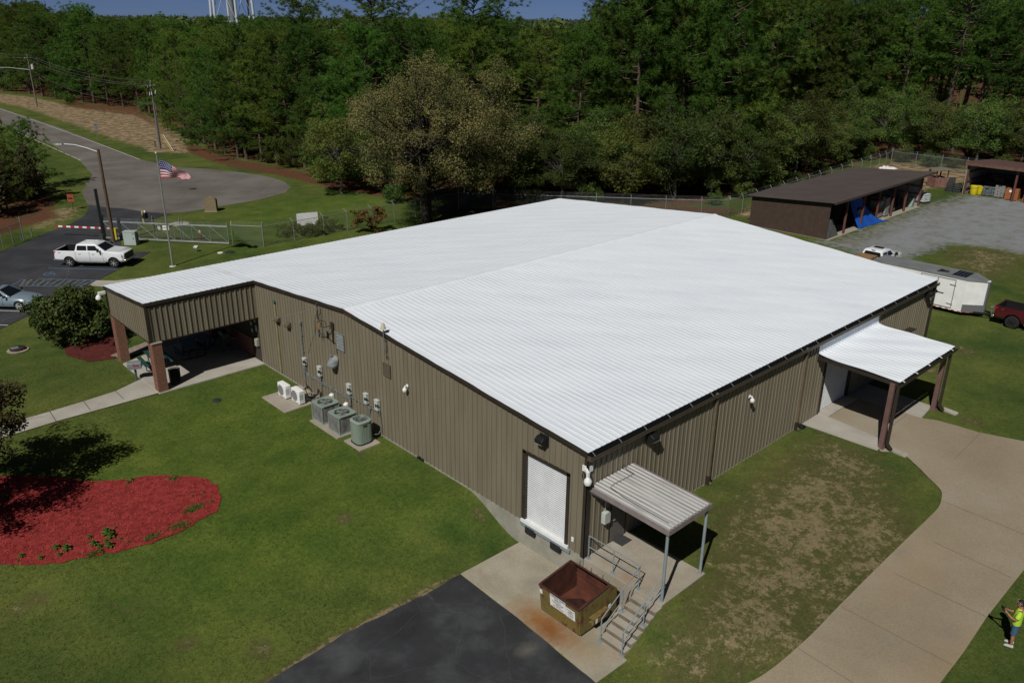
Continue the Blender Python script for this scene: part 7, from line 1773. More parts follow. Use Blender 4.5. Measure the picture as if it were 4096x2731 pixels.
def pickup(name, label, paint, loc, rz, wheelm, roofmark=False, decal=None, lift=0.0, rw=.40):
    t = thing(name, label, 'pickup truck', loc, rz, 'pickup trucks')
    k = MB()
    st = [(-1.20, [(.80, .62), (.93, .70), (.95, 1.00), (.93, 1.33), (.88, 1.36)]), (-1.12, [(.88, .52), (.985, .66), (1.0, 1.00), (.975, 1.33), (.93, 1.37)]), (.55, [(.88, .46), (.985, .62), (1.0, 1.00), (.975, 1.33), (.93, 1.37)]), (3.05, [(.88, .46), (.985, .62), (1.0, 1.00), (.965, 1.31), (.90, 1.365)]), (3.9, [(.88, .46), (.985, .62), (1.0, .98), (.965, 1.20), (.84, 1.315)]), (4.42, [(.86, .48), (.96, .62), (.97, .98), (.92, 1.16), (.78, 1.255)]), (4.56, [(.78, .52), (.86, .64), (.87, .98), (.82, 1.12), (.70, 1.19)])]
    k.loft([ring(x, r_) for x, r_ in st])
    body = k.build('body', paint, t)
    cs = []
    for x in (0, 3.69):
        for s_ in (-1, 1): c = MB(); c.cyl((x, s_ * .62, rw + .03), (x, s_ * 1.2, rw + .03), rw + .10, rw + .10, 28); cs.append(c)
    c = MB(); c.box(-1.08, -.82, .82, .44, .82, 1.7); cs.append(c)
    cut(body, cs)
    k = MB()
    for x in (0, 3.69):
        for s_ in (-1, 1): k.cyl((x, s_ * .625, rw + .03), (x, s_ * .63, rw + .03), rw + .095, rw + .095, 20)
    k.box(-.9, -.6, .38, 4.3, .6, .60); k.build('chassis', M['black'], t)
    k = MB(); k.box(-1.075, -.815, .825, .435, .815, .835); k.box(-1.075, -.815, .836, -1.06, .815, 1.38); k.box(.42, -.815, .836, .435, .815, 1.38); k.box(-1.059, -.815, .836, .419, -.80, 1.385); k.box(-1.059, .80, .836, .419, .815, 1.385)
    for s_ in (-1, 1): k.box(-.5, min(s_ * .79, s_ * .60), .836, .5, max(s_ * .79, s_ * .60), 1.02); k.box(-1.19, min(s_ * .83, s_ * .95), 1.372, .52, max(s_ * .83, s_ * .95), 1.386)
    k.build('bed_liner', M['black'], t)
    A = [(.56, -.93, 1.345), (3.08, -.91, 1.345), (3.08, .91, 1.345), (.56, .93, 1.345)]; B = [(.66, -.76, 1.82), (2.36, -.74, 1.82), (2.36, .74, 1.82), (.66, .76, 1.82)]
    k = MB(); k.loft([A, B, [(.74, -.70, 1.90), (2.20, -.68, 1.90), (2.20, .68, 1.90), (.74, .70, 1.90)], [(.92, -.52, 1.945), (2.02, -.50, 1.945), (2.02, .50, 1.945), (.92, .52, 1.945)]])
    for y in (-.45, -.27, .27, .45): k.box(.95, y - .02, 1.938, 2.0, y + .02, 1.956)
    k.build('cab', paint, t, bevel=.03)
    for (a0, a1, b0, b1) in ((A[0], A[1], B[0], B[1]), (A[2], A[3], B[2], B[3])):
        fl = a0[1] > 0
        for q in ([(.06, .12), (.40, .12), (.48, .90), (.06, .90)] if not fl else [(.60, .12), (.94, .12), (.94, .90), (.52, .90)], [(.43, .12), (.83, .12), (.88, .90), (.53, .90)] if not fl else [(.17, .12), (.57, .12), (.47, .90), (.12, .90)]):
            patch(t, 'window', a0, a1, b0, b1, q, M['glass'])
    patch(t, 'windshield', A[1], A[2], B[1], B[2], [(.05, .08), (.95, .08), (.94, .96), (.06, .96)], M['glass'])
    patch(t, 'rear_window', A[3], A[0], B[3], B[0], [(.08, .12), (.92, .12), (.90, .92), (.10, .92)], M['glass'])
    for x in (0, 3.69):
        for s_ in (-1, 1): wheel(t, x, s_ * .86, rw, .28, s_, wheelm)
    k = MB(); k.box(4.565, -.66, .74, 4.60, .66, 1.12); g_ = k.build('grille', M['black'], t)
    k = MB()
    for z in (.84, .95, 1.05): k.box(4.60, -.62, z, 4.615, .62, z + .025)
    k.build('grille_bar', M['galvd'], g_)
    k = MB(); k.box(4.42, -.92, .52, 4.70, .92, .71); k.build('front_bumper', M['chrome'], t, bevel=.04)
    k = MB(); k.box(4.7005, -.16, .56, 4.71, .16, .68); k.build('license_plate', M['white'], t)
    k = MB(); k.box(-1.36, -.90, .50, -1.19, .90, .68); k.build('rear_bumper', M['chrome'], t, bevel=.03)
    for s_ in (-1, 1):
        k = MB(); k.add([(4.575, s_ * .67, .88), (4.42, s_ * .985, .88), (4.40, s_ * .985, 1.10), (4.575, s_ * .68, 1.13), (4.50, s_ * .65, .88), (4.35, s_ * .93, .88), (4.33, s_ * .93, 1.10), (4.50, s_ * .66, 1.13)], [(0, 1, 2, 3), (7, 6, 5, 4), (0, 4, 5, 1), (1, 5, 6, 2), (2, 6, 7, 3), (3, 7, 4, 0)]); h_ = k.build('headlight', M['lens'], t)
        k = MB(); k.box(4.40, min(s_ * .990, s_ * .975), .92, 4.46, max(s_ * .990, s_ * .975), 1.06); k.build('amber_marker', M['amber'], h_)
        k = MB(); k.box(-1.215, min(s_ * .80, s_ * .985), .98, -1.02, max(s_ * .80, s_ * 1.006), 1.32); k.build('tail_light', M['redlens'], t, bevel=.01)
        k = MB(); k.bar((2.62, s_ * .93, 1.40), (2.62, s_ * 1.08, 1.44), .05); k.box(2.55, min(s_ * 1.05, s_ * 1.27), 1.36, 2.68, max(s_ * 1.05, s_ * 1.27), 1.62); k.build('mirror', M['black'], t, bevel=.02)
        k = MB(); k.box(.75, min(s_ * .93, s_ * 1.06), .44, 3.05, max(s_ * .93, s_ * 1.06), .50); k.build('running_board', M['galvd'], t)
        for x in (.86, 1.98):
            k = MB(); k.box(x, min(s_ * .98, s_ * 1.022), 1.12, x + .20, max(s_ * .98, s_ * 1.022), 1.16); k.build('door_handle', M['chrome'], t)
        k = MB()
        for x in (.60, 1.76, 2.86): k.box(x - .006, min(s_ * .985, s_ * 1.003), .60, x + .006, max(s_ * .985, s_ * 1.003), 1.30)
        k.build('door_gap', M['black'], t)
    if decal:
        for s_ in (-1, 1): text('decal', decal[0], .13, decal[1], t, plane_M((-.72, s_ * 1.003, 1.21), (-s_, 0, 0), (0, 0, 1)))
    if roofmark:
        k = MB(); k.box(1.45, -.40, 1.957, 2.0, .40, 1.965); k.build('sunroof', M['glass'], t)
        k = MB(); k.box(.66, -.16, 1.86, .72, .16, 1.91); k.build('brake_light', M['black'], t)
    return t
pickup('pickup_truck', 'white crew cab pickup parked by the gate with an empty black bed', M['carwhite'], (-1.50, 55.62, -.09), -pi / 4, M['alloy'], decal=('FX4', M['red']))
pickup('pickup_truck', 'white pickup beside the trailer with a brown crate in its bed', M['carwhite'], (46.2, 10.15, -.12), 0.0, M['alloy'], roofmark=True, rw=.42)
pickup('pickup_truck', 'dark red pickup hitched to the front of the white trailer', M['carred'], (41.86, -2.45, -.12), -pi / 2, M['blacksteel'], decal=('4x4', M['galvd']), rw=.44)
k = MB(); k.at((45.75, 10.15, .72)); k.box(-.55, -.62, 0, .55, .62, .80); k.box(-.57, -.64, .55, .57, .64, .82); k.box(-.58, -.02 - .2, .0, .58, .02 - .2, .825); k.box(-.58, .2 - .02, .0, .58, .2 + .02, .825)
tag(k.build('crate', M['card'], None, bevel=.01), 'brown strapped cardboard crate in the bed of the white pickup by the trailer', 'crate')

# sedan
fx, fy = -8.13 + .56, 45.88 + .56; u = Vector((.7071, -.7071)); t = thing('sedan_car', 'blue grey sedan parked at the left edge in front of the bush', 'car', (fx - u.x * 2.83, fy - u.y * 2.83, -.09), -pi / 4)
k = MB()
k.loft([ring(x, r_) for x, r_ in [(-1.05, [(.62, .42), (.74, .52), (.76, .80), (.68, .98), (.5, 1.02)]), (-.9, [(.76, .30), (.88, .45), (.90, .78), (.82, .99), (.60, 1.05)]), (0, [(.80, .24), (.92, .42), (.93, .76), (.87, .96), (.70, 1.0)]), (1.4, [(.80, .24), (.915, .42), (.925, .74), (.87, .93), (.74, .96)]), (2.2, [(.80, .24), (.92, .42), (.93, .73), (.86, .88), (.66, .96)]), (3.0, [(.80, .24), (.915, .42), (.92, .68), (.83, .81), (.58, .88)]), (3.5, [(.70, .24), (.84, .40), (.85, .62), (.74, .72), (.48, .79)]), (3.74, [(.50, .28), (.62, .40), (.62, .58), (.52, .66), (.36, .70)])]])
body = k.build('body', M['carblue'], t); cs = []
for x in (0, 2.83):
    for s_ in (-1, 1): c = MB(); c.cyl((x, s_ * .60, .34), (x, s_ * 1.1, .34), .385, .385, 28); cs.append(c)
cut(body, cs)
k = MB()
for x in (0, 2.83):
    for s_ in (-1, 1): k.cyl((x, s_ * .605, .34), (x, s_ * .61, .34), .38, .38, 20)
k.box(-.7, -.5, .2, 3.3, .5, .3); k.build('chassis', M['black'], t)
A = [(-.55, -.86, .95), (2.28, -.84, .92), (2.28, .84, .92), (-.55, .86, .95)]; B = [(.35, -.60, 1.40), (1.38, -.61, 1.40), (1.38, .61, 1.40), (.35, .60, 1.40)]
k = MB(); k.loft([A, B, [(.5, -.45, 1.455), (1.2, -.46, 1.455), (1.2, .46, 1.455), (.5, .45, 1.455)]]); k.build('cab', M['carblue'], t, bevel=.02)
patch(t, 'windshield', A[1], A[2], B[1], B[2], [(.06, .06), (.94, .06), (.93, .96), (.07, .96)], M['glass'])
patch(t, 'rear_window', A[3], A[0], B[3], B[0], [(.08, .1), (.92, .1), (.90, .94), (.10, .94)], M['glass'])
patch(t, 'window', A[0], A[1], B[0], B[1], [(.10, .12), (.46, .12), (.44, .90), (.06, .90)], M['glass']); patch(t, 'window', A[0], A[1], B[0], B[1], [(.48, .12), (.88, .12), (.94, .90), (.48, .90)], M['glass'])
patch(t, 'window', A[2], A[3], B[2], B[3], [(.54, .12), (.90, .12), (.94, .90), (.56, .90)], M['glass']); patch(t, 'window', A[2], A[3], B[2], B[3], [(.12, .12), (.52, .12), (.52, .90), (.06, .90)], M['glass'])
k = MB(); k.box(.52, -.36, 1.456, 1.10, .36, 1.464); k.build('sunroof', M['glass'], t)
for x in (0, 2.83):
    for s_ in (-1, 1): wheel(t, x, s_ * .80, .335, .23, s_, M['alloy'], 5)
k = MB(); k.add([(3.755, -.50, .36), (3.755, .50, .36), (3.75, .56, .58), (3.68, .52, .68), (3.68, -.52, .68), (3.75, -.56, .58), (3.6, -.5, .36), (3.6, .5, .36), (3.6, .5, .66), (3.6, -.5, .66)], [(0, 1, 2, 5), (2, 3, 4, 5), (6, 9, 8, 7), (0, 6, 7, 1), (3, 8, 9, 4)]); k.build('grille', M['black'], t)
k = MB(); k.box(3.757, -.16, .42, 3.766, .16, .54); k.build('license_plate', M['lightgrey'], t)
for s_ in (-1, 1):
    k = MB(); k.add([(3.70, s_ * .52, .64), (3.42, s_ * .86, .66), (3.38, s_ * .83, .735), (3.66, s_ * .50, .71), (3.62, s_ * .48, .64), (3.36, s_ * .78, .66), (3.34, s_ * .76, .72), (3.58, s_ * .46, .70)], [(0, 1, 2, 3), (7, 6, 5, 4), (0, 4, 5, 1), (1, 5, 6, 2), (2, 6, 7, 3), (3, 7, 4, 0)]); k.build('headlight', M['lens'], t)
    k = MB(); k.box(3.44, min(s_ * .60, s_ * .84), .30, 3.60, max(s_ * .60, s_ * .84), .40); k.build('air_intake', M['black'], t, bevel=.02)
    k = MB(); k.bar((1.98, s_ * .84, .97), (1.98, s_ * 1.0, 1.0), .05); k.box(1.92, min(s_ * .96, s_ * 1.14), .95, 2.04, max(s_ * .96, s_ * 1.14), 1.08); k.build('mirror', M['black'], t, bevel=.02)
    k = MB()
    for x in (.45, 1.25): k.box(x, min(s_ * .88, s_ * .925), .82, x + .18, max(s_ * .88, s_ * .925), .85)
    k.build('door_handle', M['carblue'], t)
k = MB()
for x in (.72, 1.72):
    for s_ in (-1, 1): k.box(x - .005, min(s_ * .915, s_ * .932), .36, x + .005, max(s_ * .915, s_ * .932), .88)
k.build('door_gap', M['black'], t)
k = MB(); k.at((-6.15, 45.2, -.12), pi / 4); k.box(-.9, -.09, 0, .9, .09, .13); tag(k.build('wheel_stop', M['paleconc'], None, bevel=.02), 'concrete wheel stop in front of the blue grey sedan', 'wheel stop')

# enclosed trailer
TX0, TX1, TY0, TY1, TZ0, TZ1 = 40.87, 43.10, .85, 7.6, .20, 2.60
t = thing('enclosed_trailer', 'white enclosed trailer with a grey roof and solar panel beside the building corner', 'trailer', (0, 0, 0))
out = [(TX0, TY1), (TX0, TY0), (41.86, -.32), (42.12, -.32), (TX1, TY0), (TX1, TY1)]
k = MB(); k.prism(out, TZ0, TZ1 - .08, 'Z'); k.build('box_body', M['white'], t, smooth=0)
k = MB(); k.prism([(TX0 - .02, TY1 + .02), (TX0 - .02, TY0), (TX1 + .02, TY0), (TX1 + .02, TY1 + .02)], TZ1 - .079, TZ1 + .02, 'Z')
k.add([(TX0 - .02, TY0 - .001, TZ1 + .02), (TX1 + .02, TY0 - .001, TZ1 + .02), (42.13, -.36, TZ1 - .10), (41.85, -.36, TZ1 - .10), (TX0 - .02, TY0 - .001, TZ1 - .10), (TX1 + .02, TY0 - .001, TZ1 - .10), (42.13, -.36, TZ1 - .16), (41.85, -.36, TZ1 - .16)], [(0, 1, 2, 3), (7, 6, 5, 4), (0, 3, 7, 4), (3, 2, 6, 7), (2, 1, 5, 6), (1, 0, 4, 5)])
k.build('roof', M['trailerroof'], t, smooth=0)
k = MB(); nrm = Vector((-(.85 + .32), -(41.86 - 40.87), 0)).normalized(); a, b = Vector((TX0, TY0, 0)), Vector((41.86, -.32, 0))
k.slab([a + nrm * .004 + Vector((0, 0, TZ0 + .02)), b + nrm * .004 + Vector((0, 0, TZ0 + .02)), b + nrm * .004 + Vector((0, 0, TZ0 + .58)), a + nrm * .004 + Vector((0, 0, TZ0 + .58))], .006); k.build('stone_guard', M['tread'], t, smooth=0)
k = MB(); k.box(41.84, -.345, TZ0, 42.14, -.3205, TZ1 - .1); k.slab([b + nrm * .003 + Vector((0, 0, TZ0)), b + (a - b) * .07 + nrm * .003 + Vector((0, 0, TZ0)), b + (a - b) * .07 + nrm * .003 + Vector((0, 0, TZ1 - .1)), b + nrm * .003 + Vector((0, 0, TZ1 - .1))], -.006); k.build('nose_trim', M['tread'], t, smooth=0)
yA, yM, yB = 1.55, 2.75, 3.95
for (y0, y1, s_) in ((yA, yM, 1), (yM, yB, -1)):
    k = MB(); k.box(TX0 - .02, y0 + .03, TZ0 + .18, TX0 - .001, y1 - .03, TZ1 - .22); dr_ = k.build('side_door', M['white'], t)
    k = MB()
    for (ya_, yb_, za_, zb_) in ((y0 - .02, y0 + .03, TZ0 + .12, TZ1 - .16), (y1 - .03, y1 + .02, TZ0 + .12, TZ1 - .16), (y0 + .03, y1 - .03, TZ0 + .12, TZ0 + .18), (y0 + .03, y1 - .03, TZ1 - .22, TZ1 - .16)): k.box(TX0 - .03 - .002 * s_, ya_, za_, TX0 - .001, yb_, zb_)
    k.build('door_trim', M['galv'], dr_)
    k = MB(); yh = y0 if s_ > 0 else y1
    for z in (.62, 2.02): k.bar((TX0 - .035, yh - .06 * s_, z), (TX0 - .035, yh + .36 * s_, z + .02), .03, .05)
    k.build('strap_hinge', M['galvd'], dr_)
k = MB(); k.bar((TX0 - .05, yM - .55, 1.32), (TX0 - .05, yM + .12, 1.34), .04); k.box(TX0 - .07, yM - .12, 1.26, TX0 - .02, yM - .02, 1.44); k.build('latch_bar', M['blacksteel'], t)
k = MB()
for i in range(16):
    k.box(TX0 - .006, TY0 + .02 + i * .42, TZ0 + .01, TX0 - .001, TY0 + .02 + i * .42 + .21, TZ0 + .06)
k.build('red_reflective_tape', M['red'], t, smooth=0)
k = MB()
for i in range(3):
    p0 = a + (b - a) * (.06 + .34 * i); p1 = a + (b - a) * (.22 + .34 * i); k.slab([p0 + nrm * .011 + Vector((0, 0, TZ0)), p1 + nrm * .011 + Vector((0, 0, TZ0)), p1 + nrm * .011 + Vector((0, 0, TZ0 + .05)), p0 + nrm * .011 + Vector((0, 0, TZ0 + .05))], .003)
k.build('red_reflective_tape', M['red'], t, smooth=0)
for y in (4.9, 5.8):
    for x in (TX0 + .16, TX1 - .16): wheel(t, x, y, .34, .22, 1, M['galv'], 5)
k = MB(); k.bar((41.4, .2, .24), (41.98, -1.15, .26), .08, .12); k.bar((42.56, .2, .24), (42.0, -1.15, .26), .08, .12); k.box(41.92, -1.30, .20, 42.06, -1.05, .36); k.build('tongue', M['blacksteel'], t)
k = MB(); k.cyl((41.99, -.8, .0), (41.99, -.8, .75), .04, .04, 8); k.box(41.88, -.9, .70, 42.10, -.7, .84); k.build('jack', M['galvd'], t)
t2 = thing('solar_panel', 'dark solar panel lying on the front of the trailer roof', 'solar panel', (41.95, 1.55, TZ1 + .03))
k = MB(); k.box(-.86, -.52, 0, .86, .52, .035); k.build('frame', M['galv'], t2)
k = MB()
for i in range(4): k.box(-.83, -.50 + i * .25 + .008, .0351, .83, -.50 + (i + 1) * .25 - .012, .041)
k.build('cells', M['solar'], t2)
k = MB(); rr2 = random.Random(3); pts = [(rr2.uniform(-.35, .35), rr2.uniform(-.4, .4), .02 + .05 * rr2.random()) for _ in range(22)]
k.tube(pts, .018, 5); c_ = k.build('cable_tangle', M['black'], None); c_.location = (41.7, 2.75, TZ1 + .02); tag(c_, 'tangle of black cable lying behind the solar panel on the trailer roof', 'cable')

# ---------------------------------------------------------------- long brown shed and what stands in it
SA = radians(1.3)
t = thing('pole_shed', 'long open brown pole shed with a grey brown shed roof', 'shed', (54.35, 17.85, -.12), SA)
LX, DY = 22.8, 8.3
k = MB(); k.slab([(-.45, -.62, 3.68), (LX + 2.1, -.62, 3.68), (LX + 2.1, DY + .45, 3.02), (-.45, DY + .45, 3.02)], .06); k.build('roof', M['shedroof'], t, smooth=0)
k = MB(); k.box(-.43, -.60, 3.52, LX + 2.08, -.56, 3.675); k.box(-.43, DY + .40, 2.85, LX + 2.08, DY + .44, 3.01); k.build('fascia', M['wood'], t)
k = MB(); k.prism([(0, 0), (DY, 0), (DY, 2.98), (0, 3.58)], 0, .06, 'X')
nr = 27
for i in range(nr): y = .15 + i * .3; k.prism([(y, .05), (y + .04, .05), (y + .04, 3.50 - .072 * y), (y, 3.50 - .072 * y)], -.018, -.0005, 'X')
k.build('end_wall', M['brownmetal'], t, smooth=0)
k = MB(); k.box(0.07, DY - .03, 0, LX, DY + .03, 2.95); k.build('rear_wall', mat('bare_wall_lining', (.22, .225, .225), .6, (.27, .275, .275), 3), t)
k = MB(); k.prism([(0.02, 0), (DY - .04, 0), (DY - .04, 2.98), (.02, 3.58)], LX - .05, LX, 'X'); k.build('end_wall', bpy.data.materials['bare_wall_lining'], t, smooth=0)
k = MB()
for z in (.5, 1.35, 2.2): k.box(LX - .14, .1, z, LX - .051, DY - .1, z + .14); k.box(.2, DY - .13, z, LX - .2, DY - .035, z + .14)
for y in (2.6, 5.4): k.box(LX - .2, y, 0, LX - .14 - .001, y + .14, 3.1)
k.build('girt', M['redwood'], t)
for i, x in enumerate((3.62, 7.5, 11.2, 15.05, 18.6, 22.72)):
    k = MB(); k.box(x - .09, -.10, -.1, x + .09, .08, 3.62); k.build('post', M['redwood'], t)
k = MB(); k.box(.0, -.14, 3.40, LX, -.101, 3.62); k.build('header_beam', M['wood'], t)
k = MB(); k.box(-.05, -.25, -.05, LX + .05, DY, .02); k.build('shed_slab', M['conc'], t)
def pile(name, label, cat, loc, rz, rings, mt, group=None):
    k = MB(); k.loft(rings); o = k.build(name, mt, None, smooth=0, bevel=.03); o.location = loc; o.rotation_euler = (0, 0, rz); return tag(o, label, cat, group)
def at_shed(x, y, z=-.10): c, s_ = cos(SA), sin(SA); return (54.35 + x * c - y * s_, 17.85 + x * s_ + y * c, z)
pile('tarp_pile', 'light grey tarpaulin covered heap against the near end of the long shed', 'tarp', at_shed(1.15, .85), SA, [[(-1.0, -.85, 0), (1.55, -.80, 0), (1.25, 1.0, 0), (-1.0, 1.0, 0)], [(-1.0, -.45, 1.55), (.35, -.5, 1.75), (.2, .5, 1.7), (-1.0, .5, 1.6)]], M['greytarp'])
pile('tarp_pile', 'tall dark grey tarpaulin covered machine beside the first shed post', 'tarp', at_shed(2.1, 3.0), SA, [[(-1.7, -1.1, 0), (1.5, -1.2, 0), (1.5, 1.2, 0), (-1.7, 1.2, 0)], [(-1.7, -.9, 1.3), (1.4, -1.15, 1.2), (1.4, 1.1, 1.4), (-1.7, 1.1, 1.4)], [(-1.5, -.6, 2.45), (1.35, -.95, 2.4), (1.3, .8, 2.5), (-1.6, .7, 2.2)], [(-1.2, -.3, 2.2), (1.0, -.4, 2.1), (1.0, .5, 2.2), (-1.2, .5, 2.0)]], M['greytarp'])
def machine(loc, label, sx, sy, sz):
    t = thing('black_machine', label, 'machine', loc, SA, 'black machines in the shed')
    k = MB(); k.prism([(-sx, 0), (sx, 0), (sx, sz * .55), (sx * .6, sz), (-sx * .6, sz), (-sx, sz * .6)], -sy, sy, 'Y'); k.build('housing', M['blacksteel'], t, bevel=.05)
    k = MB(); k.box(sx * .45, -sy - .012, sz * .15, sx * .70, -sy - .0005, sz * .48); k.build('label_plate', M['lightgrey'], t)
    for x in (-sx * .7, sx * .7):
        k = MB(); k.cyl((x, -sy - .06, .18), (x, -sy + .1, .18), .18, .18, 14); k.build('wheel', M['rubber'], t)
machine(at_shed(5.2, 3.1), 'smaller black machine deep between the first two open shed posts', .7, .6, 1.15)
machine(at_shed(8.35, 1.3), 'large black machine in front of the blue tarp in the shed', 1.15, .8, 1.75)
# blue tarp: hung from the roof, spread on the ground
V_ = []; fs = []; n_, m_ = 18, 14; rngt = random.Random(9)
for j in range(m_ + 1):
    v = j / m_
    for i in range(n_ + 1):
        u = i / n_
        x = -2.2 + u * (2.3 + 3.9 * v ** 1.3); z = 3.2 * (1 - v) ** (1.0 + .9 * u) + .02; y = .9 - 1.35 * v ** 1.3 - .5 * u * v + .10 * sin(u * 16 + v * 3) * (1 - .4 * v)
        V_.append((x, y, max(.03, z + rngt.uniform(-.03, .03))))
for j in range(m_):
    for i in range(n_): a_ = j * (n_ + 1) + i; fs.append((a_, a_ + 1, a_ + n_ + 2, a_ + n_ + 1))
k = MB(); k.add(V_, fs); o = k.build('blue_tarp', M['bluetarp'], None, smooth=30); o.location = at_shed(8.9, .25); o.rotation_euler = (0, 0, SA); tag(o, 'bright blue tarpaulin hanging from the shed roof and spilling onto the gravel', 'tarp')
def blockstack(loc, label, rows, mt, rz=0, bs=(.42, .30, .20), nxy=(2, 2), mats=None, skew=0):
    t = thing('block_stack', label, 'block stack', loc, rz, 'stacks of blocks on pallets'); rr_ = random.Random(int(loc[0] * 100))
    k = MB(); w_, d_ = bs[0] * nxy[0] + .04, bs[1] * nxy[1] + .04
    for y in (-d_ / 2, -.05, d_ / 2 - .1): k.box(-w_ / 2, y, 0, w_ / 2, y + .1, .10)
    for i in range(5): x = -w_ / 2 + i * (w_ - .11) / 4; k.box(x, -d_ / 2, .1001, x + .11, d_ / 2, .13)
    k.build('pallet', M['wood'], t)
    for r_ in range(rows):
        k = MB()
        for i in range(nxy[0]):
            for j in range(nxy[1]):
                if r_ > rows - 3 and rr_.random() < .25: continue
                ox, oy = rr_.uniform(-.03, .03), rr_.uniform(-.03, .03); x, y = (i - nxy[0] / 2) * bs[0] + ox, (j - nxy[1] / 2) * bs[1] + oy; z = .13 + r_ * bs[2]
                k.box(x + .012, y + .012, z + .012, x + bs[0] - .012, y + bs[1] - .012, z + bs[2] - .012)
        if k.v: k.build('block_layer', (mats[r_ % len(mats)] if mats else mt), t, bevel=.01)
    return t
RB = mat('red_brown_bricks', (.17, .07, .045), .85, (.13, .055, .035), 4)
blockstack(at_shed(13.3, .95), 'red and grey block stack just past the blue tarp in the shed', 9, M['block'], SA, nxy=(2, 3), bs=(.46, .36, .24), mats=[M['block'], M['block'], RB, RB, M['bluegrey']])
blockstack(at_shed(14.6, .75), 'pale grey block stack in the shed, to the right of the red and grey stack', 8, M['block'], SA, nxy=(2, 3), bs=(.44, .34, .24))
blockstack(at_shed(15.9, .9), 'low pale block stack behind the third open shed post', 3, M['block'], SA, nxy=(2, 2), bs=(.44, .34, .22))
def drum(loc, r_, hh, mt, label, group='drums'):
    k = MB(); k.at(loc); k.lathe((0, 0, 0), [(r_ * .97, 0), (r_, .02), (r_, hh * .32), (r_ * 1.03, hh * .34), (r_, hh * .36), (r_, hh * .64), (r_ * 1.03, hh * .66), (r_, hh * .68), (r_, hh - .02), (r_ * .9, hh - .02), (r_ * .9, hh - .04)], 20); return tag(k.build('drum', mt, None), label, 'drum', group)
drum(at_shed(17.2, 1.2, -.09), .29, .88, mat('dull_yellow_drum', (.30, .22, .03), .6), 'dull yellow drum in the long shed')
drum(at_shed(16.6, 1.6, -.09), .29, .88, M['lightgrey'], 'pale grey drum behind the dull yellow one in the long shed')
drum(at_shed(18.0, 1.0, -.09), .24, .35, M['lightgrey'], 'low pale bucket right of the dull yellow drum in the long shed', None)
def cylg(loc, mt, cap, hh, label):
    t = thing('gas_cylinder', label, 'gas cylinder', loc, 0, 'gas cylinders in the shed'); k = MB(); k.lathe((0, 0, 0), [(.14, 0), (.15, .04), (.15, hh - .2), (.09, hh - .05), (.05, hh)], 14); k.build('bottle', mt, t); k = MB(); k.lathe((0, 0, hh), [(.05, 0), (.08, .02), (.07, .16), (.03, .18)], 10); k.build('valve_cap', cap, t)
cylg(at_shed(20.9, 1.6, -.09), M['blacksteel'], M['blacksteel'], 1.35, 'black gas cylinder by the far end wall of the long shed')
cylg(at_shed(21.5, 1.2, -.09), mat('ochre_cylinder', (.32, .19, .03), .5), M['galvd'], 1.5, 'ochre gas cylinder by the far end wall of the long shed')
k = MB(); k.at(at_shed(21.9, .55, -.08), SA); k.prism([(-.45, 0), (.45, 0), (.1, .95), (-.02, .95)], -.3, .3, 'Y'); tag(k.build('pale_box', mat('pale_green_box', (.20, .28, .23), .6), None, bevel=.02), 'pale green slanted box at the foot of the far shed post', 'box')
# tote, box trailer behind it
t = thing('water_tote', 'white caged plastic tote on a pallet at the end of the long shed', 'tote', (79.75, 18.9, -.12), -.30)
k = MB(); k.box(-.55, -.50, .16, .55, .50, 1.05); k.build('tank', M['ibc'], t, bevel=.06, seg=3)
k = MB()
for z in (.18, .42, .66, .90, 1.06):
    for (p0, p1) in (((-.58, -.53), (.58, -.53)), ((.58, -.53), (.58, .53)), ((.58, .53), (-.58, .53)), ((-.58, .53), (-.58, -.53))): k.tube([(*p0, z), (*p1, z)], .014, 5)
for i in range(6):
    x = -.58 + i * .232; k.tube([(x, -.53, .12), (x, -.53, 1.06)], .012, 5); k.tube([(x, .53, .12), (x, .53, 1.06)], .012, 5)
for i in range(1, 5): y = -.53 + i * .212; k.tube([(.58, y, .12), (.58, y, 1.06)], .012, 5); k.tube([(-.58, y, .12), (-.58, y, 1.06)], .012, 5)
k.build('cage', M['galv'], t)
k = MB(); k.box(-.60, -.55, 0, .60, .55, .03); k.box(-.60, -.55, .0301, .60, -.45, .12); k.box(-.60, .45, .0301, .60, .55, .12); k.build('pallet', M['black'], t)
k = MB(); k.lathe((.1, .1, 1.05), [(.12, 0), (.12, .05), (.10, .06)], 14); k.build('cap', mat('teal_cap', (.05, .30, .22), .5), t)
k = MB(); k.box(-.35, -.545, .55, -.05, -.531, .85); k.build('plate', M['lightgrey'], t)
t = thing('box_bed', 'blue grey steel box bed lying on the grass behind the tote', 'truck bed', (80.6, 20.2, -.12), -.28)
BGM = mat('blue_grey_steel', (.15, .18, .205), .6, (.19, .22, .245), 2)
k = MB(); k.box(-1.3, -.8, 0, 1.3, .8, .12); k.build('floor', BGM, t)
for (x0_, y0_, x1_, y1_) in ((-1.3, .74, 1.3, .8), (-1.3, -.8, 1.3, -.74), (-1.3, -.739, -1.24, .739), (1.24, -.739, 1.3, .739)):
    k = MB(); k.box(x0_, y0_, .1201, x1_, y1_, .85); k.box(x0_ - .02, y0_ - .02, .8501, x1_ + .02, y1_ + .02, .90); k.build('side_panel', BGM, t)
k = MB(); k.at((80.9, 20.2, .75), -.2); k.slab([(-.7, -.4, 0), (.6, -.5, .1), (.7, .3, .16), (-.6, .4, .02)], .08); tag(k.build('loose_sheet', M['galv'], None), 'bent grey sheet lying across the blue grey box bed', 'sheet')
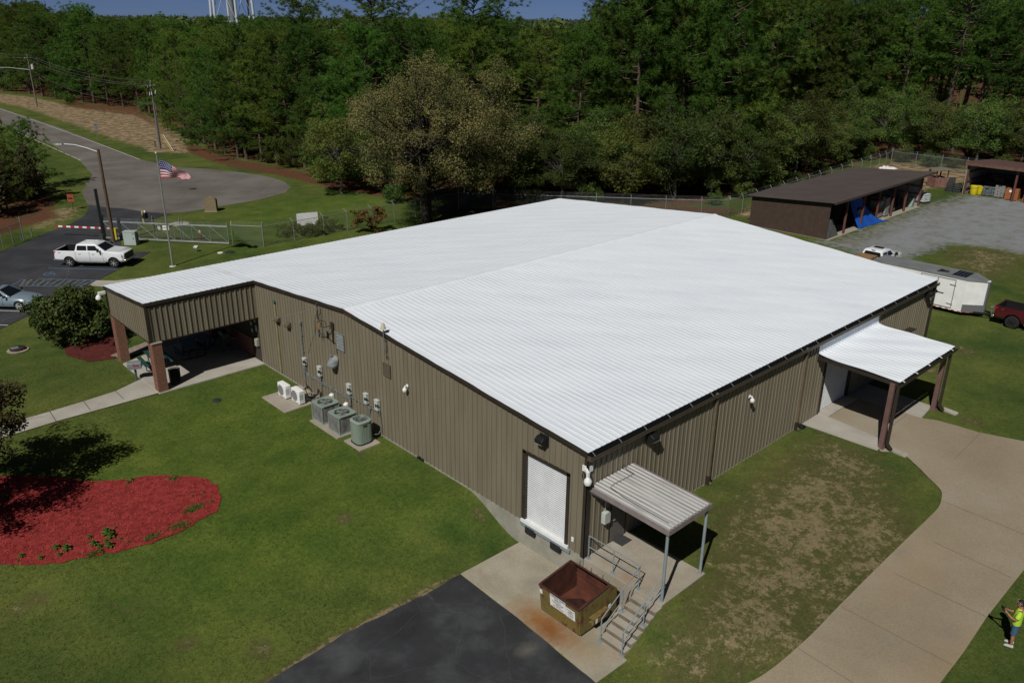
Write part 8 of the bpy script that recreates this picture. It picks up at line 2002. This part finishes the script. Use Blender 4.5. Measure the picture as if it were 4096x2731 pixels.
# booth, crate rows
t = thing('wooden_booth', 'small red brown wooden booth with a flat roof on four posts', 'booth', (91.4, 21.8, -.12), -.62)
k = MB(); k.box(-.85, -.85, .08, .85, -.80, 1.25); k.box(.80, -.80, .08, .85, .85, 1.25); k.box(-.85, -.80, .08, -.80, .85, 1.25); k.box(-.80, .80, .08, .80, .85, 1.25); k.build('panel', M['ply'], t)
k = MB(); k.box(-.9, -.9, 0, .9, .9, .08); k.build('floor', M['wood'], t)
for (x, y) in ((-.78, -.76), (.78, -.76), (.78, .76), (-.78, .76)):
    k = MB(); k.box(x - .06, y - .06, .08, x + .06, y + .06, 2.15); k.build('post', M['redwood'], t)
k = MB(); k.slab([(-1.05, -1.05, 2.12), (1.05, -1.05, 2.20), (1.05, 1.05, 2.26), (-1.05, 1.05, 2.18)], .05); k.build('roof', mat('grey_board_roof', (.19, .165, .14), .9, (.14, .12, .10), 5), t)
k = MB(); k.box(-.75, -.75, 1.0, .75, .75, 1.04); k.build('shelf', M['black'], t)
k = MB(); k.at((91.4, 21.7, .92)); k.lathe((0, 0, 0), [(.22, 0), (.22, .16), (.20, .30), (.1, .33)], 14); tag(k.build('bucket', M['lightgrey'], None), 'grey pot standing inside the wooden booth', 'pot')
def crates(loc, rz, L, label, rows=5):
    t = thing('crate_row', label, 'crate stack', loc, rz, 'dark slatted crate stacks'); rr_ = random.Random(int(loc[1] * 7))
    for r_ in range(rows):
        k = MB(); z = r_ * .24; o_ = .0 if r_ < 2 else .04 * r_
        k.box(-.38 + rr_.uniform(-.03, .03), -L / 2 + o_, z, -.30, L / 2 - o_, z + .15); k.box(.30, -L / 2 + o_, z, .38 + rr_.uniform(-.03, .03), L / 2 - o_, z + .15); k.box(-.2999, -L / 2 + o_, z + .02, .2999, -L / 2 + o_ + .08, z + .17); k.box(-.2999, L / 2 - o_ - .08, z + .02, .2999, L / 2 - o_, z + .17)
        for i in range(int(L / .5)): y = -L / 2 + .25 + i * .5; k.box(-.34, y - .05, z + .1501, .34, y + .05, z + .20)
        k.build('crate_layer', M['oldblock'], t)
    k = MB()
    for i in range(3): k.box(-.395, -L * .3 + i * L * .25, .40 + .1 * i, -.386, -L * .3 + i * L * .25 + .2, .55 + .1 * i)
    k.build('paper_tag', M['white'], t)
crates((91.0, 20.0, -.12), -1.28, 4.6, 'long stack of dark slatted crates beside the wooden booth')
crates((89.8, 18.75, -.12), -1.28, 2.4, 'short stack of dark slatted crates against the right hand shed post', 4)
k = MB(); k.at((90.4, 18.3, -.12), -1.3); k.box(-.05, -1.1, 0, .05, 1.0, 1.1); tag(k.build('leaning_board', M['ply'], None), 'brown board standing behind the short crate stack', 'board')
for (q, s_, lab) in (((100.2, 31.9), .9, 'crumpled white sheeting on the sand at the fence corner, larger piece'), ((97.4, 31.0), .75, 'crumpled white sheeting on the sand behind the long shed, smaller piece')):
    rr_ = random.Random(int(q[0])); k = MB(); n_ = 12; vs = []; fs = []
    for j in range(n_ + 1):
        for i in range(n_ + 1): e_ = 0 if i in (0, n_) or j in (0, n_) else 1; vs.append((q[0] + (i / n_ - .5) * 2.2 * s_ + rr_.uniform(-.1, .1), q[1] + (j / n_ - .5) * 2.2 * s_ + rr_.uniform(-.1, .1), -.11 + e_ * rr_.uniform(.0, .28)))
    for j in range(n_):
        for i in range(n_): a_ = j * (n_ + 1) + i; fs.append((a_, a_ + 1, a_ + n_ + 2, a_ + n_ + 1))
    k.add(vs, fs); tag(k.build('white_sheeting', M['sheetwhite'], None, smooth=0), lab, 'sheeting', 'white sheeting on the sand')

# ---------------------------------------------------------------- second shed at the right edge
t = thing('pole_shed', 'smaller red brown pole shed at the right frame edge full of pallets', 'shed', (88.45, 17.5, -.12), 0)
SY = -11.2
k = MB(); k.slab([(-.55, .30, 4.02), (-.55, SY - .3, 4.02), (9.0, SY - .3, 3.30), (9.0, .30, 3.30)], .06); k.build('roof', mat('red_brown_roof', (.105, .060, .056), .6, (.12, .07, .064), 1), t, smooth=0)
k = MB(); k.box(-.56, SY - .3, 3.62, -.50, .30, 4.0); k.build('fascia', mat('brown_fascia_board', (.15, .085, .055), .8, (.11, .06, .045), 3), t)
WL_ = bpy.data.materials['bare_wall_lining']
k = MB(); k.prism([(0.1, 0), (8.5, 0), (8.5, 3.3), (.1, 3.85)], 0, .05, 'Y'); k.build('end_wall', WL_, t, smooth=0)
k = MB(); k.box(8.45, SY, 0, 8.5, -.001, 3.3); k.build('rear_wall', WL_, t)
k = MB(); k.prism([(0.1, 0), (8.4, 0), (8.4, 3.3), (.1, 3.85)], SY, SY + .05, 'Y'); k.build('end_wall', M['brownmetal'], t, smooth=0)
k = MB()
for z in (.7, 1.6, 2.6): k.box(.2, -.12, z, 8.3, -.001, z + .16); k.box(8.33, SY + .1, z, 8.449, -.13, z + .16)
k.build('girt', M['redwood'], t)
for y in (-.05, -5.4, SY + .1):
    k = MB(); k.box(-.10, y - .10, -.1, .10, y + .10, 3.9); k.build('post', M['redwood'], t)
k = MB(); k.box(.101, SY, 3.55, .16, -.1, 3.85); k.build('header_beam', M['wood'], t)
k = MB(); k.box(-.105, .101, -.05, .08, .13, 3.85); k.build('white_edge_trim', M['lightgrey'], t)
YD = mat('bright_yellow_drum', (.62, .52, .02), .45)
for (x, y, lab) in ((89.55, 16.75, 'bright yellow lidded drum at the front corner of the right hand shed'), (90.45, 16.35, 'bright yellow drum partly behind the first in the right hand shed')):
    t = thing('yellow_drum', lab, 'drum', (x, y, -.12), 0, 'drums'); k = MB(); k.lathe((0, 0, 0), [(.38, 0), (.40, .03), (.43, .75), (.47, .77), (.47, .86), (.44, .88)], 22); k.build('drum_body', YD, t); k = MB(); k.lathe((0, 0, .88), [(.45, 0), (.47, .03), (.46, .16), (.40, .20), (.35, .21)], 22); k.build('lid', YD, t)
    k = MB(); k.tube([(-.46 * cos(a_), .46 * sin(a_), .90) for a_ in [6.283 * i / 24 for i in range(25)]], .016, 5, cap=False); k.build('ring', M['blacksteel'], t)
blockstack((90.15, 15.25, -.12), 'blue grey casting stack beside the yellow drums in the right hand shed', 6, M['bluegrey'], .2, bs=(.24, .32, .17), nxy=(5, 4))
blockstack((90.15, 14.0, -.12), 'pale grey block stack between the castings and the orange crate', 7, M['block'], .15, bs=(.34, .36, .19), nxy=(4, 3))
t = thing('plywood_crate', 'orange plywood crate on an orange pallet behind the shed post', 'crate', (90.0, 12.55, -.12), .12)
k = MB(); k.box(-.95, -.70, .14, .95, .70, 1.35); k.build('box', M['orangeply'], t, bevel=.01)
k = MB()
for y in (-.70, -.05, .60): k.box(-1.0, y, 0, 1.0, y + .10, .10)
for i in range(6): x = -1.0 + i * .38; k.box(x, -.72, .1001, x + .10, .72, .139)
k.build('pallet', M['orangepal'], t)
k = MB(); k.box(-.957, .05, .95, -.951, .30, 1.22); k.build('paper_label', M['white'], t)
t = thing('pallet_stack', 'stack of orange painted pallets at the right frame edge', 'pallet stack', (89.3, 10.6, -.12), .1)
for r_ in range(4):
    k = MB(); z = r_ * .15
    for y in (-.6, -.05, .5): k.box(-.55, y, z, .55, y + .1, z + .09)
    for i in range(6): x = -.55 + i * .2; k.box(x, -.6, z + .0901, x + .1, .6, z + .115)
    k.build('pallet', M['orangepal'], t)
blockstack((89.3, 10.6, .48), 'grey blocks heaped on the orange pallets at the right frame edge', 3, M['block'], .1, bs=(.3, .34, .2), nxy=(3, 3))
t = thing('carton_wall', 'dark brown cartons piled at the back of the right hand shed', 'cartons', (93.5, 14.6, -.12)); rr_ = random.Random(12)
DCM = mat('dark_brown_cartons', (.16, .11, .06), .8, (.12, .08, .05), 2)  # one dark brown tone for the whole carton pile
for i in range(4):
    for j in range(3):
        if j == 2 and i % 2: continue
        k = MB(); y = -1.9 + i * 1.0; k.box(-.6 + rr_.uniform(-.1, .1), y + .02, j * .62, .5, y + .97, j * .62 + .60); k.build('carton', DCM, t, bevel=.01)
t = thing('red_cabinet', 'dark red box standing beside the orange crate in the shed shade', 'box', (91.8, 11.6, -.12)); k = MB(); k.box(-.6, -.55, 0, .6, .55, 1.5); k.build('case', mat('dark_red_box', (.14, .03, .03), .6), t, bevel=.02); k = MB(); k.box(-.61, -.4, .2, -.6005, .4, 1.3); k.build('door_panel', mat('dark_red_door', (.11, .025, .025), .6), t)

# cars far away beyond the field at the left edge
for (mx, my, mt, lab) in ((9, 154, M['white'], 'tiny white car far away beyond the field at the left edge'), (52, 157, M['carblue'], 'tiny pale van far away beyond the field, right of the white car')):
    dd = 330; d_ = .813 - math.atan((mx - 1176) / 1875.0); q = (CAMPOS.x + dd * cos(d_), CAMPOS.y + dd * sin(d_), hz(CAMPOS.x + dd * cos(d_), CAMPOS.y + dd * sin(d_)))
    t = thing('distant_car', lab, 'car', q, d_ - pi / 2, 'cars far beyond the field')
    k = MB(); k.box(-2.3, -.9, .35, 2.3, .9, 1.0); k.prism([(-1.7, 1.0), (1.2, 1.0), (.7, 1.5), (-1.3, 1.5)], -.8, .8, 'Y'); k.build('body', mt, t, bevel=.1)
    for x in (-1.4, 1.4):
        k = MB(); k.cyl((x, -.92, .33), (x, .92, .33), .33, .33, 12); k.build('wheel', M['tyre'], t)
    k = MB(); k.prism([(-1.5, 1.05), (1.0, 1.05), (.65, 1.42), (-1.2, 1.42)], -.81, .81, 'Y'); k.build('window', M['glass'], t)

# ---------------------------------------------------------------- the person with the controller
def skinned(name, verts, edges, mt, parent, root=0, sub=2):
    """verts: (x, y, z, radius); grows one continuous surface round the bones"""
    me = bpy.data.meshes.new(name); me.from_pydata([v[:3] for v in verts], edges, []); o = bpy.data.objects.new(name, me); COL.objects.link(o)
    sk = o.modifiers.new('skin', 'SKIN'); sk.use_smooth_shade = True
    me.skin_vertices or me.attributes
    for i, v in enumerate(verts):
        r_ = v[3]; me.skin_vertices[0].data[i].radius = (r_, v[4] if len(v) > 4 else r_); me.skin_vertices[0].data[i].use_root = (i == root)
    s2 = o.modifiers.new('sub', 'SUBSURF'); s2.levels = sub; s2.render_levels = sub
    dg = bpy.context.evaluated_depsgraph_get(); m2 = bpy.data.meshes.new_from_object(o.evaluated_get(dg)); m2.name = name
    bpy.data.objects.remove(o); m2.materials.clear(); m2.materials.append(mt); m2.shade_smooth()
    return link(bpy.data.objects.new(name, m2), parent)
pq = (7.227, -12.969, -0.120)
per = thing('person', 'person in a lime yellow shirt and blue shorts looking down at a black controller', 'person', (pq[0] - .10, pq[1] + .08, -.10), 1.80)
Vp = []; Ep = []
def bone(p, *pts):
    for q in pts:
        Vp.append(q); Ep.append((p, len(Vp) - 1)); p = len(Vp) - 1
    return p
Vp.append((0, 0, .96, .135, .105))
ch = bone(0, (0, 0, 1.14, .125, .095), (-.01, 0, 1.34, .14, .10)); nk = bone(ch, (-.01, 0, 1.50, .075), (.02, 0, 1.57, .060), (.045, 0, 1.64, .088), (.055, 0, 1.72, .098), (.045, 0, 1.785, .075))
for s_ in (-1, 1):
    w = bone(ch, (-.01, s_ * .19, 1.44, .065), (.05, s_ * .27, 1.17, .048), (.19, s_ * .20, 1.17, .040), (.33, s_ * .10, 1.24, .026), (.39, s_ * .075, 1.27, .032, .018))
    for j, (dy, dz, L) in enumerate(((-.030, .018, .070), (-.012, .012, .080), (.010, .006, .076), (.028, -.004, .060))):
        bone(w, (.425, s_ * (.075 - dy * .4), 1.275 + dz + .008, .009), (.425 + L * .35, s_ * (.075 - dy * .4 - .018), 1.270 + dz - .006, .008), (.425 + L * .30, s_ * (.06 - dy * .4 - .02), 1.250 + dz - .014, .0075))
    bone(w, (.395, s_ * .045, 1.300, .010), (.430, s_ * .025, 1.312, .009))
    bone(0, (0, s_ * .105, .88, .090), (.015, s_ * .115, .50, .058), (.0, s_ * .115, .36, .062), (-.01, s_ * .115, .11, .038), (.05, s_ * .12, .055, .038))
skinned('body', Vp, Ep, M['skin'], per)
# face
k = MB(); k.ball((.150, 0, 1.695), (.020, .015, .026), 8, 6); k.build('nose', M['skin'], per)
k = MB(); k.ball((.045, .098, 1.70), (.022, .012, .034), 8, 6); k.ball((.045, -.098, 1.70), (.022, .012, .034), 8, 6); k.build('ears', M['skin'], per)
k = MB(); k.ball((.135, .034, 1.735), (.010, .014, .008), 8, 6); k.ball((.135, -.034, 1.735), (.010, .014, .008), 8, 6); k.box(.122, -.03, 1.650, .141, .03, 1.657); k.build('eyes_and_mouth', M['hair'], per)
k = MB()
n_ = 16; vs = []; fs = []
for j in range(7):
    a_ = pi / 2 * j / 6
    for i in range(n_):
        b_ = 6.283 * i / n_; x = cos(b_) * cos(a_); cutf = -.012 if x > .3 else -.075
        vs.append((.035 + .108 * x, .103 * sin(b_) * cos(a_), 1.74 + (cutf if j == 0 else 0) + .085 * sin(a_)))
for j in range(6):
    for i in range(n_): i2 = (i + 1) % n_; fs.append((j * n_ + i, j * n_ + i2, (j + 1) * n_ + i2, (j + 1) * n_ + i))
k.add(vs, fs); k.build('hair', M['hair'], per, smooth=60)
k = MB(); k.tube([(-.02, .112, 1.735), (.06, .115, 1.765), (.135, .06, 1.775), (.145, 0, 1.778), (.135, -.06, 1.775), (.06, -.115, 1.765), (-.02, -.112, 1.735)], .0045, 6); k.build('sunglasses', M['lightgrey'], per)
def oval(z, rx, ry, x=0.0, n=18): return [(x + rx * cos(6.2832 * i / n), ry * sin(6.2832 * i / n), z) for i in range(n)]
k = MB(); k.loft([oval(.87, .135, .178), oval(.98, .148, .184, .01), oval(1.14, .146, .178, .01), oval(1.32, .138, .195), oval(1.42, .115, .195, -.005), oval(1.475, .085, .125), oval(1.515, .070, .078)])
for s_ in (-1, 1): k.tube([(-.01, s_ * .15, 1.425), (.0, s_ * .215, 1.385), (.035, s_ * .255, 1.25)], [.070, .078, .080], 12)
k.build('shirt', M['lime'], per, smooth=70)
k = MB(); k.loft([oval(.98, .130, .170), oval(.88, .140, .182), oval(.80, .130, .180)])
for s_ in (-1, 1): k.tube([(.0, s_ * .085, .86), (.0, s_ * .10, .72), (.014, s_ * .118, .53)], [.098, .100, .098], 14)
k.build('shorts', M['denim'], per, smooth=70)
for s_ in (-1, 1):
    k = MB(); y = s_ * .118; k.loft([[(-.09, y - .035, 0), (-.09, y + .035, 0), (-.085, y + .03, .085), (-.085, y - .03, .085)], [(.0, y - .042, 0), (.0, y + .042, 0), (.0, y + .035, .10), (.0, y - .035, .10)], [(.12, y - .048, 0), (.12, y + .048, 0), (.11, y + .04, .065), (.11, y - .04, .065)], [(.20, y - .03, 0), (.20, y + .03, 0), (.19, y + .025, .035), (.19, y - .025, .035)]]); sh = k.build('shoe', mat('grey_trainer', (.50, .50, .48), .7) if 'grey_trainer' not in bpy.data.materials else bpy.data.materials['grey_trainer'], per, bevel=.012)
k = MB(); k.lathe((.315, .108, 1.232), [(.031, -.012), (.034, 0), (.031, .012)], 12); k.build('wristwatch', M['black'], per)
hx = per.matrix_basis.copy()
con = thing('controller', 'black drone controller with a phone held in both hands', 'controller', (per.location.x, per.location.y, per.location.z), 1.80)
k = MB(); k.at((.44, 0, 1.285), 0, 0, -.45); k.box(-.05, -.10, -.02, .05, .10, .025); k.build('grip', M['black'], con, bevel=.012)
k = MB(); k.at((.505, 0, 1.345), 0, 0, -.75); k.box(-.05, -.09, -.006, .05, .09, .006); k.build('phone', M['black'], con, bevel=.004)
k = MB(); k.bar((.46, -.05, 1.30), (.50, -.05, 1.345), .015); k.bar((.46, .05, 1.30), (.50, .05, 1.345), .015); k.build('bracket', M['black'], con)
